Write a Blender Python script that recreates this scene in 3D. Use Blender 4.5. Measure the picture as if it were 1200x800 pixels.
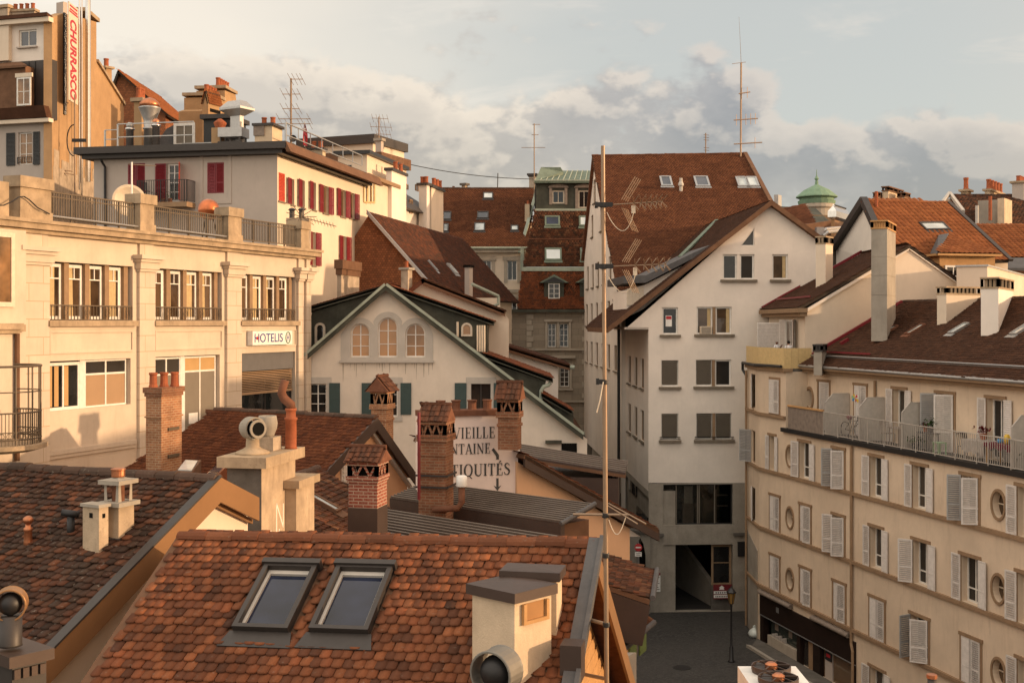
import bpy,math,random
import numpy as np
from mathutils import Vector,Matrix
from mathutils.geometry import delaunay_2d_cdt
random.seed(7)
rng=np.random.default_rng(7)
for o in list(bpy.data.objects):bpy.data.objects.remove(o)
scene=bpy.context.scene
COL=scene.collection
R=math.radians
# ------------------ camera
H=16.0
F=1400.0
HY=378.0
cam=bpy.data.cameras.new('camera');camo=bpy.data.objects.new('camera',cam);COL.objects.link(camo)
cam.sensor_width=36.0;cam.lens=36.0*F/1200.0
cam.shift_y=-(400.0-HY)/1200.0
camo.location=(0,0,H);camo.rotation_euler=(R(90),0,0)
cam.clip_start=0.1;cam.clip_end=5000
scene.camera=camo
# ------------------ sky, sun, exposure
SUN_AZ=7.0
SUN_EL=7.8
SUN_DIR=Vector((math.cos(R(SUN_EL))*math.cos(R(SUN_AZ)),-math.cos(R(SUN_EL))*math.sin(R(SUN_AZ)),math.sin(R(SUN_EL))))
world=bpy.data.worlds.new('World');scene.world=world;world.use_nodes=True
def build_sky():
 nt=world.node_tree;nt.nodes.clear();N=nt.nodes.new;L=nt.links.new
 out=N('ShaderNodeOutputWorld');bg=N('ShaderNodeBackground');bg.inputs['Strength'].default_value=0.1
 L(bg.outputs[0],out.inputs[0])
 sky=N('ShaderNodeTexSky');sky.sky_type='NISHITA';sky.sun_disc=False
 sky.sun_elevation=R(SUN_EL);sky.sun_rotation=R(90+SUN_AZ);sky.dust_density=2.5;sky.altitude=500
 tc=N('ShaderNodeTexCoord')
 def math_(op,a,b=None,c=None,clamp=False):
  n=N('ShaderNodeMath');n.operation=op;n.use_clamp=clamp
  for i,v in enumerate((a,b,c)):
   if v is None:continue
   if isinstance(v,(int,float)):n.inputs[i].default_value=v
   else:L(v,n.inputs[i])
  return n.outputs[0]
 def vmath(op,a,b=None):
  n=N('ShaderNodeVectorMath');n.operation=op
  for i,v in enumerate((a,b)):
   if v is None:continue
   if isinstance(v,(tuple,list)):n.inputs[i].default_value=v
   else:L(v,n.inputs[i])
  return n
 def smooth(x,a,b):
  n=N('ShaderNodeMapRange');n.interpolation_type='SMOOTHSTEP'
  L(x,n.inputs['Value']);n.inputs['From Min'].default_value=a;n.inputs['From Max'].default_value=b
  return n.outputs['Result']
 def mix(f,a,b):
  n=N('ShaderNodeMix');n.data_type='RGBA'
  for s,v in((n.inputs[0],f),(n.inputs[6],a),(n.inputs[7],b)):
   if isinstance(v,(int,float)):s.default_value=v
   elif isinstance(v,tuple):s.default_value=(*v,1)
   else:L(v,s)
  return n.outputs[2]
 d=tc.outputs['Generated']
 def fbm(vec,scale,detail=7,rough=0.55,dist=0.0,zs=2.2):
  m=vmath('MULTIPLY',vec,(1,1,zs))
  n=N('ShaderNodeTexNoise');L(m.outputs[0],n.inputs['Vector'])
  n.inputs['Scale'].default_value=scale;n.inputs['Detail'].default_value=detail
  n.inputs['Roughness'].default_value=rough;n.inputs['Distortion'].default_value=dist
  return n.outputs['Fac']
 def blob(px,py,rx,ry,vec=d):
  c=Vector(((px-600)/F,1,(HY-py)/F)).normalized()
  s=vmath('SUBTRACT',vec,tuple(c))
  k=vmath('MULTIPLY',s.outputs[0],(F/rx,F/rx,F/ry))
  l=vmath('LENGTH',k.outputs[0])
  return smooth(l.outputs['Value'],1.0,0.0)
 def add(*xs):
  r=xs[0]
  for x in xs[1:]:r=math_('ADD',r,x)
  return r
 sep=N('ShaderNodeSeparateXYZ');L(d,sep.inputs[0])
 lr=smooth(math_('ADD',sep.outputs[0],math_('MULTIPLY',math_('SUBTRACT',fbm(d,3.0,4),0.5),0.35)),-0.30,0.16)
 base=mix(lr,(1.02,0.885,0.72),(0.60,0.595,0.555))
 veil=fbm(d,5.0,5,0.6,0.5,5.0)
 base=mix(math_('MULTIPLY',smooth(veil,0.52,0.74),0.75),base,mix(lr,(1.12,0.99,0.83),(0.82,0.73,0.63)))
 def puff(vec,scale):
  return math_('ABSOLUTE',math_('SUBTRACT',fbm(vec,scale,3,0.6,0.0,1.5),0.5))
 def bank(vec):
  g=add(math_('MULTIPLY',blob(380,165,470,115,vec),1.0),blob(190,125,380,105,vec),math_('MULTIPLY',blob(560,225,330,110,vec),0.8),math_('MULTIPLY',blob(690,125,130,70,vec),0.75),math_('MULTIPLY',blob(835,165,110,105,vec),0.9),math_('MULTIPLY',blob(888,110,55,50,vec),0.7),math_('MULTIPLY',blob(1060,215,270,95,vec),1.0),math_('MULTIPLY',blob(955,165,90,60,vec),0.55),math_('MULTIPLY',blob(1190,195,170,80,vec),0.5))
  nz=add(math_('MULTIPLY',math_('SUBTRACT',fbm(vec,6.5,6,0.62,0.0,1.7),0.5),1.7),math_('MULTIPLY',math_('SUBTRACT',puff(vec,16.0),0.09),1.05))
  return math_('ADD',math_('MULTIPLY',g,0.8),nz)
 dens=bank(d)
 d2=vmath('ADD',d,(0.010,0,0.012)).outputs[0]
 rim=smooth(math_('SUBTRACT',dens,bank(d2)),0.03,0.27)
 cover=smooth(dens,0.13,0.40)
 left=smooth(sep.outputs[0],0.20,-0.10)
 grey=mix(left,(0.315,0.295,0.305),(0.50,0.425,0.37))
 lit=mix(left,(0.74,0.635,0.545),(0.98,0.82,0.65))
 thick=smooth(dens,0.25,0.95)
 core=mix(math_('MULTIPLY',rim,math_('SUBTRACT',1.0,math_('MULTIPLY',thick,0.55))),mix(thick,mix(left,(0.43,0.395,0.385),(0.62,0.53,0.45)),grey),lit)
 col=mix(cover,base,core)
 sd=vmath('DOT_PRODUCT',d,tuple(SUN_DIR)).outputs['Value']
 glow=smooth(sd,0.2,1.0)
 col=mix(math_('MULTIPLY',glow,0.7),col,(1.5,0.85,0.42))
 low=smooth(sep.outputs[2],0.0,-0.15)
 col=mix(low,col,(0.22,0.19,0.165))
 sky_fill=math_('ADD',smooth(sep.outputs[1],0.45,-0.3),smooth(sep.outputs[2],0.35,0.9))  # sky overhead and behind the camera made brighter to fill shaded walls
 k=math_('ADD',7.6,math_('MULTIPLY',sky_fill,4.8));kk=N('ShaderNodeCombineXYZ')
 for i in range(3):L(k,kk.inputs[i])
 sc=vmath('MULTIPLY',col,kk.outputs[0])
 fin=vmath('ADD',sc.outputs[0],vmath('MULTIPLY',sky.outputs[0],(0.5,0.5,0.5)).outputs[0])
 L(fin.outputs[0],bg.inputs['Color'])
build_sky()
sun=bpy.data.lights.new('sun','SUN');sun.energy=3.6;sun.angle=R(0.9);sun.color=(1.0,0.675,0.395)
suno=bpy.data.objects.new('sun',sun);COL.objects.link(suno)
suno.rotation_euler=(-SUN_DIR).to_track_quat('-Z','Y').to_euler();suno.location=(60,-10,40)
scene.render.engine='CYCLES'
vs=scene.view_settings;vs.view_transform='Standard';vs.look='None';vs.exposure=0.15;vs.gamma=1.0
scene.cycles.max_bounces=6;scene.cycles.diffuse_bounces=3;scene.cycles.glossy_bounces=3;scene.cycles.transparent_max_bounces=6
scene.cycles.caustics_reflective=False;scene.cycles.caustics_refractive=False
# ------------------ materials
MATS={}
def _nodes(name):
 m=bpy.data.materials.new(name);m.use_nodes=True;nt=m.node_tree
 b=nt.nodes['Principled BSDF'];return m,nt,b
def _noise(nt,vec,scale,detail=6,rough=0.6,mapping=None):
 if mapping:
  mp=nt.nodes.new('ShaderNodeMapping');mp.inputs['Scale'].default_value=mapping;nt.links.new(vec,mp.inputs[0]);vec=mp.outputs[0]
 n=nt.nodes.new('ShaderNodeTexNoise');n.inputs['Scale'].default_value=scale;n.inputs['Detail'].default_value=detail
 n.inputs['Roughness'].default_value=rough;nt.links.new(vec,n.inputs['Vector']);return n.outputs['Fac']
def _range(nt,x,a,b,c=0.0,d=1.0):
 n=nt.nodes.new('ShaderNodeMapRange');nt.links.new(x,n.inputs['Value'])
 for k,v in zip(('From Min','From Max','To Min','To Max'),(a,b,c,d)):n.inputs[k].default_value=v
 return n.outputs['Result']
def _mix(nt,f,a,b,mode='MIX'):
 n=nt.nodes.new('ShaderNodeMix');n.data_type='RGBA';n.blend_type=mode
 for s,v in((n.inputs[0],f),(n.inputs[6],a),(n.inputs[7],b)):
  if isinstance(v,(int,float)):s.default_value=v
  elif isinstance(v,tuple):s.default_value=(v[0],v[1],v[2],1)
  else:nt.links.new(v,s)
 return n.outputs[2]
def _bump(nt,b,h,strength,dist=0.02):
 n=nt.nodes.new('ShaderNodeBump');n.inputs['Strength'].default_value=strength;n.inputs['Distance'].default_value=dist
 nt.links.new(h,n.inputs['Height']);nt.links.new(n.outputs[0],b.inputs['Normal'])
def mat(name,col,rough=0.85,var=0.18,scale=1.2,bump=0.15,metal=0.0,streak=0.0,stain=None,spec=0.12,bscale=40,spots=0.0):
 """one surface: base colour with mottling, rain streaks and a fine bump"""
 if name in MATS:return MATS[name]
 m,nt,b=_nodes(name);L=nt.links.new
 tc=nt.nodes.new('ShaderNodeTexCoord').outputs['Object']
 c1=tuple(x*(1-var)for x in col);c2=tuple(min(1,x*(1+var*0.8))for x in col)
 c=_mix(nt,_range(nt,_noise(nt,tc,scale),0.3,0.7),c1,c2)
 if var:c=_mix(nt,_range(nt,_noise(nt,tc,scale*7,5,0.7),0.42,0.75,0,min(0.5,var*2.2)),c,tuple(x*0.8 for x in col))
 if streak:
  st=_range(nt,_noise(nt,tc,1.0,6,0.7,(4.5,4.5,0.7)),0.50,0.80,0,streak)
  gate=nt.nodes.new('ShaderNodeMath');gate.operation='MULTIPLY';L(st,gate.inputs[0]);L(_range(nt,_noise(nt,tc,0.55,3),0.38,0.62,0.15,1.0),gate.inputs[1]);st=gate.outputs[0]
  c=_mix(nt,st,c,stain or tuple(x*0.45 for x in col))
 if spots:
  sp=_range(nt,_noise(nt,tc,9.0,4,0.6),0.62,0.72,0,spots)
  c=_mix(nt,sp,c,stain or tuple(x*0.4 for x in col))
 L(c,b.inputs['Base Color'])
 b.inputs['Roughness'].default_value=rough;b.inputs['Metallic'].default_value=metal;b.inputs['Specular IOR Level'].default_value=spec
 if bump:_bump(nt,b,_noise(nt,tc,bscale,4),bump,0.02)
 MATS[name]=m;return m
def mat_block(name,col,bw=0.9,bh=0.42,joint=None,var=0.12,rough=0.9,mortar=0.012,streak=0.25,stain=None):
 """ashlar: stone courses with fine joints, laid out in metres on the wall"""
 m,nt,b=_nodes(name);L=nt.links.new
 tcn=nt.nodes.new('ShaderNodeTexCoord');tc=tcn.outputs['Object']
 br=nt.nodes.new('ShaderNodeTexBrick');L(tcn.outputs['UV'],br.inputs['Vector'])
 br.inputs['Scale'].default_value=1;br.inputs['Brick Width'].default_value=bw;br.inputs['Row Height'].default_value=bh
 br.inputs['Mortar Size'].default_value=mortar;br.inputs['Mortar Smooth'].default_value=0.3;br.inputs['Bias'].default_value=0
 br.inputs['Color1'].default_value=(*[x*(1-var)for x in col],1);br.inputs['Color2'].default_value=(*[min(1,x*(1+var))for x in col],1)
 j=joint or tuple(x*0.5 for x in col);br.inputs['Mortar'].default_value=(*j,1)
 c=_mix(nt,_range(nt,_noise(nt,tc,2.0),0.3,0.7,0,0.35),br.outputs['Color'],tuple(x*0.72 for x in col))
 if streak:
  st=_range(nt,_noise(nt,tc,1.0,5,0.65,(6,6,0.5)),0.5,0.8,0,streak)
  c=_mix(nt,st,c,stain or tuple(x*0.4 for x in col))
 L(c,b.inputs['Base Color']);b.inputs['Roughness'].default_value=rough;b.inputs['Specular IOR Level'].default_value=0.1
 hgt=_mix(nt,0.25,br.outputs['Fac'],_noise(nt,tc,60,3))
 _bump(nt,b,hgt,-0.35,0.012)
 MATS[name]=m;return m
def mat_tile(name,cols,rough=0.85,lichen=0.0,lcol=(0.32,0.30,0.24),groove=0.0,moss=0.0):
 """roof tiles: every tile its own colour, with lichen and soot"""
 m,nt,b=_nodes(name);L=nt.links.new
 g=nt.nodes.new('ShaderNodeNewGeometry');r=nt.nodes.new('ShaderNodeValToRGB');L(g.outputs['Random Per Island'],r.inputs[0])
 r.color_ramp.interpolation='LINEAR'
 el=r.color_ramp.elements
 while len(el)<len(cols):el.new(0.5)
 for i,c in enumerate(cols):el[i].position=i/(len(cols)-1);el[i].color=(*c,1)
 tc=nt.nodes.new('ShaderNodeTexCoord').outputs['Object']
 dk=_range(nt,_noise(nt,tc,1.1,6,0.65),0.38,0.68,0,0.55)
 avg=tuple(sum(c[i]for c in cols)/len(cols)*0.45 for i in range(3))
 c=_mix(nt,dk,r.outputs[0],avg)
 if lichen:
  c=_mix(nt,_range(nt,_noise(nt,tc,14,5,0.7),0.60,0.72,0,lichen),c,lcol)
 c=_mix(nt,_range(nt,_noise(nt,tc,45,4,0.7),0.35,0.75,0,0.35),c,avg)
 L(c,b.inputs['Base Color']);b.inputs['Roughness'].default_value=rough;b.inputs['Specular IOR Level'].default_value=0.1
 _bump(nt,b,_noise(nt,tc,70,4),0.3,0.01)
 MATS[name]=m;return m
def mat_plain(name,col,rough=0.5,metal=0.0,spec=0.5,emit=None):
 m,nt,b=_nodes(name)
 tc=nt.nodes.new('ShaderNodeTexCoord').outputs['Object']
 c=_mix(nt,_range(nt,_noise(nt,tc,6),0.3,0.7),tuple(x*0.88 for x in col),tuple(min(1,x*1.08)for x in col))
 nt.links.new(c,b.inputs['Base Color'])
 b.inputs['Roughness'].default_value=rough;b.inputs['Metallic'].default_value=metal;b.inputs['Specular IOR Level'].default_value=spec
 MATS[name]=m;return m
def mat_glass(name,col=(0.018,0.018,0.02),rough=0.05,wob=0.03,spec=0.6):
 m,nt,b=_nodes(name)
 tc=nt.nodes.new('ShaderNodeTexCoord').outputs['Object']
 n=_noise(nt,tc,0.9,3)
 c=_mix(nt,_range(nt,n,0.35,0.65),tuple(x*0.5 for x in col),tuple(x*1.6 for x in col))
 oi=nt.nodes.new('ShaderNodeObjectInfo');c=_mix(nt,_range(nt,oi.outputs['Random'],0.35,1.0,0,.8),c,tuple(x*2.6+y for x,y in zip(col,(.022,.014,.007))))
 nt.links.new(c,b.inputs['Base Color']);b.inputs['Roughness'].default_value=rough;b.inputs['Specular IOR Level'].default_value=spec
 _bump(nt,b,_noise(nt,tc,1.5,2),wob,0.2)
 MATS[name]=m;return m
def mat_clear(name,tint=(0.75,0.75,0.72),k=0.8):
 m=bpy.data.materials.new(name);m.use_nodes=True;nt=m.node_tree;nt.nodes.clear()
 o=nt.nodes.new('ShaderNodeOutputMaterial');t=nt.nodes.new('ShaderNodeBsdfTransparent');g=nt.nodes.new('ShaderNodeBsdfGlossy');x=nt.nodes.new('ShaderNodeMixShader')
 t.inputs[0].default_value=(*tint,1);g.inputs['Roughness'].default_value=0.04;fr=nt.nodes.new('ShaderNodeFresnel');fr.inputs[0].default_value=1.5
 nt.links.new(fr.outputs[0],x.inputs[0]);nt.links.new(t.outputs[0],x.inputs[1]);nt.links.new(g.outputs[0],x.inputs[2]);nt.links.new(x.outputs[0],o.inputs[0])
 MATS[name]=m;return m
 # ------------------ geometry helpers
def P(px,py,d):return Vector(((px-600)/F*d,d,H+(HY-py)/F*d))
def X(px,d):return(px-600)/F*d
def V(py,d):return(HY-py)/F*d
class Plane:
 """flat patch with a horizontal axis e, an upward axis s and an outward normal n"""
 def __init__(self,O,e,s):
  self.O=Vector(O);self.e=Vector(e).normalized();s=Vector(s)
  s=s-self.e*s.dot(self.e);self.s=s.normalized();self.n=self.e.cross(self.s)
 def at(self,u,v,o=0.0):return self.O+self.e*u+self.s*v+self.n*o
 def uv(self,px,py,off=0.0):
  r=Vector(((px-600)/F,1,(HY-py)/F));C=Vector((0,0,H))
  t=self.n.dot(self.O+self.n*off-C)/self.n.dot(r)
  d=C+r*t-self.O;return d.dot(self.e),d.dot(self.s)
 def u(self,px,off=0.0):return self.uv(px,HY,off)[0]
 def pt(self,px,py,off=0.0):
  u,v=self.uv(px,py,off);return self.at(u,v,off)
 def off(self,o):return Plane(self.O+self.n*o,self.e,self.s)
def facade(pxa,da,pxb,db):
 A=Vector((X(pxa,da),da,H));B=Vector((X(pxb,db),db,H));return Plane(A,B-A,(0,0,1))
def wallplane(A,B):
 A=Vector((A[0],A[1],H));B=Vector((B[0],B[1],H));return Plane(A,B-A,(0,0,1))
def roofplane(A,B,C):
 A,B,C=Vector(A),Vector(B),Vector(C);return Plane(A,B-A,C-A)
ORG={}
class MB:
 """collects faces, then links them as ONE mesh object"""
 def __init__(self):self.v=[];self.f=[];self.np=[]
 def face(self,pts):
  k=len(self.v);self.v+=[tuple(p)for p in pts];self.f.append(tuple(range(k,k+len(pts))));return self
 def prism(self,pts,vec):
  vec=Vector(vec);a=[Vector(p)for p in pts];b=[p+vec for p in a];n=len(a);k=len(self.v)
  nrm=Vector((0,0,0))
  for i in range(n):nrm+=a[i].cross(a[(i+1)%n])
  if nrm.dot(vec)>0:a.reverse();b.reverse()
  self.v+=[tuple(p)for p in a+b]
  self.f.append(tuple(range(k,k+n)));self.f.append(tuple(range(k+2*n-1,k+n-1,-1)))
  for i in range(n):
   j=(i+1)%n;self.f.append((k+i,k+n+i,k+n+j,k+j))
  return self
 def col(self,fp,z0,z1):
  return self.prism([Vector((p[0],p[1],z0))for p in fp],(0,0,z1-z0))
 def frus(self,fp0,z0,fp1,z1):
  n=len(fp0);k=len(self.v)
  self.v+=[(p[0],p[1],z0)for p in fp0]+[(p[0],p[1],z1)for p in fp1]
  self.f.append(tuple(range(k+n-1,k-1,-1)));self.f.append(tuple(range(k+n,k+2*n)))
  for i in range(n):
   j=(i+1)%n;self.f.append((k+i,k+j,k+n+j,k+n+i))
  return self
 def pbox(self,pl,u0,u1,v0,v1,o0,o1):
  return self.prism([pl.at(u0,v0,o0),pl.at(u1,v0,o0),pl.at(u1,v1,o0),pl.at(u0,v1,o0)],pl.n*(o1-o0))
 def ppoly(self,pl,uvs,o0,o1):
  return self.prism([pl.at(u,v,o0)for u,v in uvs],pl.n*(o1-o0))
 def bar(self,a,b,w,h,up=(0,0,1)):
  a,b=Vector(a),Vector(b);d=(b-a).normalized();up=Vector(up)
  s=d.cross(up)
  if s.length<1e-4:s=d.cross(Vector((1,0,0)))
  s.normalize();t=s.cross(d).normalized()
  return self.prism([a-s*w/2-t*h/2,a+s*w/2-t*h/2,a+s*w/2+t*h/2,a-s*w/2+t*h/2],b-a)
 def tube(self,pts,r,n=8,r1=None):
  pts=[Vector(p)for p in pts];k0=len(self.v);m=len(pts);ref=None
  for i,p in enumerate(pts):
   d=(pts[min(i+1,m-1)]-pts[max(i-1,0)]).normalized()
   if ref is None:
    ref=d.cross(Vector((0,0,1)))
    if ref.length<1e-3:ref=Vector((1,0,0))
   s=(ref-d*ref.dot(d)).normalized();ref=s;t=d.cross(s)
   rr=r if r1 is None else r+(r1-r)*i/(m-1)
   for j in range(n):
    a=2*math.pi*j/n;self.v.append(tuple(p+s*(rr*math.cos(a))+t*(rr*math.sin(a))))
  for i in range(m-1):
   for j in range(n):
    a=k0+i*n+j;b=k0+i*n+(j+1)%n;self.f.append((a,b,b+n,a+n))
  self.f.append(tuple(range(k0+n-1,k0-1,-1)));self.f.append(tuple(range(k0+(m-1)*n,k0+m*n)))
  return self
 def lathe(self,c,prof,n=16,axis=(0,0,1)):
  c=Vector(c);ax=Vector(axis).normalized();s=ax.cross(Vector((0,1,0)))
  if s.length<1e-3:s=Vector((1,0,0))
  s.normalize();t=ax.cross(s);k0=len(self.v);m=len(prof)
  for r,z in prof:
   for j in range(n):
    a=2*math.pi*j/n;self.v.append(tuple(c+ax*z+s*(r*math.cos(a))+t*(r*math.sin(a))))
  for i in range(m-1):
   for j in range(n):
    a=k0+i*n+j;b=k0+i*n+(j+1)%n;self.f.append((a,b,b+n,a+n))
  self.f.append(tuple(range(k0+n-1,k0-1,-1)));self.f.append(tuple(range(k0+(m-1)*n,k0+m*n)))
  return self
 def sphere(self,c,r,n=12,sz=1.0):
  prof=[(max(1e-3,r*math.sin(math.pi*i/n)),-r*sz*math.cos(math.pi*i/n))for i in range(n+1)]
  return self.lathe(c,prof,n*2)
 def wall(self,pl,outline,holes=(),depth=0.2,o=0.0):
  """flat wall with real openings whose reveals go `depth` into it"""
  co,ed=[],[]
  for q in[outline]+[h[0]for h in holes]:
   k=len(co);co+=[Vector(p)for p in q];ed+=[(k+i,k+(i+1)%len(q))for i in range(len(q))]
  def inside(p,q):
   r=False
   for(xa,ya),(xb,yb)in zip(q,q[1:]+q[:1]):
    if(ya>p.y)!=(yb>p.y)and p.x<(xb-xa)*(p.y-ya)/(yb-ya)+xa:r=not r
   return r
  vo,_,fo=delaunay_2d_cdt(co,ed,[],0,1e-5)[:3]
  for t in fo:
   a,b,c=(vo[i]for i in t);m=(a+b+c)/3
   if not inside(m,list(outline))or any(inside(m,list(h[0]))for h in holes):continue
   if(b-a).cross(c-a)<0:b,c=c,b
   self.face([pl.at(p.x,p.y,o)for p in(a,b,c)])
  for h,dep in holes:
   n=len(h)
   for i in range(n):
    p,q=h[i],h[(i+1)%n]
    self.face([pl.at(*p,o),pl.at(*p,o-dep),pl.at(*q,o-dep),pl.at(*q,o)])
  return self
 def build(self,name,material,parent=None,smooth=False,label=None):
  me=bpy.data.meshes.new(name);org=Vector((0,0,0))
  if parent is not None:org=ORG[parent.name]
  vs=np.array(self.v,dtype=np.float64)if self.v else np.zeros((0,3));vs=vs-np.array(org)
  me.from_pydata(vs.tolist(),[],self.f)
  uvl=me.uv_layers.new(name='UVMap')
  nl=len(me.loops);nrm=np.zeros(len(me.polygons)*3);me.polygons.foreach_get('normal',nrm);nrm=nrm.reshape(-1,3)
  li=np.zeros(nl,dtype=np.int32);me.loops.foreach_get('vertex_index',li)
  tot=np.zeros(len(me.polygons),dtype=np.int32);me.polygons.foreach_get('loop_total',tot)
  ln=np.repeat(nrm,tot,axis=0);pos=vs[li]
  hx=np.stack([-ln[:,1],ln[:,0],np.zeros(nl)],1);hl=np.linalg.norm(hx,axis=1)
  flat=hl<0.15;hx[flat]=(1,0,0);hl[flat]=1;hx/=hl[:,None]
  vx=np.cross(ln,hx)
  uvl.data.foreach_set('uv',np.stack([(pos*hx).sum(1),(pos*vx).sum(1)],1).ravel().astype(np.float32))
  return link(name,me,material,parent,smooth,label,org)
def link(name,me,material,parent,smooth,label,org):
 if material is not None:me.materials.append(material)
 if smooth:me.polygons.foreach_set('use_smooth',[True]*len(me.polygons))
 me.validate();me.update()
 o=bpy.data.objects.new(name,me);COL.objects.link(o)
 if parent is not None:o.parent=parent
 if label:o['label']=label
 ORG[o.name]=org;return o
def thing(name,label,cat,loc=(0,0,0),group=None):
 o=bpy.data.objects.new(name,None);COL.objects.link(o);o.location=loc;o.empty_display_size=0.3
 o['label']=label;o['category']=cat
 if group:o['group']=group
 ORG[o.name]=Vector(loc);return o
def struct(o,kind='structure'):o['kind']=kind;return o
def tag(o,label,cat,group=None):
 o['label']=label;o['category']=cat
 if group:o['group']=group
 return o
def copy_thing(root,loc,label):
 """a copy of a thing, its parts and their sub-parts"""
 def cp(o,par):
  c=o.copy();COL.objects.link(c)
  if par is not None:c.parent=par
  for ch in list(o.children):cp(ch,c)
  return c
 r=cp(root,None);r.location=loc;r['label']=label;return r
def corner_box(xl,xm,xr,d,th,a=None,b=None):
 th=R(th);C=Vector((X(xm,d),d));Lv=Vector((-math.cos(th),math.sin(th)));Rv=Vector((math.sin(th),math.cos(th)))
 tl=(xl-600)/F;tr=(xr-600)/F
 if a is None:a=(C.x-tl*C.y)/(math.cos(th)+tl*math.sin(th))
 if b is None:b=(tr*C.y-C.x)/(math.sin(th)-tr*math.cos(th))
 return[C,C+Rv*b,C+Rv*b+Lv*a,C+Lv*a]
def grow(fp,e):
 c=sum((Vector(p)for p in fp),Vector((0,0)))/len(fp);out=[]
 a=(Vector(fp[1])-Vector(fp[0])).normalized();b=(Vector(fp[3])-Vector(fp[0])).normalized()
 for p in fp:
  d=Vector(p)-c;out.append(Vector(p)+a*(e*math.copysign(1,d.dot(a)))+b*(e*math.copysign(1,d.dot(b))))
 return out
def lerp(a,b,t):return Vector(a)+(Vector(b)-Vector(a))*t
# ------------------ roof tiles
def tile_mesh(pl,poly,tw,ex,style='plain',th=0.018,jit=1.0,skip=None):
 """lays separate tiles over a polygon given in the plane's own metres"""
 us=[p[0]for p in poly];vs_=[p[1]for p in poly]
 u0,u1,v0,v1=min(us),max(us),min(vs_),max(vs_)
 nc=int((u1-u0)/tw)+2;nr=int(math.ceil((v1-v0)/ex))+1
 w=tw*0.97;L=ex*1.75
 if style=='beaver':
  top=[(0,L),(0,.25*w),(.05*w,.13*w),(.2*w,.04*w),(.5*w,0),(.8*w,.04*w),(.95*w,.13*w),(w,.25*w),(w,L)]
  zz=[0.0]*len(top)
 elif style=='roll':
  top=[(0,L),(0,0),(.25*w,0),(.5*w,0),(.75*w,0),(w,0),(w,L),(.75*w,L),(.5*w,L),(.25*w,L)]
  hp={0:0,.25:.6,.5:1,.75:.6,1:0};zz=[hp[min(hp,key=lambda k:abs(k-x/w))]*tw*0.16 for x,y in top]
 else:
  top=[(0,L),(0,0),(w,0),(w,L)];zz=[0.0]*4
 n=len(top)
 loc=np.array([(x,y,z)for(x,y),z in zip(top,zz)]+[(x,y,z-th*1.1)for(x,y),z in zip(top,zz)])
 rows,cols=np.meshgrid(np.arange(nr),np.arange(nc),indexing='ij');rows=rows.ravel();cols=cols.ravel()
 off=(rows%2)*0.5*tw if style!='roll' else 0.0
 cu=u0-0.5*tw+cols*tw+off;cv=v0+rows*ex-0.02
 pu=cu+tw/2;pv=cv+ex*0.5
 ins=np.zeros(len(cu),bool);m=len(poly)
 for i in range(m):
  (xa,ya),(xb,yb)=poly[i],poly[(i+1)%m]
  cond=((ya>pv)!=(yb>pv));t=np.where(cond,(xb-xa)*(pv-ya)/((yb-ya)if yb!=ya else 1e-9)+xa,0);ins^=cond&(pu<t)
 if skip:
  for(a,b,c,d)in skip:ins&=~((pu>a)&(pu<b)&(pv>c)&(pv<d))
 cu,cv=cu[ins],cv[ins];k=len(cu)
 if k==0:cu=np.array([u0]);cv=np.array([v0]);k=1
 ju=rng.normal(0,0.006*jit,k);jv=rng.normal(0,0.007*jit,k);jr=rng.normal(0,0.012*jit,k);jz=rng.uniform(0,0.011*jit,k)
 sl=rng.random(k)<0.03;jv=jv-sl*rng.uniform(0.01,0.05,k)*jit;jr=jr+sl*rng.normal(0,0.05,k)*jit
 x=loc[None,:,0]-w/2;y=loc[None,:,1]
 uu=cu[:,None]+tw/2+x*np.cos(jr)[:,None]-y*np.sin(jr)[:,None]+ju[:,None]
 vv=cv[:,None]+y*np.cos(jr)[:,None]+x*np.sin(jr)[:,None]+jv[:,None]
 oo=loc[None,:,2]+(1-y/L)*th*1.9+0.02+jz[:,None]*(1-y/L)
 pts=(np.array(pl.O)[None,None]+uu[...,None]*np.array(pl.e)+vv[...,None]*np.array(pl.s)+oo[...,None]*np.array(pl.n)).reshape(-1,3)
 if style=='roll':
  tf=[(1,2,9,0),(2,3,8,9),(3,4,7,8),(4,5,6,7)]+[(i,i+n,i+1+n,i+1)for i in range(1,5)]
 else:
  tf=[tuple(range(n))]+[(i,i+n,i+1+n,i+1)for i in range(n-1)]
 return pts,tf,2*n,k
def tiles(name,parent,material,pl,poly,tw,ex,style='plain',th=0.018,jit=1.0,skip=None):
 pts,tf,nv,k=tile_mesh(pl,poly,tw,ex,style,th,jit,skip)
 org=ORG[parent.name]if parent is not None else Vector((0,0,0))
 me=bpy.data.meshes.new(name);pts=pts-np.array(org)
 me.vertices.add(len(pts));me.vertices.foreach_set('co',pts.ravel())
 flat=np.concatenate([np.array(f)for f in tf]);tot1=np.array([len(f)for f in tf])
 loops=(flat[None,:]+(np.arange(k)*nv)[:,None]).ravel();tot=np.tile(tot1,k);st=np.concatenate([[0],np.cumsum(tot)[:-1]])
 me.loops.add(len(loops));me.loops.foreach_set('vertex_index',loops.astype(np.int32))
 me.polygons.add(len(tot));me.polygons.foreach_set('loop_start',st.astype(np.int32));me.polygons.foreach_set('loop_total',tot.astype(np.int32))
 me.update(calc_edges=True)
 return link(name,me,material,parent,False,None,org)
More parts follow.
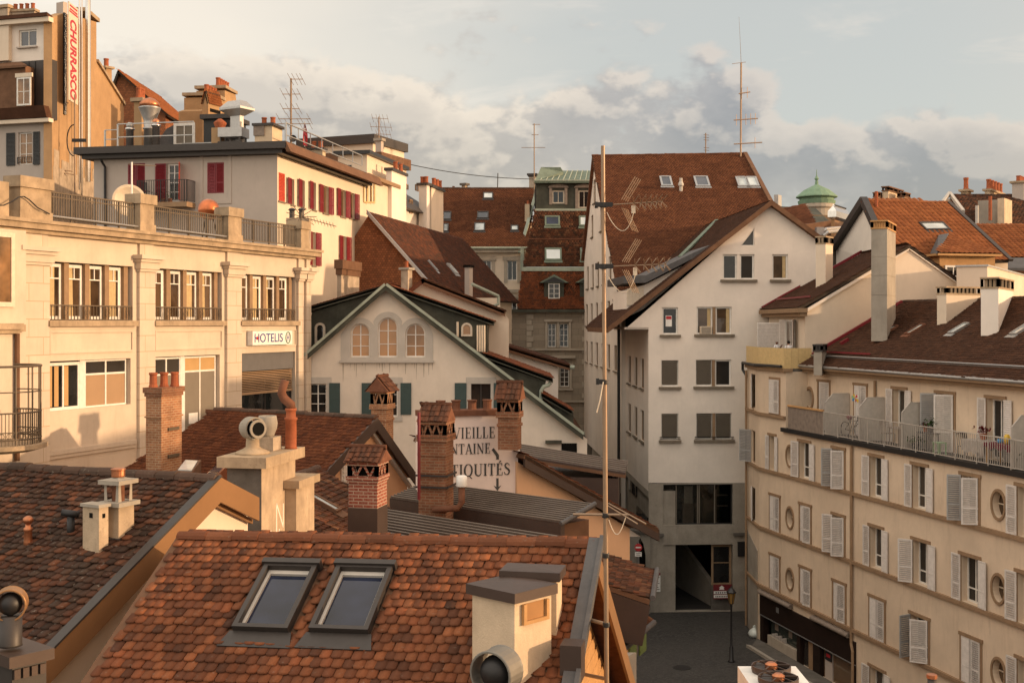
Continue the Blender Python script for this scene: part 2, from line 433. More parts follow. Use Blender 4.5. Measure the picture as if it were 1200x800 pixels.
def ridge(parent,material,A,B,r=0.11,seg=0.38,name='ridge_tiles'):
 A,B=Vector(A),Vector(B);d=B-A;n=max(1,int(d.length/seg));d.normalize();mb=MB()
 s=d.cross(Vector((0,0,1))).normalized();up=s.cross(d).normalized()
 step=(B-A).length/n
 for i in range(n):
  a=A+d*(i*step-0.02);b=A+d*((i+1)*step+0.03);k=len(mb.v);m=7
  jz=random.uniform(-0.013,0.013)
  for(p,rr)in((a,r*0.93),(b,r*1.04)):
   for j in range(m):
    an=math.pi*j/(m-1);mb.v.append(tuple(p+s*(rr*math.cos(an))+up*(rr*math.sin(an)*0.85+jz)))
  for j in range(m-1):mb.f.append((k+j,k+j+1,k+m+j+1,k+m+j))
  mb.f.append(tuple(range(k+m-1,k-1,-1)));mb.f.append(tuple(range(k+m,k+2*m)))
 return mb.build(name,material,parent)
def roof(parent,material,A,B,C,D,tw=0.18,ex=0.16,style='plain',under=None,thick=0.12,name='roof',th=0.018,jit=1.0,skip=None):
 """eave A-B (left to right), ridge D-C above it: a deck with separate tiles on top"""
 A,B,C,D=(Vector(q)for q in(A,B,C,D))
 pl=roofplane(A,B,D)
 if pl.n.z<0:A,B,C,D=B,A,D,C;pl=roofplane(A,B,D)
 uvs=[((Vector(p)-pl.O).dot(pl.e),(Vector(p)-pl.O).dot(pl.s))for p in(A,B,C,D)]
 deck=MB().ppoly(pl,uvs,-thick,0.0).build(name,under or MATS['roof_deck'],parent)
 tiles('tile_covering',deck,material,pl,uvs,tw,ex,style,th,jit,skip)
 return pl,deck
 # ------------------ building parts
def rect(u0,u1,v0,v1):return[(u0,v0),(u1,v0),(u1,v1),(u0,v1)]
def window(b,pl,u0,u1,v0,v1,rec=0.18,cols=2,rows=1,fm='white_paint',glass='glass',fw=0.07,bw=0.035,transom=None,sill=None,name='window',sillm='sill_stone',arch=False):
 """frame with glazing bars as one part, its pane and sill as sub-parts"""
 mb=MB();o=-rec
 if arch:
  cx=(u0+u1)/2;rad=(u1-u0)/2;vc=v1-rad;n=14
  outer=[(u0,v0),(u1,v0)]+[(cx+rad*math.cos(math.pi*i/n),vc+rad*math.sin(math.pi*i/n))for i in range(n+1)]
  inner=[(u0+fw,v0+fw),(u1-fw,v0+fw)]+[(cx+(rad-fw)*math.cos(math.pi*i/n),vc+(rad-fw)*math.sin(math.pi*i/n))for i in range(n+1)]
  for i in range(len(outer)):
   j=(i+1)%len(outer);mb.prism([pl.at(*outer[i],o),pl.at(*outer[j],o),pl.at(*inner[j],o),pl.at(*inner[i],o)],pl.n*0.05)
 else:
  mb.pbox(pl,u0,u0+fw,v0,v1,o,o+0.05);mb.pbox(pl,u1-fw,u1,v0,v1,o,o+0.05)
  mb.pbox(pl,u0+fw,u1-fw,v0,v0+fw,o,o+0.05);mb.pbox(pl,u0+fw,u1-fw,v1-fw,v1,o,o+0.05)
 for i in range(1,cols):
  c=u0+(u1-u0)*i/cols;w=bw*(1.5 if(cols==2)else 1);mb.pbox(pl,c-w/2,c+w/2,v0+fw*.9,v1-fw*.9,o,o+0.044)
 for i in range(1,rows):
  c=v0+(v1-v0)*i/rows;mb.pbox(pl,u0+fw*.9,u1-fw*.9,c-bw/2,c+bw/2,o,o+0.038)
 if transom:c=v0+(v1-v0)*transom;mb.pbox(pl,u0+fw*.9,u1-fw*.9,c-bw*.7,c+bw*.7,o,o+0.041)
 w=mb.build(name,MATS[fm],b)
 gp=MB()
 if arch:gp.ppoly(pl,outer,o-0.03,o+0.012)
 else:gp.pbox(pl,u0+.01,u1-.01,v0+.01,v1-.01,o-0.03,o+0.012)
 gp.build('pane',MATS[glass]if isinstance(glass,str)else glass,w)
 if sill:MB().pbox(pl,u0-0.08,u1+0.08,v0-0.09,v0-0.004,-rec+0.055,sill).build('sill',MATS[sillm],w)
 return w
def leaf(b,pl,uh,o,side,ang,w,v0,v1,m='shutter_white',solid=False,name='shutter',gap=0.075,label=None):
 """one louvred shutter leaf on its hinge; ang 0 shut, 180 folded back on the wall"""
 a=R(ang);d=(pl.e*side*math.cos(a)+pl.n*math.sin(a))
 q=Plane(pl.at(uh,v0,o),d,pl.s);hgt=v1-v0;mb=MB();t=0.035;f=0.055
 if solid:
  mb.pbox(q,0,w,0,hgt,-t/2,t/2);mb.pbox(q,.03,w-.03,hgt*.5-.04,hgt*.5+.04,-t/2-.012,t/2+.012)
  mb.pbox(q,.03,w-.03,hgt*.08,hgt*.08+.07,-t/2-.012,t/2+.012);mb.pbox(q,.03,w-.03,hgt*.88,hgt*.88+.07,-t/2-.012,t/2+.012)
 else:
  mb.pbox(q,0,f,0,hgt,-t/2,t/2);mb.pbox(q,w-f,w,0,hgt,-t/2,t/2)
  for c in(0,hgt*.33,hgt-f):mb.pbox(q,f,w-f,c,c+f,-t/2,t/2)
  k=int((hgt-.12)/gap)
  for i in range(k):
   c=.06+(i+.5)*(hgt-.12)/k
   mb.prism([q.at(f,c-gap*.45,t*.42),q.at(w-f,c-gap*.45,t*.42),q.at(w-f,c+gap*.42,-t*.42),q.at(f,c+gap*.42,-t*.42)],q.n*0.008+q.s*0.006)
 return mb.build(name,MATS[m],b,label=label)
def railing(b,pts,h,gap=0.11,r=0.011,top=0.03,m='iron',name='railing',low=0.08,mid=None):
 mb=MB();pts=[Vector(p)for p in pts]
 for a,c in zip(pts[:-1],pts[1:]):
  n=max(1,int((c-a).length/gap));up=Vector((0,0,1))
  mb.bar(a+up*h,c+up*h,top*1.6,top);mb.bar(a+up*low,c+up*low,top,top)
  if mid:mb.bar(a+up*mid,c+up*mid,top*.8,top*.8)
  for i in range(n+1):
   p=lerp(a,c,i/n);k=2.0 if i%10==0 else 1.0
   mb.bar(p+up*(0 if i%10==0 else low),p+up*h,r*2*k,r*2*k,(c-a))
 return mb.build(name,MATS[m],b)
def pot(parent,c,z,r=0.11,h=0.35,m='clay',name='chimney_pot'):
 return MB().lathe((c[0],c[1],z),[(r,0),(r*1.0,h*.12),(r*.86,h*.16),(r*.8,h*.82),(r*.95,h*.86),(r*.95,h),(r*.65,h),(r*.62,h*.5)],12).build(name,MATS[m],parent,smooth=False)
def chimney(b,xl,xm,xr,yt,yb,d,th,m='plaster_chimney',extra=1.0,a=None,bb=None,cap=None,pots=0,potm='clay',potr=0.11,poth=0.35,axis=1,label=None,bands=(),name='chimney'):
 """stack (the part) with cap, pots or tiled hood as sub-parts"""
 fp=corner_box(xl,xm,xr,d,th,a,bb);z1=H+V(yt,d);z0=max(0.05,H+V(yb,d)-extra)
 mb=MB().col(fp,z0,z1)
 for by,e,hh in bands:z=H+V(by,d);mb.col(grow(fp,e),z-hh/2,z+hh/2)
 st=mb.build(name,MATS[m],b,label=label)
 kind=cap[0]if cap else None;zt=z1
 if kind=='slab':
  _,e,hh,cm=cap;MB().col(grow(fp,e),z1+.002,z1+hh).build('cap',MATS[cm],st);zt=z1+hh
 elif kind=='corbel':
  _,e,hh,cm=cap;c=MB();c.col(grow(fp,e*.5),z1+.002,z1+hh*.4);c.col(grow(fp,e),z1+hh*.4+.002,z1+hh);c.build('cap',MATS[cm],st);zt=z1+hh
 elif kind=='crown':
  _,e,hh,cm,nx,ny=cap;c=MB();c.col(grow(fp,e),z1+.002,z1+.07)
  p0,p1,p2,p3=[Vector(p)for p in fp]
  for(A,B,n)in((p0,p1,ny),(p3,p2,ny),(p0,p3,nx),(p1,p2,nx)):
   for i in range(n+1):
    q=lerp(A,B,(i+0.0)/n);q=q+(sum(([Vector(p)for p in fp]),Vector((0,0)))/4-q)*0.06
    c.col([q+Vector(v)for v in((-.045,-.045),(.045,-.045),(.045,.045),(-.045,.045))],z1+.07,z1+hh-.072)
  c.col(grow(fp,e*1.3),z1+hh-.07,z1+hh);c.build('cap',MATS[cm],st)
  MB().col(grow(fp,-.12),z1+.071,z1+hh-.075).build('flue_throat',MATS['soot'],st);zt=z1+hh
 elif kind=='hood':
  _,hh,rise,ov=cap;c=MB();p0,p1,p2,p3=[Vector(p)for p in fp]
  c.col(grow(fp,.05),z1+.002,z1+.09);c.col(grow(fp,.03),z1+hh-.07,z1+hh)
  g=grow(fp,-.02);g=[Vector(p)for p in g]
  for(A,B)in((g[0],g[1]),(g[3],g[2]),(g[0],g[3]),(g[1],g[2])):
   n=max(1,round((B-A).length/.26))
   c.bar((*A,z1+.09),(*A,z1+hh-.07),.1,.1,(1,0,0));c.bar((*B,z1+.09),(*B,z1+hh-.07),.1,.1,(1,0,0))
   for i in range(n):
    s0,s1=lerp(A,B,(i+.1)/n),lerp(A,B,(i+.5)/n);s2=lerp(A,B,(i+.9)/n)
    c.bar((*s0,z1+hh-.08),(*s1,z1+.09),.03,.05);c.bar((*s2,z1+hh-.08),(*s1,z1+.09),.03,.05)
  c.build('lattice',MATS[m],st)
  MB().col(grow(fp,-.14),z1+.091,z1+hh-.072).build('flue_throat',MATS['soot'],st)
  G=[Vector(p)for p in grow(fp,ov)];zb=z1+hh+.004
  if axis==1:a0,a1,b0,b1=G[3],G[0],G[2],G[1]
  else:a0,a1,b0,b1=G[0],G[1],G[3],G[2]
  r0,r1=(a0+b0)/2,(a1+b1)/2;up=Vector((0,0,rise))
  h3=MB();v3=lambda p,z:Vector((p.x,p.y,z))
  h3.prism([v3(a0,zb),v3(b0,zb),v3(r0,zb+rise-.02)],v3(a1,0)-v3(a0,0));hd=h3.build('hood',MATS['clay_dark'],st)
  me_pts=[];big=None
  for(A,B,C,D)in((v3(a0,zb),v3(a1,zb),v3(r1,zb+rise),v3(r0,zb+rise)),(v3(b1,zb),v3(b0,zb),v3(r0,zb+rise),v3(r1,zb+rise))):
   pl=roofplane(A,B,D)
   if pl.n.z<0:pl=roofplane(B,A,C);A,B,C,D=B,A,D,C
   uvs=[((q-pl.O).dot(pl.e),(q-pl.O).dot(pl.s))for q in(A,B,C,D)]
   pts,tf,nv,k=tile_mesh(pl,uvs,.13,max(.12,uvs[2][1]/3.2),'roll',.015,1.2);me_pts.append((pts,tf,nv,k))
  t=MB()
  for pts,tf,nv,k in me_pts:
   base=len(t.v);t.v+=[tuple(p)for p in pts]
   for i in range(k):t.f+=[tuple(base+i*nv+j for j in f)for f in tf]
  t.tube([v3(r0,zb+rise+.03),v3(r1,zb+rise+.03)],.055,8)
  t.build('hood_tiles',MATS['tile_hood'],st);zt=zb+rise
 if pots:
  p0,p1,p2,p3=[Vector(p)for p in fp];A,B=((p0+p3)/2,(p1+p2)/2)if axis==0 else((p0+p1)/2,(p3+p2)/2)
  for i in range(pots):pot(st,lerp(A,B,(i+.5)/pots),zt,potr,poth,potm)
 return st,fp,zt
def skylight(b,pl,px0,px1,py0,py1,o=0.05,fm='zinc_dark',glass='skyglass',fw=0.07,px0b=None):
 """roof window lying in the slope: frame (the part) and pane"""
 ua,va=pl.uv(px0,py1);ub,vb=pl.uv(px1,py0)
 return skylight_uv(b,pl,ua,ub,va,vb,o,fm,glass,fw)
def skylight_uv(b,pl,u0,u1,v0,v1,o=0.05,fm='zinc_dark',glass='skyglass',fw=0.07):
 if u1<u0:u0,u1=u1,u0
 mb=MB();h=o+0.09
 mb.pbox(pl,u0,u0+fw,v0,v1,-.02,h);mb.pbox(pl,u1-fw,u1,v0,v1,-.02,h)
 mb.pbox(pl,u0+fw,u1-fw,v0,v0+fw,-.02,h);mb.pbox(pl,u0+fw,u1-fw,v1-fw,v1,-.02,h+.01)
 mb.pbox(pl,u0-.06,u1+.06,v0-.22,v0-.002,.02,o+.03)
 w=mb.build('skylight',MATS[fm],b)
 MB().pbox(pl,u0+fw,u1-fw,v0+fw,v1-fw,-.01,h-.03).build('pane',MATS[glass],w)
 return w
def gutter(b,A,B,r=0.07,m='zinc_dark',name='gutter'):
 return MB().tube([A,B],r,8).build(name,MATS[m],b)
def text_mesh(body,pl,u0,u1,v0,v1,o,m,parent,rot=0,name='lettering',depth=0.012,bold=0.0):
 """lettering stretched to fill a rectangle of the plane"""
 cu=bpy.data.curves.new('t','FONT');cu.body=body;cu.extrude=0;cu.offset=bold;ob=bpy.data.objects.new('t',cu)
 me=bpy.data.meshes.new_from_object(ob);bpy.data.objects.remove(ob)
 co=np.array([v.co[:]for v in me.vertices]);fc=[tuple(p.vertices)for p in me.polygons];bpy.data.meshes.remove(me)
 x,y=co[:,0],co[:,1]
 if rot==-90:x,y=y,-x
 if rot==90:x,y=-y,x
 x=(x-x.min())/(x.max()-x.min());y=(y-y.min())/(y.max()-y.min())
 mb=MB();mb.v=[tuple(pl.at(u0+a*(u1-u0),v0+c*(v1-v0),o+depth))for a,c in zip(x,y)];mb.f=fc
 return mb.build(name,MATS[m],parent)
 # ------------------ palette
mat('roof_deck',(0.06,0.045,0.035),0.9)
mat_tile('tile_fore',[(0.059,0.031,0.022),(0.147,0.055,0.029),(0.277,0.092,0.041),(0.088,0.040,0.026),(0.307,0.108,0.046),(0.124,0.051,0.030),(0.224,0.078,0.035),(0.266,0.100,0.046),(0.177,0.067,0.034),(0.100,0.045,0.028)],lichen=0.3)
mat_tile('tile_old',[(0.032,0.023,0.018),(0.069,0.036,0.025),(0.138,0.053,0.029),(0.046,0.028,0.022),(0.097,0.054,0.036),(0.055,0.034,0.024),(0.202,0.076,0.038),(0.078,0.050,0.036),(0.046,0.030,0.023)],lichen=0.8,lcol=(0.30,0.275,0.23))
mat_tile('tile_red',[(0.081,0.031,0.019),(0.162,0.054,0.025),(0.115,0.041,0.022),(0.202,0.071,0.032),(0.134,0.044,0.023)],lichen=0.25)
mat_tile('tile_mixed',[(0.043,0.029,0.021),(0.098,0.043,0.026),(0.176,0.064,0.033),(0.058,0.036,0.025),(0.130,0.052,0.029),(0.215,0.104,0.055)],lichen=0.4)
mat_tile('tile_brown',[(0.104,0.041,0.024),(0.136,0.054,0.028),(0.166,0.067,0.034),(0.117,0.047,0.026)],lichen=0.12)
mat_tile('tile_umber',[(0.065,0.033,0.022),(0.089,0.042,0.026),(0.112,0.052,0.031),(0.076,0.039,0.026)],lichen=0.22)
mat_tile('tile_orange',[(0.255,0.089,0.036),(0.315,0.115,0.044),(0.221,0.076,0.032),(0.289,0.102,0.040)],lichen=0.1)
mat_tile('tile_hung',[(0.170,0.055,0.025),(0.255,0.081,0.036),(0.093,0.043,0.027),(0.221,0.072,0.032)],lichen=0.12)
mat_tile('tile_slatey',[(0.055,0.033,0.025),(0.090,0.043,0.029),(0.187,0.061,0.031),(0.067,0.039,0.029),(0.121,0.050,0.031)],lichen=0.22)
mat_tile('tile_hood',[(0.098,0.045,0.028),(0.158,0.064,0.036),(0.068,0.038,0.027)],lichen=0.35)
mat_tile('tile_ridge',[(0.128,0.053,0.030),(0.216,0.080,0.040),(0.160,0.062,0.034),(0.248,0.096,0.048)],lichen=0.3)
mat_tile('tile_ridge_old',[(0.075,0.052,0.04),(0.12,0.07,0.05),(0.09,0.06,0.046)],lichen=0.7)
mat('clay',(0.34,0.105,0.05),0.8,0.3,6,0.2,streak=0.5)
mat('clay_dark',(0.17,0.075,0.045),0.85,0.3,6,0.2)
mat('hotel_stone',(0.59,0.49,0.385),0.9,0.10,0.8,0.12,streak=0.30,stain=(0.36,0.23,0.13))
mat_block('hotel_ashlar',(0.60,0.50,0.395),1.35,0.62,(0.42,0.30,0.19),0.05,mortar=0.016,streak=0.25,stain=(0.40,0.27,0.16))
mat('stone_weathered',(0.40,0.30,0.20),0.92,0.32,1.6,0.35,streak=0.7,stain=(0.13,0.09,0.06),spots=0.4)
mat('plaster_white',(0.78,0.695,0.61),0.9,0.09,0.5,0.10,streak=0.22,stain=(0.5,0.43,0.36))
mat('plaster_cream',(0.70,0.585,0.46),0.9,0.07,0.6,0.12,streak=0.16,stain=(0.42,0.33,0.24))
mat('plaster_gable',(0.71,0.625,0.53),0.92,0.09,0.8,0.15,streak=0.22,stain=(0.36,0.29,0.22))
mat('drip',(0.45,0.385,0.31),0.92,0.2,3,0.1)
mat('plaster_beige',(0.67,0.53,0.395),0.92,0.12,0.45,0.12,streak=0.55,stain=(0.33,0.235,0.155))
mat('plaster_peach',(0.70,0.42,0.245),0.9,0.05,0.8,0.1,streak=0.08)
mat('plaster_pink',(0.76,0.62,0.55),0.9,0.06,1.2,0.12,streak=0.12)
mat('plaster_ochre',(0.41,0.26,0.14),0.92,0.16,0.9,0.3,streak=0.30,stain=(0.22,0.13,0.06),spots=0.15)
mat('plaster_grey',(0.46,0.395,0.345),0.9,0.08,0.5,0.12,streak=0.15)
mat('plaster_shabby',(0.42,0.335,0.25),0.95,0.35,2.0,0.4,streak=0.6,stain=(0.16,0.13,0.1),spots=0.4)
mat('plaster_chimney',(0.60,0.47,0.33),0.92,0.14,2.5,0.3,streak=0.55,stain=(0.29,0.20,0.125),spots=0.2)
mat('plaster_grimy',(0.45,0.345,0.24),0.94,0.28,1.8,0.4,streak=0.8,stain=(0.17,0.12,0.085),spots=0.35)
mat('concrete',(0.34,0.30,0.25),0.92,0.16,1.2,0.3,streak=0.4)
mat('concrete_grey',(0.33,0.29,0.24),0.92,0.2,1.4,0.35,streak=0.5,spots=0.3)
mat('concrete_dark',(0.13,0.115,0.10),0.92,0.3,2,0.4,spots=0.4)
mat_block('stone_facade',(0.32,0.265,0.205),1.1,0.5,(0.16,0.13,0.10),0.12)
mat('stone_trim',(0.42,0.36,0.29),0.9,0.14,2,0.2,streak=0.3)
mat('stone_grey',(0.50,0.46,0.41),0.9,0.08,2,0.15,streak=0.2)
mat('sill_stone',(0.20,0.165,0.125),0.9,0.2,4,0.2)
mat('trim_brown',(0.29,0.19,0.115),0.85,0.15,3,0.2)
def brick(name,c1,c2,mo,bw=0.235,bh=0.075,ms=0.011,soot=0.5):
 m,nt,b=_nodes(name);tcn=nt.nodes.new('ShaderNodeTexCoord');br=nt.nodes.new('ShaderNodeTexBrick');nt.links.new(tcn.outputs['UV'],br.inputs['Vector'])
 for k,v in(('Scale',1),('Brick Width',bw),('Row Height',bh),('Mortar Size',ms),('Mortar Smooth',0.2),('Bias',0)):br.inputs[k].default_value=v
 for k,v in(('Color1',c1),('Color2',c2),('Mortar',mo)):br.inputs[k].default_value=(*v,1)
 tc=tcn.outputs['Object']
 c=_mix(nt,_range(nt,_noise(nt,tc,2.2,6,.65),.42,.72,0,soot),br.outputs['Color'],tuple(x*0.35 for x in c1))
 c=_mix(nt,_range(nt,_noise(nt,tc,22,3,.6),.4,.7,0,.35),c,mo)
 nt.links.new(c,b.inputs['Base Color']);b.inputs['Roughness'].default_value=0.9;b.inputs['Specular IOR Level'].default_value=0.2
 _bump(nt,b,_mix(nt,.3,br.outputs['Fac'],_noise(nt,tc,50,3)),-0.6,0.015);MATS[name]=m
brick('brick_old',(0.27,0.10,0.05),(0.17,0.065,0.036),(0.27,0.175,0.11),soot=.65)
brick('brick_red',(0.27,0.062,0.036),(0.20,0.042,0.026),(0.42,0.31,0.23),soot=0.2)
brick('brick_pale',(0.40,0.165,0.075),(0.25,0.09,0.042),(0.42,0.30,0.19),soot=0.6)
brick('brick_hung',(0.38,0.14,0.06),(0.22,0.085,0.04),(0.10,0.048,0.028),.17,.14,.012)
mat_plain('white_paint',(0.74,0.70,0.64),0.45)
mat_plain('cream_paint',(0.66,0.55,0.42),0.5)
mat_plain('shutter_white',(0.66,0.605,0.56),0.55)
mat_plain('shutter_grey',(0.36,0.35,0.34),0.55)
mat_plain('shutter_red',(0.19,0.013,0.02),0.5)
mat_plain('shutter_sunlit',(0.50,0.06,0.025),0.5)  # red shutter paint with low sunlight put into its colour
mat_plain('shutter_green',(0.035,0.065,0.062),0.55)
mat_plain('shutter_olive',(0.12,0.17,0.045),0.55)
mat_plain('shutter_black',(0.022,0.022,0.022),0.5)
mat_plain('black_paint',(0.014,0.013,0.013),0.45)
mat_plain('iron',(0.12,0.088,0.058),0.55,0.3)
mat_plain('iron_black',(0.02,0.018,0.018),0.5,0.2)
mat_plain('iron_white',(0.44,0.39,0.34),0.5)
mat_plain('zinc',(0.42,0.41,0.40),0.42,0.7)
mat_plain('zinc_dull',(0.20,0.185,0.16),0.55,0.4)
mat_plain('zinc_dark',(0.048,0.04,0.036),0.5,0.3)
mat_plain('steel',(0.62,0.60,0.58),0.22,1.0)
mat_plain('pole_metal',(0.29,0.195,0.125),0.45,0.35)
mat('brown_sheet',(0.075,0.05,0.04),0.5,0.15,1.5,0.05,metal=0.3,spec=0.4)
mat('brown_cladding',(0.30,0.165,0.08),0.42,0.10,0.8,0.03,metal=0.35,streak=0.15)
mat('rib_line',(0.17,0.135,0.11),0.5,0.15,1.5,0.05,metal=0.2)
mat('copper_bright',(0.50,0.20,0.10),0.38,0.2,3,0.05,metal=0.8)
mat('copper_dome',(0.19,0.29,0.20),0.7,0.25,1.5,0.1,streak=0.45,stain=(0.10,0.12,0.08))
mat('copper_green',(0.165,0.205,0.16),0.7,0.25,1.5,0.1,streak=0.45,stain=(0.10,0.12,0.08))
mat('copper_pale',(0.35,0.385,0.315),0.7,0.2,2.5,0.1,streak=0.4,stain=(0.16,0.2,0.15))
mat('copper_dark',(0.07,0.068,0.052),0.6,0.45,1.2,0.12,streak=0.5,stain=(0.10,0.13,0.10))
mat('lead',(0.11,0.105,0.105),0.55,0.2,3,0.1,metal=0.2)
mat('wood_warm',(0.50,0.28,0.12),0.7,0.2,2,0.15,streak=0.4)
mat('wood_brown',(0.16,0.085,0.05),0.75,0.25,2,0.15)
mat('wood_grey',(0.25,0.20,0.165),0.85,0.25,5,0.2,streak=0.5)
mat('soot',(0.008,0.007,0.006),0.95)  # near-black for sooty flues, and for painted darkness inside openings
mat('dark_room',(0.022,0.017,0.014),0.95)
mat_glass('glass',(0.012,0.012,0.012))
mat_glass('glass_warm',(0.055,0.034,0.02))
mat_glass('glass_amber',(0.20,0.105,0.045),0.10)
mat_glass('glass_green',(0.018,0.024,0.019))
mat_glass('skyglass',(0.035,0.037,0.045),0.05,0.01,0.9)
mat_glass('skyglass_blue',(0.014,0.018,0.036),0.05,0.01,0.45)
mat_glass('skyglass_pale',(0.30,0.33,0.33),0.12,0.01,0.8)
mat_clear('clear_glass')
mat('curtain',(0.50,0.37,0.20),0.9,0.15,8,0.1)
mat('blind_brown',(0.36,0.235,0.14),0.85,0.05,2,0.05)
mat('blind_grey',(0.20,0.17,0.135),0.8,0.06,2,0.05)
mat('blind_tan',(0.46,0.29,0.13),0.8,0.06,2,0.05)
mat('panel_grey',(0.13,0.125,0.125),0.6,0.1,2,0.04)
mat_plain('sign_white',(0.78,0.75,0.70),0.5)
mat_plain('ink_blue',(0.012,0.03,0.22),0.5)
mat_plain('ink_red',(0.42,0.012,0.02),0.5)
mat_plain('ink_dark',(0.055,0.05,0.045),0.7)
mat_plain('ink_green',(0.02,0.15,0.06),0.5)
mat_plain('sign_red',(0.45,0.02,0.025),0.45)
mat_plain('sign_maroon',(0.16,0.012,0.016),0.45)
mat_plain('sign_blue',(0.02,0.16,0.30),0.45)
mat_plain('dish_cream',(0.62,0.50,0.36),0.5)
mat_plain('ball_copper',(0.55,0.17,0.07),0.30,0.85)
mat_plain('yellow_screen',(0.60,0.43,0.20),0.7)
mat_plain('frosted',(0.47,0.42,0.365),0.5)
mat('shop_dark',(0.022,0.013,0.01),0.5,0.2,2,0.03)
mat('skin',(0.35,0.19,0.12),0.6,0.06,8,0.02)
mat('skin_deep',(0.16,0.075,0.045),0.6,0.06,8,0.02)
mat('shirt_white',(0.62,0.60,0.60),0.9,0.08,8,0.1)
mat('hair_dark',(0.015,0.012,0.01),0.8,0.2,20,0.2)
mat('plant_leaf',(0.05,0.085,0.025),0.7,0.3,8,0.2)
mat('plant_red',(0.15,0.022,0.022),0.7,0.3,8,0.2)
mat('cloth_pale',(0.45,0.40,0.36),0.9,0.2,6,0.1)
mat('cloth_red',(0.15,0.025,0.04),0.9,0.2,6,0.1)
mat_plain('plastic_blue',(0.03,0.20,0.42),0.4)
mat_plain('plastic_yellow',(0.65,0.42,0.04),0.4)
mat_plain('plastic_green',(0.25,0.42,0.22),0.5)
mat_plain('plastic_dark',(0.04,0.04,0.045),0.5)
mat_plain('plastic_bag',(0.62,0.66,0.62),0.4)
mat_plain('lamp_amber',(0.25,0.14,0.04),0.25)
mat('asphalt',(0.045,0.041,0.038),0.9,0.25,0.7,0.3)
def cobbles():
 m,nt,b=_nodes('cobbles');tc=nt.nodes.new('ShaderNodeTexCoord').outputs['Object']
 v=nt.nodes.new('ShaderNodeTexVoronoi');v.inputs['Scale'].default_value=7.5;nt.links.new(tc,v.inputs['Vector'])
 e=nt.nodes.new('ShaderNodeTexVoronoi');e.feature='DISTANCE_TO_EDGE';e.inputs['Scale'].default_value=7.5;nt.links.new(tc,e.inputs['Vector'])
 c=_mix(nt,_range(nt,v.outputs['Color'],0,1),(0.022,0.02,0.019),(0.075,0.068,0.062))
 c=_mix(nt,_range(nt,e.outputs['Distance'],0,.09,1,0),c,(0.018,0.016,0.014))
 c=_mix(nt,_range(nt,_noise(nt,tc,.35,6,.6),.4,.65,0,.5),c,(0.05,0.045,0.04))
 c=_mix(nt,_range(nt,_noise(nt,tc,5.5,4,.8),.655,.70,0,.75),c,(0.22,0.20,0.18))
 nt.links.new(c,b.inputs['Base Color']);b.inputs['Roughness'].default_value=0.7;_bump(nt,b,_range(nt,e.outputs['Distance'],0,.12),.8,.02);MATS['cobbles']=m
cobbles()
# ------------------ ground and street
g=MB().face([(-600,-300,0),(600,-300,0),(600,1500,0),(-600,1500,0)]).build('ground',MATS['asphalt']);struct(g)
s=MB().face([(2,20,.004),(26,20,.004),(18,66.2,.004),(7.3,66.2,.004),(5.6,55,.004)]).build('street',MATS['cobbles']);struct(s)
s=MB().face([(1,66.2,.004),(7.3,66.2,.004),(6.2,110,.004),(-2,110,.004)]).build('street',MATS['cobbles']);struct(s)
# ================== FOREGROUND: house with two roof windows
def grid_dir(az):a=R(az);return Vector((math.cos(a),-math.sin(a),0)),Vector((math.sin(a),math.cos(a),0))
hA=thing('tiled_house','foreground house under red beaver-tail tiles with two dark roof windows','house',(-2,15,0))
eA,dA=grid_dir(11.5);pA=R(28.5)
A_rl=P(215,630,18.6);A_rr=A_rl+eA*6.42+Vector((0,0,.11));slope=dA*math.cos(pA)+Vector((0,0,math.sin(pA)))
A_el=A_rl-slope*6.2;A_er=A_rr-slope*6.2
plA=roofplane(A_el,A_er,A_rl)
uvA=[((q-plA.O).dot(plA.e),(q-plA.O).dot(plA.s))for q in(A_el,A_er,A_rr,A_rl)]
deckA=MB().ppoly(plA,uvA,-.16,0).build('roof',MATS['wood_brown'],hA)
def win_uv(pl,tl,tr,bl,br):
 us=[pl.uv(*q)for q in(tl,tr,bl,br)]
 return(us[0][0]+us[2][0])/2,(us[1][0]+us[3][0])/2,(us[2][1]+us[3][1])/2,(us[0][1]+us[1][1])/2
swA=[win_uv(plA,(306.6,667),(373,667),(274,745),(344,745)),win_uv(plA,(391,668),(462,669),(364,746),(436,748))]
swA=[(a+.03,b-.02,c+.03,d-.01)for a,b,c,d in swA]
tiles('tile_covering',deckA,MATS['tile_fore'],plA,uvA,0.150,0.170,'beaver',0.021,1.25,skip=[(a-.05,b+.05,c-.08,d+.02)for a,b,c,d in swA])
pBk=R(33);bs=dA*math.cos(pBk)-Vector((0,0,math.sin(pBk)))
MB().prism([A_rl,A_rr,A_rr+bs*8,A_rl+bs*8],(0,0,-.12)).build('back_roof',MATS['clay_dark'],hA)
ridge(deckA,MATS['tile_ridge'],A_rl-eA*.05+Vector((0,0,.01)),A_rr+Vector((0,0,.01)),.125,.415)
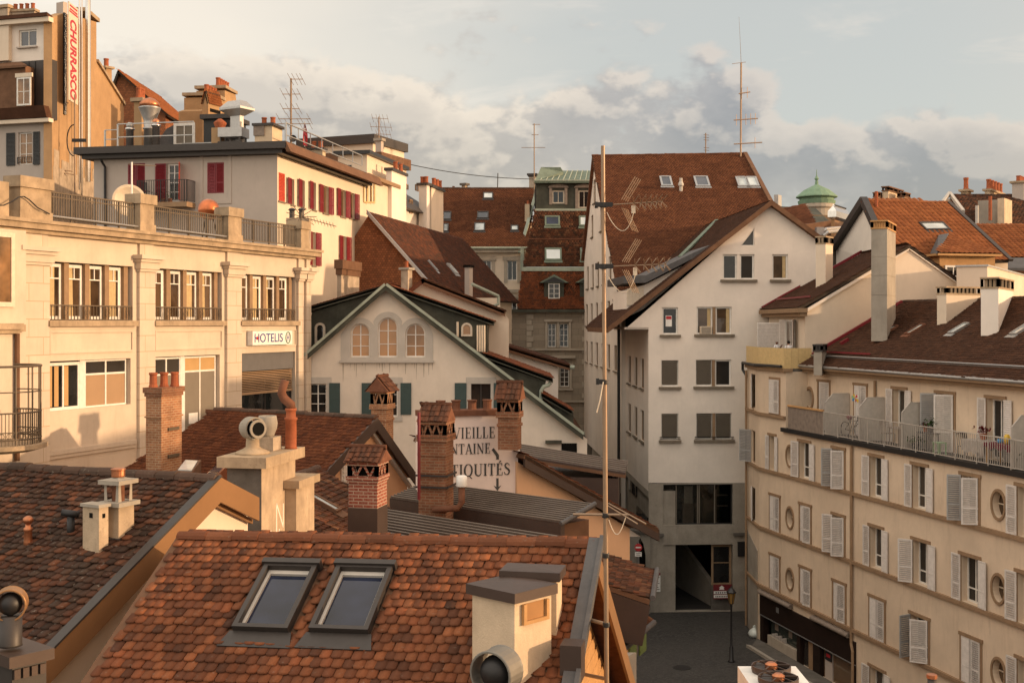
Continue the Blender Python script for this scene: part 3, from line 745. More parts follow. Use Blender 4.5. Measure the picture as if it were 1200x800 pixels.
for(a,b,c,d)in swA:
 mb=MB();h=.14;f=.07
 mb.pbox(plA,a,a+f,c,d,-.02,h);mb.pbox(plA,b-f,b,c,d,-.02,h)
 mb.pbox(plA,a+f,b-f,c,c+f,-.02,h);mb.pbox(plA,a+f,b-f,d-f,d,-.02,h)
 mb.pbox(plA,a-.04,b+.04,d-.03,d+.07,.0,h+.035)
 w=mb.build('skylight',MATS['zinc_dark'],hA)
 sash=MB();f2=f+.045
 sash.pbox(plA,a+f,a+f2,c+f,d-f,-.08,h-.09);sash.pbox(plA,b-f2,b-f,c+f,d-f,-.08,h-.09)
 sash.pbox(plA,a+f2,b-f2,c+f,c+f2,-.08,h-.09);sash.pbox(plA,a+f2,b-f2,d-f2-.03,d-f,-.08,h-.09)
 sash.build('sash',MATS['stone_grey'],w)
 MB().pbox(plA,a+f2,b-f2,c+f2,d-f2-.03,-.08,h-.13).build('pane',MATS['skyglass_blue'],w)
 MB().ppoly(plA,[(a-.12,c-.30),(b+.12,c-.30),(b+.04,c-.004),(a-.04,c-.004)],.045,.062).build('apron',MATS['zinc_dark'],w)
gp=wallplane((A_er+eA*-.35),(A_er+eA*-.35+dA*6))
wallA=MB();wl=[A_el+eA*.35-slope*-.4,A_er-eA*.35-slope*-.4]
fpA=[(wl[0].x,wl[0].y),(wl[1].x,wl[1].y)]
zE=A_el.z+.05
Ag=A_rr-eA*.35;Al=A_rl+eA*.25
back=dA*1.2
def gabled(mb,a_front,b_front,rl,rr,depth):
 pass
q1=Vector((wl[1].x,wl[1].y,0));q0=Vector((wl[0].x,wl[0].y,0))
ztop=lambda p:A_rl.z-.2-max(0,(A_rl-p).dot(dA))*math.tan(pA)
bA=Ag+dA*6.6
prof_r=[Vector((q1.x,q1.y,0)),Vector((q1.x,q1.y,zE-.1)),Vector((Ag.x,Ag.y,Ag.z-.22)),Vector((bA.x,bA.y,Ag.z-.22-6.6*math.tan(pBk))),Vector((bA.x,bA.y,0))]
wallA.prism(prof_r,Vector((q0.x-q1.x,q0.y-q1.y,0)))
wallA.build('wall',MATS['wood_warm'],hA)
vg=MB()
vg.prism([A_er+eA*-.06+Vector((0,0,.02)),A_er+eA*.16+Vector((0,0,.02)),A_er+eA*.16+Vector((0,0,.13)),A_er+eA*-.06+Vector((0,0,.13))],A_rr-A_er)
vg.prism([A_er+eA*.10+Vector((0,0,.131)),A_er+eA*.16+Vector((0,0,.131)),A_er+eA*.16+Vector((0,0,.17)),A_er+eA*.10+Vector((0,0,.17))],A_rr-A_er)
vg.build('verge_flashing',MATS['lead'],hA)
vb=MB()
vb.prism([A_er+eA*.02+Vector((0,0,-.36)),A_er+eA*.07+Vector((0,0,-.36)),A_er+eA*.07,A_er+eA*.02],A_rr-A_er)
vb.prism([A_er+eA*-.22+Vector((0,0,-.50)),A_er+eA*-.17+Vector((0,0,-.50)),A_er+eA*-.17+Vector((0,0,-.1)),A_er+eA*-.22+Vector((0,0,-.1))],A_rr-A_er)
b2=A_rr+bs*8
vb.prism([A_rr+eA*.02+Vector((0,0,-.36)),A_rr+eA*.07+Vector((0,0,-.36)),A_rr+eA*.07,A_rr+eA*.02],b2-A_rr)
vb.build('verge_board',MATS['brown_cladding'],hA)
pk=MB();gpl=wallplane((Ag.x,Ag.y),(Ag.x-dA.x*6,Ag.y-dA.y*6));gpl=Plane(Vector((Ag.x,Ag.y,A_rr.z)),-dA,(0,0,1))
if gpl.n.dot(eA)<0:gpl=Plane(gpl.O,dA,(0,0,1))
sg=1 if gpl.e.dot(dA)<0 else-1
for i in range(15):
 v1=-.35-i*.27;uu=(-v1-.25)/math.tan(pA)
 if uu>.2:pk.pbox(gpl,-min(uu,5.4),min(uu*.82,6.0),v1-.266,v1-.004,.004,.03)
pk.build('gable_planks',MATS['wood_warm'],hA)
MB().prism([A_rl-eA*.10+Vector((0,0,-.22)),A_rl+eA*.05+Vector((0,0,-.22)),A_rl+eA*.05+Vector((0,0,.035)),A_rl-eA*.10+Vector((0,0,.035))],A_el-A_rl).build('verge_trim',MATS['wood_brown'],hA)
fpG=corner_box(656,681,690,15.0,11.5,None,.35)
MB().col(fpG,H+V(800,15.0),H+V(757,15.0)).build('rain_hopper',MATS['brown_sheet'],hA)
def plaster_shaft(b,xl,xm,xr,yc,d,th,hcap,e,capm,a=None,bb=None,z0=None,wallm='plaster_chimney'):
 fp=corner_box(xl,xm,xr,d,th,a,bb);z=H+V(yc,d)
 st=MB().col(fp,z0,z).build('chimney',MATS[wallm],b)
 c=MB();g0=grow(fp,e);c.col(g0,z+.002,z+hcap);ctr=sum((Vector(p)for p in g0),Vector((0,0)))/4
 c.frus(g0,z+hcap+.001,[lerp(p,ctr,.9)for p in g0],z+hcap+.03);c.build('cap',MATS[capm],st);return st,fp,z
stA2,fpA2,zA2=plaster_shaft(hA,590,652,657,681,15.7,11.5,.12,.05,'brown_sheet',None,.45,H-6.2)
stA1,fpA1,zA1=plaster_shaft(hA,553.5,603,646,706,14.9,43,.13,.06,'brown_sheet',None,None,H-6.2)
wr=Vector(fpA1[1])-Vector(fpA1[0]);plc=wallplane(fpA1[0],fpA1[1])
uw=wr.length
mb=MB();va,vb_=V(733,14.95),V(706,14.95)-.03
mb.pbox(plc,uw*.18,uw*.26,va,vb_,.002,.05);mb.pbox(plc,uw*.80,uw*.87,va,vb_,.002,.05);mb.pbox(plc,uw*.26,uw*.80,va,va+.045,.002,.05)
wnd=mb.build('vent_window',MATS['wood_warm'],stA1)
MB().pbox(plc,uw*.27,uw*.79,va+.046,vb_,.002,.012).build('vent_opening',MATS['glass_amber'],stA1)
# ================== TV mast
mast=thing('antenna_mast','tall thin television mast with branching aerials beside the foreground gable','antenna',(X(708,15.6),15.6,H-6.2))
mb=MB();zt,zm,zb=H+V(171,15.6),H+V(447,15.6),H-6.4
xm_=lambda y:X(706.5+(y-171)/629*4.5,15.6)
pt=lambda y:Vector((xm_(y),15.6,H+V(y,15.6)))
mb.tube([pt(800+60),pt(447)],.031,12);mb.tube([pt(449),pt(171)],.026,12)
pole=mb.build('pole',MATS['pole_metal'],mast,smooth=False)
for y in(240,312,447,603,731,650):
 c=MB();p=pt(y);c.lathe(p-Vector((0,0,.035)),[(.044,0),(.046,.01),(.046,.05),(.044,.06)],12)
 if y in(240,312,447):c.bar(p+Vector((-.11,-.02,0)),p+Vector((.12 if y<400 else .0,-.02,0)),.045,.06);c.bar(p+Vector((-.09,.03,-.04)),p+Vector((-.09,.03,.04)),.04,.04)
 c.build('clamp',MATS['iron_black'],pole)
def yagi(y,length,n,tilt=0.0):
 """directional aerial: boom to the right, X-shaped directors, slanted mesh reflector"""
 p=pt(y)+Vector((.12,-.02,0));q=p+Vector((length,-.25,.015));a=MB();a.tube([p,q],.008,6)
 an=a.build('aerial',MATS['pole_metal'],mast)
 el=MB()
 for i in range(n):
  c=lerp(p,q,.42+.56*(i/(n-1))**.85);w=.13-.03*i/n
  for s1 in(-1,1):
   el.tube([c+Vector((-.02,-w*.9,-s1*w*.55)),c,c+Vector((.07,w*.9,s1*w*.75))],.0042,5)
   el.tube([c+Vector((.06,-w,s1*w*.75)),c],.0042,5)
 el.build('director',MATS['pole_metal'],an)
 rf=MB()
 for s1 in(1,-1):
  for k in range(4):
   r0=lerp(p,q,.1)+Vector((.04+.035*k,-.12+.1*k,s1*.05));rf.tube([r0,r0+Vector((.18*s1*(1 if s1>0 else-.8),.02,s1*.30))],.0045,5)
  for k in range(3):
   r0=lerp(p,q,.1)+Vector((.08+.05*k,-.14,s1*(.10+.09*k)));rf.tube([r0,r0+Vector((.09,.34,.0))],.003,5)
 rf.build('reflector',MATS['pole_metal'],an)
 bx=MB();c=lerp(p,q,.42);bx.bar(c+Vector((0,0,-.03)),c+Vector((0,0,-.13)),.05,.05,(0,1,0))
 bx.build('dipole_box',MATS['cream_paint'],an)
 cb=MB();s0=c+Vector((0,-.03,-.12));pts=[]
 e0=pt(y)+Vector((.045,-.03,-.1))
 for i in range(13):
  t=i/12;pts.append(lerp(s0,e0,t)+Vector((0.03*math.sin(t*math.pi),0,-.24*math.sin(t*math.pi)**.8)))
 cb.tube(pts,.005,6);cb.build('cable',MATS['cream_paint'],an)
yagi(240,.62,6);yagi(312,.66,5)
a=MB();p0=pt(603);a.tube([p0+Vector((-.42,.05,.0)),p0+Vector((.30,-.06,.01))],.017,8)
an=a.build('aerial',MATS['pole_metal'],mast)
a=MB()
for k,(dx,l)in enumerate(((.16,.30),(.24,.34))):
 c=p0+Vector((dx,-.05,.02));a.tube([c+Vector((-l*.55,.25,.10)),c+Vector((l*.75,-.25,-.085))],.0085,6)
a.build('director',MATS['pole_metal'],an)
cb=MB();cb.tube([lerp(p0+Vector((.04,0,-.06)),p0+Vector((.26,-.05,-.02)),i/12)+Vector((0,0,-.21*math.sin(i/12*math.pi)))for i in range(13)],.006,6);cb.build('cable',MATS['cream_paint'],an)
for y,xx in((731,686),(795,668)):
 p=pt(y);MB().tube([p,Vector((X(xx,16.2),16.1,p.z-.05))],.026,8).build('bracket',MATS['pole_metal'],mast)
mb=MB();mb.tube([pt(447)+Vector((-.02,-.045,0)),pt(470)+Vector((-.07,-.05,0)),pt(483)+Vector((-.11,-.04,0))],.008,6);mb.build('cable_end',MATS['cream_paint'],mast)
# ================== revolving cowls
def cowl(name,px,py,d,r,label,zbase,pipe=0.6,yaw=25,m='zinc',pm='zinc_dark',body='iron_black'):
 p=P(px,py,d);t=thing(name,label,'chimney cowl',(p.x,p.y,zbase));ax=Vector((math.cos(R(yaw)),-math.sin(R(yaw)),0));sd=Vector((0,0,1)).cross(ax)
 MB().lathe((p.x,p.y,zbase),[(r*pipe*1.04,0),(r*pipe,.02),(r*pipe,(p.z-r*.75)-zbase)],20).build('pipe',MATS[pm],t,True)
 dr=MB();k0=0;n=26
 prof=[(r,-r*.62),(r*1.04,-r*.58),(r*1.0,-r*.5),(r*1.0,r*.5),(r*1.04,r*.58),(r,r*.62),(r*.93,r*.62),(r*.93,-r*.62)]
 s2=ax.cross(Vector((0,0,1))).normalized();t2=Vector((0,0,1))
 for rr,z in prof:
  for j in range(n):
   a=2*math.pi*j/n;dr.v.append(tuple(p+ax*z+s2*(rr*math.cos(a))+t2*(rr*math.sin(a))))
 for i in range(len(prof)):
  for j in range(n):
   a=i*n+j;b=i*n+(j+1)%n;c=((i+1)%len(prof))*n;dr.f.append((a,b,c+(j+1)%n,c+j))
 dr.build('drum',MATS[m],t,False)
 MB().sphere(p,r*.74,12).build('inner_ball',MATS[body],t,True)
 return t
cowl('chimney_cowl',582,786,14.0,.265,'round weathered zinc cowl beside the foreground plaster chimney',H-5.6,.6,118,'zinc_dull','zinc_dark')
cowl('chimney_cowl',12,707,12.6,.165,'dark round metal cowl on the clad chimney box in the bottom left corner',H+V(756,12.6),.72,75,'brown_cladding','zinc_dark')
t=thing('clad_chimney','brown metal-clad chimney box with flat cap in the bottom left corner','chimney',(-5.4,12.6,H-6.2))
fpx=corner_box(-60,11,64,12.3,40);z=H+V(784,12.3)
bx=MB().col(grow(fpx,-.06),H-6.2,z).build('casing',MATS['zinc_dark'],t)
plx=wallplane(grow(fpx,-.06)[0],grow(fpx,-.06)[1]);rb=MB();L_=(Vector(fpx[1])-Vector(fpx[0])).length-.12
for i in range(4):rb.pbox(plx,L_*(i+.12)/4,L_*(i+.82)/4,-3.7,z-H-.03,.002,.03)
rb.build('ribs',MATS['brown_sheet'],bx)
MB().col(fpx,z+.002,z+.12).build('cap',MATS['brown_sheet'],t)
t=thing('flat_roofed_house','flat roof just below the frame carrying the foreground machinery','house',(4,16,0))
MB().col([(2.6,13.6),(9.5,13.6),(9.5,21.5),(2.6,21.5)],0.02,H-7.0).build('wall',MATS['concrete'],t)
MB().col([(2.5,13.5),(9.6,13.5),(9.6,21.6),(2.5,21.6)],H-6.998,H-6.85).build('roof',MATS['lead'],t)
t=thing('metal_lean_to','roof below the clad chimney in the bottom left corner','house',(-6,13,0))
MB().col([(-9,10.5),(-3.9,10.5),(-3.9,14.2),(-9,14.2)],0.02,H-6.2).build('wall',MATS['concrete'],t)
d=16.6;c=Vector((X(919,d),d+.4,0));zt=H+V(780,d+1.15)
t=thing('condenser_unit','white two-fan condenser unit lit orange at the lower edge of the view','air conditioner',(c.x,c.y,H-6.85))
w=.43;fp=[(c.x-w,c.y-.42),(c.x+w,c.y-.42),(c.x+w,c.y+.75),(c.x-w,c.y+.75)]
MB().col(fp,H-6.7,zt).build('casing',MATS['sign_white'],t)
lg=MB()
for q in grow(fp,-.06):lg.col([q+Vector(v)for v in((-.04,-.04),(.04,-.04),(.04,.04),(-.04,.04))],H-6.85,H-6.7)
lg.build('feet',MATS['iron_black'],t)
for k in(0,1):
 cy=c.y-.12+.56*k;cx=c.x-.02+.02*k
 prof=[(.275,0),(.285,.04),(.285,.10),(.265,.10),(.262,.03)]
 fr=MB();n=28
 for rr,zz in prof:
  for j in range(n):a=2*math.pi*j/n;fr.v.append((cx+rr*math.cos(a),cy+rr*math.sin(a),zt+.002+zz))
 for i in range(len(prof)-1):
  for j in range(n):fr.f.append((i*n+j,i*n+(j+1)%n,(i+1)*n+(j+1)%n,(i+1)*n+j))
 for a in range(6):
  q=Vector((math.cos(a*math.pi/3),math.sin(a*math.pi/3),0));fr.bar(Vector((cx,cy,zt+.11)),Vector((cx,cy,zt+.11))+q*.28,.012,.012)
 fan=fr.build('fan',MATS['brown_sheet'],t)
 MB().lathe((cx,cy,zt+.004),[(.26,0),(.26,.004)],24).build('fan_well',MATS['soot'],fan)
 MB().lathe((cx,cy,zt+.03),[(.08,0),(.09,.02),(.09,.09),(.05,.12)],16).build('fan_motor',MATS['copper_bright'],fan)
 bl=MB()
 for a in range(5):
  q=Vector((math.cos(a*1.2566),math.sin(a*1.2566),0));s=Vector((-q.y,q.x,0));m0=Vector((cx,cy,zt+.06))
  bl.prism([m0+q*.09-s*.03+Vector((0,0,.02)),m0+q*.25-s*.07+Vector((0,0,.03)),m0+q*.25+s*.07-Vector((0,0,.02)),m0+q*.09+s*.03-Vector((0,0,.02))],(0,0,.006))
 bl.build('fan_blades',MATS['zinc_dark'],fan)
p=P(1092,792,19.5);t=thing('vent_pipe','short capped vent pipe at the lower edge in front of the beige facade','vent pipe',(p.x,p.y,H-6.85))
MB().lathe((p.x,p.y,H-6.85),[(.07,0),(.07,p.z-H+6.85)],14).build('pipe',MATS['zinc_dark'],t,True)
MB().lathe((p.x,p.y,p.z+.002),[(.085,-.03),(.085,.03),(.06,.035)],14).build('cap',MATS['copper_bright'],t)
# ================== LEFT: old tiled house with sheet-metal verge
hB=thing('tiled_house','left foreground house with mottled old tiles and a broad orange metal verge','house',(-7,17,0))
eB,dB=grid_dir(22);pB=R(26.4)
B_rr=P(254,563,20.5);B_rl=B_rr-eB*7.5;slB=dB*math.cos(pB)+Vector((0,0,math.sin(pB)))
B_el=B_rl-slB*6.6;B_er=B_rr-slB*6.6
plB,deckB=roof(hB,MATS['tile_old'],B_el,B_er,B_rr,B_rl,.156,.154,'beaver',under=MATS['wood_brown'],th=.021,jit=1.9)
ridge(deckB,MATS['tile_ridge_old'],B_rl,B_rr,.14,.40)
farB=dB*1.15-Vector((0,0,.50))
MB().prism([B_rl,B_rr,B_rr+farB,B_rl+farB],(0,0,-.12)).build('back_roof',MATS['clay_dark'],hB)
fs=MB();f0=eB*.03;f1=eB*.09
for A_,B_ in((B_er,B_rr),(B_rr+farB,B_rr)):
 D_=B_-A_
 fs.prism([A_+f0+Vector((0,0,-.36)),A_+f1+Vector((0,0,-.36)),A_+f1+Vector((0,0,.06)),A_+f0+Vector((0,0,.06))],D_)
fs.build('verge_cladding',MATS['brown_cladding'],hB)
tr=MB();tr.prism([B_er+eB*-.08+Vector((0,0,.03)),B_er+eB*.10+Vector((0,0,.062)),B_er+eB*.10+Vector((0,0,.10)),B_er+eB*-.08+Vector((0,0,.09))],B_rr-B_er)
tr.build('verge_flashing',MATS['zinc_dark'],hB)
sf=MB()
for A_,B_ in((B_er,B_rr),(B_rr+farB,B_rr)):
 sf.prism([A_+eB*-.14+Vector((0,0,-.42)),A_+eB*-.05+Vector((0,0,-.42)),A_+eB*-.05+Vector((0,0,-.34)),A_+eB*-.14+Vector((0,0,-.34))],B_-A_)
sf.build('verge_moulding',MATS['brown_cladding'],hB)
g0=B_er-eB*.16;g1=B_rr-eB*.16;g2=g1+farB
body=MB();body.prism([Vector((g0.x,g0.y,0)),g0+Vector((0,0,-.15)),g1+Vector((0,0,-.15)),g2+Vector((0,0,-.15)),Vector((g2.x,g2.y,0))],-eB*7.2)
body.build('wall',MATS['plaster_cream'],hB)
d=plB.pt(112,652).y
st,fp,z=chimney(hB,97,116,127,595,654,d,30,'plaster_grimy',.6,cap=('slab',.03,.05,'concrete'))
for q,xx in((wallplane(fp[0],fp[1]),0),):
 L_=(Vector(fp[1])-Vector(fp[0])).length;MB().pbox(q,L_*.35,L_*.65,z-H-.22,z-H-.15,.002,.006).build('vent_hole',MATS['soot'],st)
q=wallplane(fp[3],fp[0]);L_=(Vector(fp[3])-Vector(fp[0])).length;MB().pbox(q,L_*.42,L_*.62,z-H-.22,z-H-.14,.002,.006).build('vent_hole',MATS['soot'],st)
MB().col(grow(fp,.012),H+V(656,d)-.3,H+V(648,d)).build('lead_collar',MATS['lead'],st)
st,fp,z=chimney(hB,120,139,157,594,644,d+.25,24,'plaster_grimy',.6)
c=MB();c.col(grow(fp,.07),z+.002,z+.07);G=[Vector(p)for p in grow(fp,-.02)]
for i,p in enumerate(G):
 o=(sum(G,Vector((0,0)))/4-p)*.12;pp=p+o
 c.frus([p+(w-p)*.22 for w in(p,G[(i+1)%4],sum(G,Vector((0,0)))/4*1.0,G[i-1])],z+.071,[p+(w-p)*.16 for w in(p,G[(i+1)%4],sum(G,Vector((0,0)))/4,G[i-1])],z+.35)
c.col(grow(fp,.05),z+.351,z+.42);c.frus(grow(fp,-.02),z+.421,grow(fp,-.12),z+.46);c.build('cap',MATS['concrete'],st)
ctr=sum((Vector(p)for p in fp),Vector((0,0)))/4
MB().lathe((ctr.x,ctr.y,z+.461),[(.105,0),(.11,.02),(.11,.10),(.12,.11),(.12,.13),(.09,.14)],16).build('flue_top',MATS['copper_bright'],st)
MB().lathe((ctr.x,ctr.y,z+.071),[(.10,0),(.10,.28)],14).build('flue',MATS['clay_dark'],st)
MB().col(grow(fp,.012),H+V(642,d)-.3,H+V(634,d)).build('lead_collar',MATS['lead'],st)
t=thing('copper_vent','small copper vent with a ball top on the old tiled roof','roof vent',plB.pt(33,640))
p=plB.pt(33,639);up=Vector((0,0,1))
MB().lathe(p-up*.05,[(.075,0),(.07,.12),(.06,.28),(.072,.30),(.072,.34),(.045,.36),(.045,.40)],14).build('pipe',MATS['copper_bright'],t,True)
MB().sphere(p+up*.42,.085,9,.85).build('ball_cap',MATS['copper_bright'],t,True)
t=thing('elbow_vent','black T-shaped vent pipe standing on the old tiled roof','roof vent',plB.pt(83,627))
p=plB.pt(83,627);MB().tube([p-up*.1,p+up*.30],.062,12).build('pipe',MATS['iron_black'],t,True)
MB().tube([p+up*.36+Vector((-.14,-.02,.02)),p+up*.36+Vector((.13,.0,-.02))],.058,12).build('cross_pipe',MATS['iron_black'],t,True)
# ================== MIDDLE: low tiled roofs between the streets
e11,d11=grid_dir(11.5);UP=Vector((0,0,1))
# ---- house with the big blotchy rendered chimney; its roof falls to the right
hD=thing('tiled_house','mottled tile roof falling right behind the foreground ridge, with small red brick chimney','house',(-3,28,0))
D_r0=P(352,556,31)+d11*1.2;D_r1=D_r0-d11*7.2;fall=e11*math.cos(R(27))-UP*math.sin(R(27))
plD,deckD=roof(hD,MATS['tile_mixed'],D_r1+fall*4.6,D_r0+fall*4.6,D_r0,D_r1,.18,.165,'beaver',th=.02,jit=1.4)
ridge(deckD,MATS['tile_ridge_old'],D_r1,D_r0,.12,.4)
fl2=-e11*math.cos(R(27))-UP*math.sin(R(27))
MB().prism([D_r1,D_r0,D_r0+fl2*.25,D_r1+fl2*.25],(0,0,-.12)).build('back_roof',MATS['clay_dark'],hD)
a,b_=D_r1+fl2*.2-UP*.2,D_r1+fall*4.4-UP*.2
MB().prism([Vector((a.x,a.y,0)),a,D_r1-UP*.2,b_,Vector((b_.x,b_.y,0))],d11*7.1).build('wall',MATS['plaster_peach'],hD)
su,sv=plD.uv(378.5,593);skylight_uv(hD,plD,su-.19,su+.19,sv-.42,sv+.42,fm='wood_brown',glass='skyglass_pale',fw=.07)
chimney(hD,408.5,442,453.5,563,612,27.2,12,'brick_red',.9,cap=('hood',.40,.30,.10),axis=1,bands=((565,.03,.05),))
fpx=corner_box(408,442,453.8,27.15,12)
c0=MB().col(grow(fpx,.006),H+V(640,27.15),H+V(596,27.15)).build('lead_collar',MATS['brown_sheet'],hD)
stH,fpH,zH=chimney(hD,266.5,306.5,346,548,650,24.0,10.5,'plaster_grimy',3.0)
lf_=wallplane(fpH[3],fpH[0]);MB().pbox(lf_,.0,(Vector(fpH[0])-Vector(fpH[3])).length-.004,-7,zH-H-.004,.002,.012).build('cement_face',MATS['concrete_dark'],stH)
MB().col(grow(fpH,.16),zH+.002,zH+.22).build('cap',MATS['stone_weathered'],stH)
fq=grow([Vector(p)for p in fpH],0);b1=(Vector(fpH[1])-Vector(fpH[0])).normalized();l1=(Vector(fpH[3])-Vector(fpH[0])).normalized()
side=[Vector(fpH[1])-b1*.6,Vector(fpH[1])+b1*.5,Vector(fpH[1])+b1*.5+l1*.7,Vector(fpH[1])-b1*.6+l1*.6]
s2=[p-l1*.25 for p in side]
MB().col(s2,H+V(650,24.5),H+V(566,26)).build('side_flue',MATS['plaster_grimy'],stH)
MB().col(grow(s2,.10),H+V(566,26)+.002,H+V(557,26)).build('side_cap',MATS['stone_weathered'],stH)
zc=zH+.222
pc=Vector(fpH[0])+b1*.55+l1*.42
t=thing('chimney_cowl','large grey stone cowl on top of the blotchy rendered chimney','chimney cowl',(pc.x,pc.y,zc))
MB().lathe((pc.x,pc.y,zc),[(.36,0),(.34,.04),(.20,.10),(.14,.14),(.13,.36)],20).build('base',MATS['stone_weathered'],t,True)
pz=Vector((pc.x,pc.y,zc+.52));ax=Vector((math.cos(R(48)),-math.sin(R(48)),0));s2_=ax.cross(UP).normalized();dr=MB();n=24
prof=[(.235,-.13),(.235,.13),(.205,.13),(.205,-.13)]
for rr,zz in prof:
 for j in range(n):a=2*math.pi*j/n;dr.v.append(tuple(pz+ax*zz+s2_*(rr*math.cos(a))+UP*(rr*math.sin(a))))
for i in range(4):
 for j in range(n):dr.f.append((i*n+j,i*n+(j+1)%n,((i+1)%4)*n+(j+1)%n,((i+1)%4)*n+j))
dr.build('drum',MATS['concrete_grey'],t);dr2=MB()
for o in(-.22,.22):
 for j in range(n):a=2*math.pi*j/n
 dr2.lathe(pz+ax*o,[(.19,-.015),(.19,.015)],20,ax)
dr2.build('end_discs',MATS['concrete_grey'],t);MB().lathe(pz,[(.14,-.24),(.14,.24)],14,ax).build('axle_pipe',MATS['soot'],t)
blk=Vector(fpH[0])+b1*1.30+l1*.40;bf=[blk+b1*x+l1*y for x,y in((-.24,-.22),(.24,-.22),(.24,.22),(-.24,.22))]
b0=MB().col(bf,zc,zc+.28).build('pot_block',MATS['plaster_shabby'],stH)
MB().lathe((blk.x,blk.y,zc+.282),[(.14,0),(.15,.05),(.20,.17),(.215,.28),(.195,.40),(.185,.44),(.16,.44),(.15,.3)],18).build('clay_barrel',MATS['concrete'],b0,True)
cf=Vector(fpH[0])+b1*1.62+l1*.0
t=thing('copper_flue','terracotta flue pipe with bent copper top beside the grey clay barrel','flue pipe',(cf.x,cf.y,zc))
MB().lathe((cf.x,cf.y,zc-.0),[(.14,0),(.12,.05),(.12,.60),(.14,.62),(.14,.66),(.105,.67),(.105,.80),(.125,.82),(.125,.86)],16).build('pipe',MATS['clay'],t,True)
q=Vector((cf.x,cf.y,zc+.86));MB().tube([q,q+UP*.08,q+UP*.2+Vector((-.14,0,0)),q+UP*.32+Vector((-.2,0,0)),q+UP*.42+Vector((-.18,0,0)),q+UP*.60+Vector((-.12,0,0))],.105,12,.085).build('bent_top',MATS['clay_dark'],t,True)
ck=MB();rp=wallplane(fpH[0],fpH[1]);rl_=(Vector(fpH[1])-Vector(fpH[0])).length
for(a,b_,c_,e_)in((.42,-4.35,.42,-3.75),(.42,-3.75,.62,-4.3),(.62,-4.3,.62,-3.8),(.25,-4.75,.25,-4.25),(.25,-4.5,.5,-4.5),(.5,-4.8,.5,-4.3)):ck.bar(rp.at(a*rl_,b_,.004),rp.at(c_*rl_,e_,.004),.05,.006,rp.n)
ck.build('chalk_marks',MATS['plaster_white'],stH)
# ---- house with the peach gable: ridge across the middle, gable turned to the right
hC=thing('tiled_house','red tiled house with a pointed peach gable edged in brown boards','house',(-6,38,0))
eC,dC=grid_dir(32);pf,pb=R(31),R(44)
C_rr=P(440,490,38);C_rl=C_rr-eC*7.6
slC=dC*math.cos(pf)+UP*math.sin(pf);bkC=dC*math.cos(pb)-UP*math.sin(pb)
C_er=C_rr-slC*4.6;C_el=C_rl-eC*.0-slC*4.6-eC*.9
plC,deckC=roof(hC,MATS['tile_red'],C_el,C_er,C_rr,C_rl+eC*.6,.18,.15,'plain',under=MATS['wood_brown'],jit=1.3)
ridge(deckC,MATS['tile_ridge_old'],C_rl+eC*.5,C_rr,.13,.4)
MB().prism([C_rl,C_rr,C_rr+bkC*2.9,C_rl+bkC*2.9],(0,0,-.12)).build('back_roof',MATS['clay_dark'],hC)
br_=MB()
for A_,B_ in((C_er,C_rr),(C_rr+bkC*2.9,C_rr)):
 br_.prism([A_+eC*.02-UP*.36,A_+eC*.08-UP*.36,A_+eC*.08+UP*.04,A_+eC*.02+UP*.04],B_-A_)
br_.build('verge_board',MATS['brown_sheet'],hC)
vt=MB()
for A_,B_ in((C_er,C_rr),(C_rr+bkC*2.9,C_rr)):
 vt.prism([A_-eC*.24-UP*.50,A_-eC*.10-UP*.50,A_-eC*.10-UP*.38,A_-eC*.24-UP*.38],B_-A_)
vt.build('verge_moulding',MATS['stone_grey'],hC)
g0,g1,g2=C_er-eC*.26-UP*.13,C_rr-eC*.26-UP*.13,C_rr+bkC*2.8-eC*.26-UP*.13
MB().prism([Vector((g0.x,g0.y,0)),g0,g1,g2,Vector((g2.x,g2.y,0))],-eC*6.8).build('wall',MATS['plaster_peach'],hC)
gpl=wallplane((C_rr-dC*5)-eC*.26,(C_rr+dC*5)-eC*.26)
u0,v0=gpl.uv(399,574);u1,v1=gpl.uv(430,541);sl=MB();sl.pbox(gpl,u0,u1,v0-.5,v1,.003,.05)
for i in range(11):sl.pbox(gpl,u0+.05,u1-.05,v1-.1-i*.13,v1-.03-i*.13,.051,.085)
sl.build('louvre_screen',MATS['white_paint'],hC)
hG2=hC
chimney(hC,435,452.5,461,476.5,520,42,15,'brick_pale',3,cap=('hood',.52,.52,.16),axis=0,bands=((492,.03,.1),(477.5,.06,.12)))
st,fp,z=chimney(hC,171,189,213,465,553,36.5,18,'brick_pale',3.2,bands=((489,.035,.05),),cap=('corbel',.07,.28,'brick_old'))
p0,p1,p2,p3=[Vector(p)for p in fp];m0,m1=(p0+p3)/2,(p1+p2)/2
for i in range(3):pot(st,lerp(p3,p1,.2+.3*i),z,.14,.45)
an=MB();pr=wallplane(p0,p1);wl_=(p1-p0).length
for vv in(V(504,36.5),V(536,36.5)):an.pbox(pr,wl_*.3,wl_*.82,vv-.05,vv+.05,.002,.05)
an.build('iron_tie',MATS['iron'],st)
hL=thing('link_building','low zinc link roof with two angled roof lanterns left of the blotchy chimney','house',(-9,33,0))
fl=[(-12.3,30),(-5.6,29),(-5.2,36),(-8,38.5),(-12.8,38)]
MB().col(fl,0.02,H-5.0).build('wall',MATS['plaster_cream'],hL);MB().col(grow([Vector(p)for p in fl[:4]],.02)if False else fl,H-4.998,H-4.9).build('roof',MATS['zinc_dark'],hL)
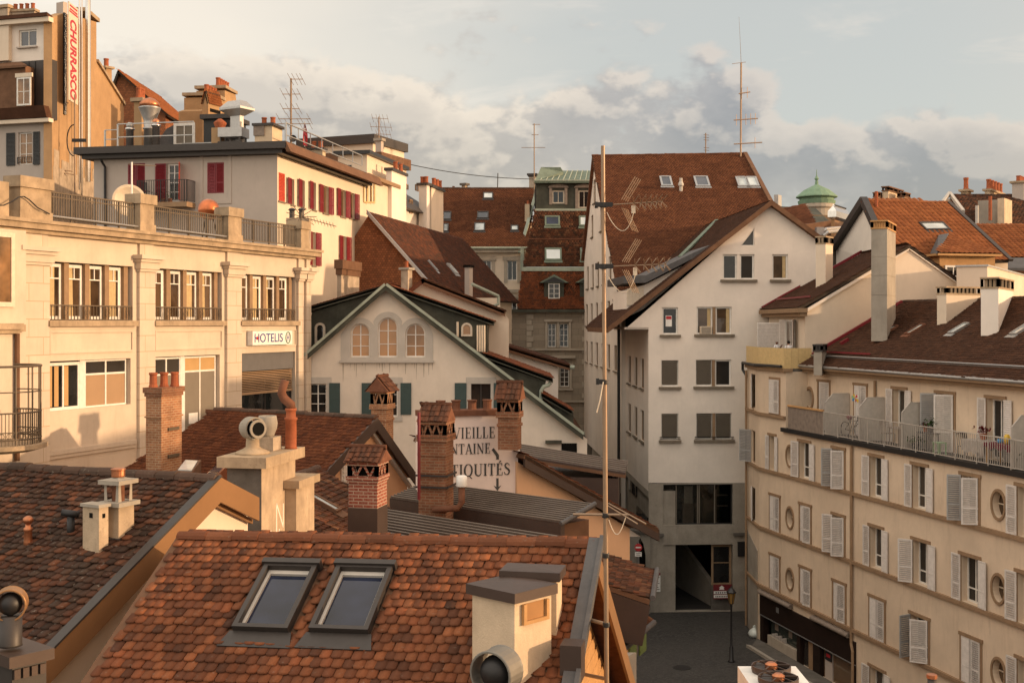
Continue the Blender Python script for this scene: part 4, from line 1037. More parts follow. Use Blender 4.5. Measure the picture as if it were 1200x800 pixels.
for(xa,xb,yt_,yb_)in((204,236,538,553),(240,266,545,556)):
 A=P(xa,yb_,32.8);B=P(xb-12,yb_+1,32.4);C=P(xb,yt_+2,34.4);D=P(xa+14,yt_,34.8);pl=roofplane(A,B,D)
 uv_=[((q-pl.O).dot(pl.e),(q-pl.O).dot(pl.s))for q in(A,B,C,D)];cx=sum(u for u,v in uv_)/4;cy=sum(v for u,v in uv_)/4
 f_=MB();f_.prism([pl.at(*q,0)for q in uv_],-UP*.5);w=f_.build('roof_lantern',MATS['copper_bright']if xa>230 else MATS['wood_brown'],hL)
 MB().ppoly(pl,[(cx+(u-cx)*.8,cy+(v-cy)*.75)for u,v in uv_],.004,.03).build('pane',MATS['skyglass_pale']if xa<230 else MATS['skyglass'],w)
 # ---- shed with brown ribbed metal roofs and the painted wall
hE=thing('antiques_house','pink wall painted with antiques lettering above ribbed brown metal roofs','house',(0,32,0))
def ribbed(b,TL,TR,BR_,BL,rib=.16,name='metal_roof'):
 pl=roofplane(BL,BR_,TL)
 uv_=[((q-pl.O).dot(pl.e),(q-pl.O).dot(pl.s))for q in(BL,BR_,TR,TL)]
 dk=MB().ppoly(pl,uv_,-.08,0).build(name,MATS['brown_sheet'],b);mb=MB();v0,v1=uv_[0][1],uv_[3][1]
 n=int(abs(v1-v0)/rib)
 for i in range(n):
  t=(i+.5)/n;a=pl.at(uv_[0][0]+(uv_[3][0]-uv_[0][0])*t,v0+(v1-v0)*t,.02);b2=pl.at(uv_[1][0]+(uv_[2][0]-uv_[1][0])*t,v0+(v1-v0)*t,.02)
  mb.bar(a,b2,rib*.3,.05,pl.n)
 mb.build('ribs',MATS['rib_line'],dk);return pl,dk
wE=facade(500,33.0,760,35.0)
e42,d42=grid_dir(42)
def pent(p,l0,l1,run,drop):
 TL=p-e42*l0;TR=p+e42*l1;dn=d42*-run-UP*drop;return TL,TR,TR+dn,TL+dn
TL,TR,BR_,BL=pent(P(545,571,33.0),1.6,4.55,1.35,.30)
ribbed(hE,TL,TR,BR_,BL,.125)
MB().prism([BL-UP*.03,BR_-UP*.03,BR_-UP*.36,BL-UP*.36],d42*.15).build('fascia',MATS['brown_sheet'],hE)
MB().tube([TR+UP*.02,BR_-UP*.02],.06,8).build('gutter',MATS['lead'],hE)
TL1,TR1,BR1,BL1=pent(P(455,597,30.8),.3,6.6,2.4,.55)
ribbed(hE,TL1,TR1,BR1,BL1,.15)
for(p0,p1,q1,q0,nm)in((BL,BR_,TR,TL,'upper_wall'),(BL1,BR1,TR1,TL1,'lower_wall')):
 MB().col([(p.x,p.y)for p in(p0+d42*.25,p1+d42*.25-e42*.2,q1-e42*.2,q0)],0.02,p0.z-.1).build(nm,MATS['plaster_peach']if nm[0]=='l' else MATS['wood_brown'],hE)
uL,uR=wE.u(492),wE.u(607);vt_=V(487,33.4);wl=MB()
wl.pbox(wE,uL,uR,-9.0,vt_,-.5,.0);wl.build('painted_wall',MATS['plaster_pink'],hE)
MB().pbox(wE,uL,wE.u(590),vt_+.002,vt_+.16,-.58,.07).build('coping',MATS['clay_dark'],hE)
for px in(519,537,556,574):q=wE.at(wE.u(px),vt_+.16,-.25);MB().lathe(q,[(.13,0),(.12,.05),(.12,.22),(.14,.24),(.14,.27),(.09,.27)],12).build('chimney_pot',MATS['clay_dark'],hE)
GL={'V':(.78,[('l',.10,1,.40,0,.15),('l',.70,1,.41,0,.05),('l',-.03,.98,.25,.98,.04),('l',.57,.98,.83,.98,.04)]),'I':(.34,[('l',.17,0,.17,1,.15),('l',.03,.02,.31,.02,.04),('l',.03,.98,.31,.98,.04)]),'E':(.64,[('l',.17,0,.17,1,.15),('l',.03,.02,.58,.02,.045),('l',.03,.98,.56,.98,.045),('l',.2,.51,.44,.51,.045),('l',.57,0,.57,.26,.035),('l',.55,.76,.55,1,.035),('l',.44,.4,.44,.62,.035)]),'L':(.60,[('l',.17,0,.17,1,.15),('l',.03,.02,.55,.02,.045),('l',.03,.98,.31,.98,.04),('l',.54,0,.54,.28,.035)]),'T':(.66,[('l',.33,0,.33,1,.15),('l',.02,.98,.64,.98,.045),('l',.19,.02,.47,.02,.04),('l',.04,.74,.04,1,.035),('l',.62,.74,.62,1,.035)]),'A':(.80,[('l',.40,1,.70,0,.15),('l',.38,1,.12,0,.05),('l',.2,.33,.58,.33,.045),('l',.0,.02,.25,.02,.04),('l',.53,.02,.84,.02,.04)]),'N':(.82,[('l',.14,0,.14,1,.05),('l',.68,0,.68,1,.05),('l',.14,.98,.66,.04,.15),('l',.02,.02,.27,.02,.04),('l',.55,.98,.82,.98,.04),('l',.0,.98,.16,.98,.04)]),'F':(.60,[('l',.17,0,.17,1,.15),('l',.03,.02,.31,.02,.04),('l',.03,.98,.56,.98,.045),('l',.2,.5,.44,.5,.045),('l',.55,.76,.55,1,.035)]),'O':(.84,[('o',.41,.5,.39,.52)]),'Q':(.84,[('o',.41,.5,.39,.52),('l',.42,.08,.74,-.2,.09)]),'U':(.78,[('l',.15,.28,.15,1,.15),('l',.64,.28,.64,1,.05),('c',.40,.28,.25,.28),('l',.01,.98,.30,.98,.04),('l',.52,.98,.78,.98,.04)]),'S':(.60,[('s',)]),' ':(.35,[]),}
def serif(parent,pl,s,u0,u1,v0,v1,o,m,accent=None):
 tot=sum(GL[c][0]for c in s)+.08*(len(s)-1);k=(u1-u0)/tot;hh=v1-v0;x=0;mb=MB();z=[0]
 def quad(ps):
  z[0]+=1;mb.prism([pl.at(u0+a*k,v0+b*hh,o)for a,b in ps],pl.n*(.006+z[0]*.0002))
 def strip(ps,ws):
  for i in range(len(ps)-1):
   (ax_,ay),(bx,by)=ps[i],ps[i+1];dx,dy=bx-ax_,by-ay;l=math.hypot(dx,dy)or 1;nx,ny=-dy/l,dx/l;w0,w1=ws[i]/2,ws[i+1]/2
   quad([(ax_-nx*w0,ay-ny*w0),(bx-nx*w1,by-ny*w1),(bx+nx*w1,by+ny*w1),(ax_+nx*w0,ay+ny*w0)])
 for ch in s:
  w,ss=GL[ch]
  for q in ss:
   if q[0]=='l':
    _,a,b,c,d,t=q
    if abs(a-c)<1e-6:quad([(x+a-t/2,b),(x+a+t/2,b),(x+a+t/2,d),(x+a-t/2,d)])
    elif abs(b-d)<1e-6:quad([(x+a,b-t/2),(x+c,b-t/2),(x+c,b+t/2),(x+a,b+t/2)])
    else:quad([(x+a-t/2,b),(x+c-t/2,d),(x+c+t/2,d),(x+a+t/2,b)])
   elif q[0]=='o':
    _,cx,cy,rx,ry=q;n=20;pp=[(x+cx+(rx-.06)*math.cos(2*math.pi*i/n),cy+(ry-.02)*math.sin(2*math.pi*i/n))for i in range(n+1)]
    strip(pp,[.045+.11*abs(math.cos(2*math.pi*i/n))for i in range(n+1)])
   elif q[0]=='c':
    _,cx,cy,rx,ry=q;n=10;pp=[(x+cx+rx*math.cos(math.pi+math.pi*i/n),cy+(ry-.02)*math.sin(math.pi+math.pi*i/n))for i in range(n+1)]
    strip(pp,[.15-.10*i/n for i in range(n+1)])
   elif q[0]=='s':
    pp=[(.50,.78),(.44,.93),(.30,.985),(.14,.90),(.10,.75),(.20,.60),(.36,.50),(.48,.37),(.50,.22),(.40,.06),(.25,.015),(.10,.08),(.05,.26)]
    strip([(x+a,b)for a,b in pp],[.03,.05,.06,.09,.11,.14,.16,.14,.11,.09,.06,.05,.03])
  if accent is not None and s.index(ch)==accent and ch=='E':pass
  x+=w+.08
 if accent is not None:
  xs=sum(GL[c][0]+.08 for c in s[:accent]);quad([(xs+.26,1.06),(xs+.34,1.06),(xs+.48,1.22),(xs+.38,1.22)])
 return mb.build('lettering',MATS['ink_dark'],parent)
pw=bpy.data.objects['painted_wall']
def wl_v(py):return V(py,33.5)
def line(s,pxa,pxb,yt,yb,acc=None,k=0):
 serif(pw,wE,s,wE.u(pxa),wE.u(pxb),wl_v(yb),wl_v(yt),.002,'ink',acc)
line('VIEILLE',530.5,580,500,513)
line('FONTAINE',511,574.5,519,531)
line('ANTIQUITES',505,598,543,557,8)
ar=MB();u_=wE.u
ar.ppoly(wE,[(u_(576),wl_v(527)),(u_(578.5),wl_v(525)),(u_(584.5),wl_v(533)),(u_(581.5),wl_v(535))],.002,.01)
ar.ppoly(wE,[(u_(581.4),wl_v(538.5)),(u_(584.6),wl_v(538.5)),(u_(584.6),wl_v(533.2)),(u_(581.6),wl_v(535.2))],.002,.011)
ar.ppoly(wE,[(u_(581.6),wl_v(572)),(u_(584.2),wl_v(572)),(u_(584.2),wl_v(560.5)),(u_(581.6),wl_v(560.5))],.002,.01)
ar.ppoly(wE,[(u_(578.5),wl_v(569)),(u_(582.9),wl_v(575.5)),(u_(587.3),wl_v(569)),(u_(582.9),wl_v(571.6))],.002,.0105)
ar.build('painted_arrow',MATS['ink_dark'],pw)
chimney(hE,583.5,606.3,611,486.5,527.5,32.7,12,'brick_old',.0,cap=('hood',.42,.44,.10),axis=1,bands=((498.5,.03,.08),(487.5,.05,.1)),bb=.55)
stP,fpP,zP=chimney(hE,490.5,522,527.5,514,591,30.6,13,'brick_old',.8,cap=('hood',.42,.40,.05),axis=1,bands=((533,.025,.07),(515,.05,.12),(554,.02,.04)),bb=.75)
fr=MB()
for yy in(557.5,571):z=H+V(yy,30.6);g=grow(fpP,.06);fr.bar((*g[0],z),(*g[3],z),.035,.05);fr.bar((*g[0],z),(*g[1],z),.035,.05)
fr.build('iron_strap',MATS['zinc_dark'],stP)
q=P(491,483,30.4);t=thing('red_flue_pipe','thin red pipe running up beside the large brick chimney','pipe',(q.x,q.y,H+V(585,30.4)))
MB().tube([Vector((q.x,q.y,H+V(585,30.4))),q],.04,10).build('pipe',MATS['sign_maroon'],t)
q0=P(541,562,30.5);t=thing('steel_flue','short white-capped flue beside the foot of the large brick chimney','flue pipe',(q0.x,q0.y,H+V(597,30.5)))
MB().tube([Vector((q0.x-.75,q0.y,H+V(597,30.5))),Vector((q0.x-.1,q0.y,H+V(595,30.5))),Vector((q0.x,q0.y,H+V(588,30.5))),Vector((q0.x,q0.y,H+V(570,30.5)))],.085,12).build('pipe',MATS['clay_dark'],t,True)
MB().lathe((q0.x,q0.y,H+V(570,30.5)),[(.13,0),(.14,.02),(.14,.26),(.12,.28),(.08,.29)],14).build('cap',MATS['sign_white'],t,True)
# ---- peach gable on the lane: verge falls to the right
hPe=thing('lane_house','peach walled house whose tiled verge falls right towards the dark lane','house',(3,35,0))
wP=facade(600,33.6,760,36.6);uA,vA=wP.uv(604,541);uB,vB=wP.uv(757,630);uC=wP.u(738);vB=wP.uv(738,619)[1]
wl=MB();wl.ppoly(wP,[(uA+.06,-H+.02),(uC,-H+.02),(uC,vB),(uA+.06,vA)],-5.5,0);wl.build('wall',MATS['plaster_peach'],hPe)
A0,B0=wP.at(*wP.uv(608,531),.30),wP.at(*wP.uv(765,618.5),.30);bk=wP.n*-6.0
dv=B0-A0
rl=MB();rl.prism([A0-UP*.36,A0-UP*.36-wP.n*.09,A0-wP.n*.09-UP*.02,A0-UP*.02],dv);rl.build('verge_board',MATS['brown_sheet'],hPe)  # brown board coloured extra dark, its shade put into the colour
roof(hPe,MATS['tile_red'],B0,B0+bk,A0+bk,A0,.19,.17,'plain',under=MATS['wood_brown'])
MB().ppoly(wP,[(uC+.01,wP.uv(738,629)[1]),(wP.u(753),wP.uv(753,629)[1]),(uC+.01,vB)],-2,-.1).build('white_patch',MATS['plaster_white'],hPe)
hSh=thing('dark_shed','dark brown metal-roofed shed wing behind the peach gable','house',(4,44,0))
TL,TR,BR_,BL=P(608,520,47),P(735,545,46),P(733,553.5,42.8),P(612,534,43.5)
pls,dks=ribbed(hSh,TL,TR,BR_,BL,.5)
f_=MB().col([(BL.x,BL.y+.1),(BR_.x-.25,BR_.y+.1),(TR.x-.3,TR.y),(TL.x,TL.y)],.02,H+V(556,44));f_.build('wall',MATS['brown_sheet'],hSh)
f_=MB();f_.prism([BL-UP*.02,BR_-UP*.02,BR_-UP*.2,BL-UP*.2],Vector((.02,.12,0)));f_.build('fascia',MATS['wood_brown'],hSh)
ppx=MB();q=P(727,553,42.9);ppx.tube([q,q+Vector((-.2,.1,-.15)),q+Vector((-.28,.2,-.4)),q+Vector((-.28,.2,-3))],.06,8);ppx.build('downpipe',MATS['iron_black'],hSh)
# ---- two tiled canopies stepping down to the lane
hK=thing('canopy_house','low house by the lane with two tiled pent roofs and olive shutters','house',(4,40,0))
E0,E1=P(762,703,30.02),P(767.5,669,33.42);W0,W1=P(640,661,30.49),P(655,628,33.89)
roof(hK,MATS['tile_mixed'],E0,E1,W1,W0,.2,.17,'plain',under=MATS['wood_brown'],jit=2)
gutter(hK,E0+UP*.05+Vector((.06,0,0)),E1+UP*.05+Vector((.06,0,0)),.075,'lead')
MB().prism([E0-UP*.14,W0-UP*.14,W0-UP*1.6,E0-UP*1.15-Vector((.2,0,0))],Vector((0,4.0,0))).build('upper_wall',MATS['brown_sheet'],hK)  # dark sheet colour stands in for the shade on this wall
F0,F1=P(716,769,29.23),P(764,728,33.18);T0,T1=P(672,712,30.49),P(716,690,33.97)
plk,_=roof(hK,MATS['tile_mixed'],F0,F1,T1,T0,.21,.18,'plain',under=MATS['wood_brown'],jit=2)
gutter(hK,F0+Vector((.05,-.03,-.02)),F1+Vector((.05,0,-.02)),.085,'lead')
wk=wallplane(F0+Vector((-.55,.3,0)),F1+Vector((-.55,-.25,0)));Lk=(F1-F0).length-.55
bd=MB();bd.ppoly(wk,[(-1.5,-H+.02),(Lk,-H+.02),(Lk,V(745,32)),(-1.5,V(745,32))],-3.0,0);bd.build('wall',MATS['plaster_peach'],hK)
for i,px in enumerate((736,748)):
 uu=wk.u(px);leaf(hK,wk,uu,.03,1,0,.62,V(795,31.2),V(752,31.6),'shutter_olive',True)
MB().pbox(wk,wk.u(741),wk.u(747),V(792,31.2),V(754,31.6),.002,.02).build('window',MATS['glass'],hK)
sb=MB();q=P(727,772,28.8);sb.prism([q,q+Vector((.45,.6,0)),q+Vector((.45,.6,-2)),q+Vector((0,0,-2))],Vector((-.3,.02,0)));sb.build('stone_pier',MATS['concrete'],hK)
# ================== GABLE HOUSE with three arched windows
hF=thing('gabled_house','big cream gabled house with three arched attic windows and dark green shutters','house',(-3,58,0))
plF=facade(360,58,700,58)
def UV(pl,px,py):return pl.uv(px,py)
outF=[(plF.u(340),-H+.02),(plF.u(688),-H+.02),UV(plF,688,514),UV(plF,453,337.5),UV(plF,340,436)]
holes=[]
def hole(pl,px0,px1,py0,py1,dep=.2):
 pm=(px0+px1)/2;u0,u1=pl.u(px0),pl.u(px1);v1=pl.uv(pm,py0)[1];v0=pl.uv(pm,py1)[1]
 return u0,u1,v0,v1
def arch(u0,u1,v0,v1,n=14):
 cx,rad=(u0+u1)/2,(u1-u0)/2;vc=v1-rad
 return[(u0,v0),(u1,v0)]+[(cx+rad*math.cos(math.pi*i/n),vc+rad*math.sin(math.pi*i/n))for i in range(n+1)]
ars=[hole(plF,*q)for q in((411,433.5,379,418.5),(443,466,372,418.5),(475,498.5,379,418.5))]
for q in ars:holes.append((arch(*q),.22));window(hF,plF,*q,rec=.2,cols=2,rows=3,fm='white_paint',glass='glass_amber',fw=.07,arch=True)
wns=[hole(plF,*q)for q in((362,382.5,449.5,485),(444,466,449.5,488),(552,575,449.5,484))]
for i,q in enumerate(wns):
 holes.append((rect(*q),.22))
 w=window(hF,plF,*q,rec=.2,cols=2,rows=3 if i<2 else 1,fm='white_paint' if i<2 else 'zinc_dark',glass='glass',fw=.06 if i<2 else .03)
MB().wall(plF,outF,holes,.22).build('wall',MATS['plaster_gable'],hF)
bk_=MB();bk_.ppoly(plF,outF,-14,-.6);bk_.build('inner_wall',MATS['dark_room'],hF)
lw=MB();lw.face([plF.at(*outF[1]),plF.at(outF[1][0],outF[1][1],-14),plF.at(outF[2][0],outF[2][1],-14),plF.at(*outF[2])]);lw.build('side_wall',MATS['plaster_gable'],hF)
for(px0,px1,side)in((386,398.5,1),(424,437,1),(469.5,482,1),(533,546.5,1),(578.5,591,1)):
 u0,u1=plF.u(px0),plF.u(px1);leaf(hF,plF,u0,.045,1,0,u1-u0,V(485.5,58),V(448.5,58),'shutter_green',True)
for(u0,u1,v0,v1)in wns:
 sr=MB();sr.pbox(plF,u0-.20,u0-.001,v0-.02,v1,.003,.03);sr.pbox(plF,u1+.001,u1+.20,v0-.02,v1,.003,.03);sr.pbox(plF,u0-.24,u1+.24,v1+.002,v1+.32,.003,.034);sr.pbox(plF,u0-.24,u1+.24,v0-.22,v0-.022,.003,.05);sr.build('window_surround',MATS['stone_grey'],hF)
b0=UV(plF,399.5,422);b1_=UV(plF,507.5,422);n=12;ao=[b0,b1_]
for q in reversed(ars):
 cx=(q[0]+q[1])/2;rad=(q[1]-q[0])/2+.28;vc=q[3]-(q[1]-q[0])/2
 ao+=[(cx+rad*math.cos(a),vc+rad*math.sin(a))for a in[math.pi*(.12+.76*i/n)for i in range(n+1)]]
ao=[ao[0],ao[1]]+[(b1_[0],UV(plF,507.5,392)[1])]+ao[2:]+[(b0[0],UV(plF,399.5,392)[1])]
bd=MB();bd.wall(plF,ao,[(arch(*q),.022)for q in ars],.02,.025)
for i in range(len(ao)):p,q=ao[i],ao[(i+1)%len(ao)];bd.face([plF.at(*p,.002),plF.at(*q,.002),plF.at(*q,.025),plF.at(*p,.025)])
bd.build('arch_surround',MATS['stone_grey'],hF)
MB().pbox(plF,b0[0]-.05,b1_[0]+.05,b0[1]-.12,b0[1]-.002,.003,.14).build('arch_sill',MATS['stone_grey'],hF)
dr_=MB()
for i in range(34):
 u=b0[0]+(b1_[0]-b0[0])*random.random();l_=random.uniform(.1,1.0)**1.6*(1 if i%3 else .5);w_=random.uniform(.012,.04);vv=b0[1]-.125
 dr_.ppoly(plF,[(u-w_,vv),(u+w_,vv),(u+w_*.3,vv-l_),(u-w_*.3,vv-l_)],.0015,.003+i*.00005)
dr_.ppoly(plF,[(b0[0],b0[1]-.14),(b1_[0],b0[1]-.14),(b1_[0],b0[1]-.124),(b0[0],b0[1]-.124)],.0015,.0055)
dr_.build('drip_stains',MATS['drip'],hF)
apex,eL,eR=plF.at(*UV(plF,453,334),.35),plF.at(*UV(plF,336,436.5),.35),plF.at(*UV(plF,683,507.5),.35);bkv=Vector((0,13,0))
roof(hF,MATS['tile_umber'],eR,eR+bkv,apex+bkv,apex,.2,.17,'plain',under=MATS['copper_dark'],name='roof')
roof(hF,MATS['tile_umber'],eL+bkv,eL,apex,apex+bkv,.2,.17,'plain',under=MATS['copper_dark'],name='roof')
vg=MB()
for A_,B_ in((eL,apex),(eR,apex)):
 d_=(B_-A_).normalized();nn=Vector((-d_.z,0,d_.x))if d_.x>0 else Vector((d_.z,0,-d_.x))
 vg.prism([A_+Vector((0,-.02,-.03)),A_+Vector((0,-.14,-.03)),A_+Vector((0,-.14,0))+nn*.10,A_+Vector((0,-.02,0))+nn*.10],(B_-A_)*1.0)
vg.build('verge_flashing',MATS['copper_pale'],hF)
vg=MB()
for A_,B_ in((eL,apex),(eR,apex)):
 vg.prism([A_+Vector((0,-.02,-.28)),A_+Vector((0,-.08,-.28)),A_+Vector((0,-.08,-.035)),A_+Vector((0,-.02,-.035))],(B_-A_))
vg.build('verge_board',MATS['copper_dark'],hF)
def dormer(b,pts,y0,depth,tA,tB,rise_tile,win=None,lab=None):
 """cheek polygon (pixel points at distance y0) carried back as a solid, tiles on top"""
 ck=MB();base=[P(x,y,y0)for x,y in pts];ck.prism(base,Vector((0,depth,0)));c=ck.build('dormer',MATS['copper_dark'],b)
 seams=MB();xs=sorted(p[0]for p in pts);A,B=P(*tA,y0-.25),P(*tB,y0-.25)
 if B.x<A.x:A,B=B,A
 nrm=Vector((-(B.z-A.z),0,B.x-A.x)).normalized()
 f=MB();f.prism([A-Vector((0,0,.20)),A-Vector((0,-.06,.20)),A+Vector((0,.06,-.02)),A-Vector((0,0,.02))],B-A);f.build('dormer_fascia',MATS['copper_dark'],c)
 dd=Vector((0,depth,0))
 if B.z<A.z:roof(b,MATS['tile_hung'],B,B+dd,A+dd,A,.2,.17,'roll',under=MATS['copper_dark'],name='dormer_roof')
 else:roof(b,MATS['tile_hung'],A+dd,A,B,B+dd,.2,.17,'roll',under=MATS['copper_dark'],name='dormer_roof')
 return c
c1=dormer(hF,[(460,342),(571,376),(571,419),(566,422)],59.6,6,(457,335),(579,377),0)
pd=facade(400,59.6,700,59.6)
q=hole(pd,540.5,553.5,378,394);window(c1,pd,*q,rec=-.03,cols=1,rows=1,fm='cream_paint',glass='glass_amber',fw=.1,arch=True)
gp_=MB()
for px in(559.5,562.2,564.9,567.6):gp_.tube([P(px,381,59.4),P(px,412,59.4)],.05,8)
gp_.tube([P(536,377,59.4),P(536,395,59.4)],.06,8);gp_.build('downpipes',MATS['cream_paint'],c1)
c2=dormer(hF,[(572,424),(640,446),(637,458),(627,468)],58.9,6,(569,415),(648,444),0)
dp=MB();dp.tube([P(645,448,58.8),P(643,451,58.8),P(637,453,58.8),P(634,458,58.8),P(633.5,470,58.8)],.10,10);dp.build('downpipe',MATS['copper_pale'],c2)
c3=dormer(hF,[(452,338),(366,366),(364,372),(364,412)],59.6,6,(455,333),(352,363),0)
q=hole(pd,369,381.5,378,402);window(c3,pd,*q,rec=-.03,cols=1,rows=1,fm='cream_paint',glass='glass',fw=.12,arch=True)
c4=dormer(hF,[(636,462),(664,478),(672,484),(672,504)],58.9,3,(635,461),(671,482),0)
ap=MB();ap.pbox(plF,plF.u(658),plF.u(676),-9.5,V(519,58),.002,.05);ap.build('passage_opening',MATS['soot'],hF)  # near-black sheet on the wall, the passage's shade put into its colour
MB().pbox(plF,plF.u(639),plF.u(658),V(519,58),V(515.5,58),.002,.25).build('ledge',MATS['copper_dark'],hF)
for(lab,pts,d_,vb)in(('cream house with a brown tiled verge just behind the arched gable',[(470,420),(596,420),(596,374),(590,366),(497,329),(478,344)],63.5,((494,325.5),(592,364))),('white walled house with dark eaves behind the copper dormers',[(560,480),(654,480),(654,431),(582,404),(560,398)],69,((576,400),(668,428)))):
 h_=thing('narrow_house',lab,'house',(X(pts[0][0],d_),d_,0));w_=MB();pp=[P(x,y,d_)for x,y in pts];pp[0].z=.02;pp[1].z=.02
 w_.prism(pp,Vector((0,8,0)));w_.build('wall',MATS['plaster_cream' if d_<65 else 'plaster_white'],h_)
 A,B=P(*vb[0],d_-.4),P(*vb[1],d_-.4);dd=Vector((0,8.4,0))
 roof(h_,MATS['tile_slatey'],B,B+dd,A+dd,A,.2,.17,'plain',under=MATS['wood_brown'],thick=.16)
 MB().prism([A-UP*.05,A-UP*.30,A+Vector((0,.1,-.30)),A+Vector((0,.1,-.05))],B-A).build('verge_board',MATS['wood_brown'],h_)
 if d_<65:
  A2,B2=P(497,325.5,d_-.4),P(478,340,d_-.4);MB().prism([A2+UP*.03,A2-UP*.26,A2+Vector((0,.1,-.26)),A2+Vector((0,.1,.03))],B2-A2).build('verge_board',MATS['tile_slatey'],h_)
  chimney(h_,470,478,483,316,336,63,20,'plaster_shabby',2,cap=('slab',.1,.12,'concrete'),pots=1)
 else:
  MB().tube([B+UP*-.1,B+Vector((.25,0,-.12))],.12,8).build('gutter',MATS['copper_pale'],h_)
  # ================== HOTEL (left, sunlit)
hH=thing('hotel','long sunlit cream hotel facade with tall paired windows and a roof-terrace balustrade','hotel',(-14,50,0))
HP=facade(0,39.8,360,57.8)
hu=lambda px:HP.u(px)
ZC0,ZC1=3.2,3.52
uS,uE=hu(-90),hu(362)
hh=[]
bays_up=[(57,155.5),(181,260),(281.5,346.5)]
bays_lo=[(58.5,153),(181.5,257.5),(282,346)]
lo_bot=[-3.12,-4.55,-4.6]
for(a,b_)in bays_up:hh.append((rect(hu(a),hu(b_),.08,2.16),.42))
for(a,b_),lb in zip(bays_lo,lo_bot):hh.append((rect(hu(a),hu(b_),lb,-1.36),.30))
MB().wall(HP,rect(uS,uE,-H+.02,ZC0),hh,.3).build('wall',MATS['hotel_stone'],hH)
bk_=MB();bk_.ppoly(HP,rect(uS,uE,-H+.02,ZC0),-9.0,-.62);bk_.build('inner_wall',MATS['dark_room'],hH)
MB().face([HP.at(uE,-H+.02,0),HP.at(uE,-H+.02,-9),HP.at(uE,ZC0,-9),HP.at(uE,ZC0,0)]).build('end_wall',MATS['hotel_stone'],hH)
MB().ppoly(HP,rect(uS,uE,ZC0+.003,ZC1+.06),-9,-.8).build('terrace',MATS['concrete'],hH)
cn=MB();cn.pbox(HP,uS,uE+.42,ZC0,ZC1,-.4,.42);cn.pbox(HP,uS,uE+.25,ZC0-.14,ZC0-.003,-.1,.22);cn.pbox(HP,uS,uE+.52,ZC1-.12,ZC1-.002,.421,.52)
cn.build('cornice',MATS['stone_weathered'],hH)
pil=[(21,55),(160.5,179),(263.5,280.5),(347.2,353),(356.5,362)]
for a,b_ in pil:
 pm_=MB();cpm=MB();u0,u1=hu(a),hu(b_);pm_.pbox(HP,u0,u1,-H+.02,1.98,.003,.13);pm_.pbox(HP,u0+.05,u1-.05,2.62,ZC0-.142,.003,.10)
 for i,(e,h0,h1)in enumerate(((.06,1.983,2.08),(.12,2.083,2.34),(.20,2.343,2.46),(.30,2.463,2.615))):cpm.pbox(HP,u0-e*.8,u1+e*.8,h0,h1,.003,.14+e)
 pm_.build('pilaster',MATS['hotel_ashlar'],hH);cpm.build('capital',MATS['hotel_stone'],hH)
for k,(a,b_)in enumerate(bays_up):
 u0,u1=hu(a),hu(b_);n=4;W=(u1-u0)*.955/n;pq=.24
 pr=MB()
 for i in range(n):
  x0=u0+i*W+(0 if i==0 else pq/2);x1=u0+(i+1)*W-pq/2
  if i<n-1 or True:pr.pbox(HP,x1+.002,x1+pq-.002,.081,2.158,-.40,-.16)
  w=window(hH,HP,x0,x1,.12,2.10,rec=.34,cols=1,fm='white_paint',glass='glass_warm',fw=.115)
  tb=MB();tb.pbox(HP,x0+.11,x1-.11,1.56,1.60,-.335,-.285);tb.pbox(HP,(x0+x1)/2-.02,(x0+x1)/2+.02,1.6,1.99,-.335,-.29);tb.build('glazing_bar',MATS['white_paint'],w)
  cu=MB();nn=14;lf=(k*4+i)%3;xa,xb=(x0+.1,x0+.1+(x1-x0)*(.55,.35,.18)[lf]);k0=len(cu.v)
  for s_ in range(nn+1):
   t=s_/nn;oo=-.318+.006*math.sin(t*22+i)
   cu.v+=[tuple(HP.at(xa+(xb-xa)*t,.2,oo)),tuple(HP.at(xa+(xb-xa)*t*(.85 if lf else 1),2.05,oo))]
  for s_ in range(nn):q=k0+2*s_;cu.f.append((q,q+2,q+3,q+1))
  cu.build('curtain',MATS['curtain'],w)
  if(k,i)in((0,3),(1,0),(2,3),(2,1)):
   a1=HP.at(x0+.12,1.98,-.28);q=Plane(HP.at(x1-.12,.2,-.28),-HP.e*math.cos(R(24))-HP.n*math.sin(R(24)),(0,0,1));sm=MB();ww=x1-x0-.26
   for c in(0,ww-.06):sm.pbox(q,c,c+.06,0,1.8,-.02,.02)
   sm.build('open_sash',MATS['white_paint'],w)
 pr.build('window_pier',MATS['trim_brown'],hH)
 MB().pbox(HP,u0-.14,u1+.12,-.13,.075,.003,.20).build('sill',MATS['stone_weathered'],hH)
 rl=MB();o=-.04
 rl.pbox(HP,u0,u1,.60,.64,o,o+.04);rl.pbox(HP,u0,u1,.10,.125,o,o+.03)
 m=int((u1-u0)/.16)
 for i in range(m+1):x=u0+(u1-u0)*i/m;rl.pbox(HP,x-.011,x+.011,.08,.62,o+.004,o+.026)
 for i in range(4):
  cx=u0+(u1-u0)*(i+.75)/4
  for r_ in(.07,.12):rl.tube([HP.at(cx+r_*math.cos(t),.36+r_*1.5*math.sin(t),o+.045)for t in np.linspace(0,2*math.pi,13)],.009,5)
 rl.build('window_railing',MATS['iron'],hH)
 pn=MB();pa,pb_=u0+.02,u1-.02
 for(x0,x1,y0,y1)in((pa,pb_,-.36,-.30),(pa,pb_,-1.10,-1.04),(pa,pa+.06,-1.04,-.36),(pb_-.06,pb_,-1.04,-.36)):pn.pbox(HP,x0,x1,y0,y1,.003,.05)
 pn.build('panel_moulding',MATS['hotel_stone'],hH)
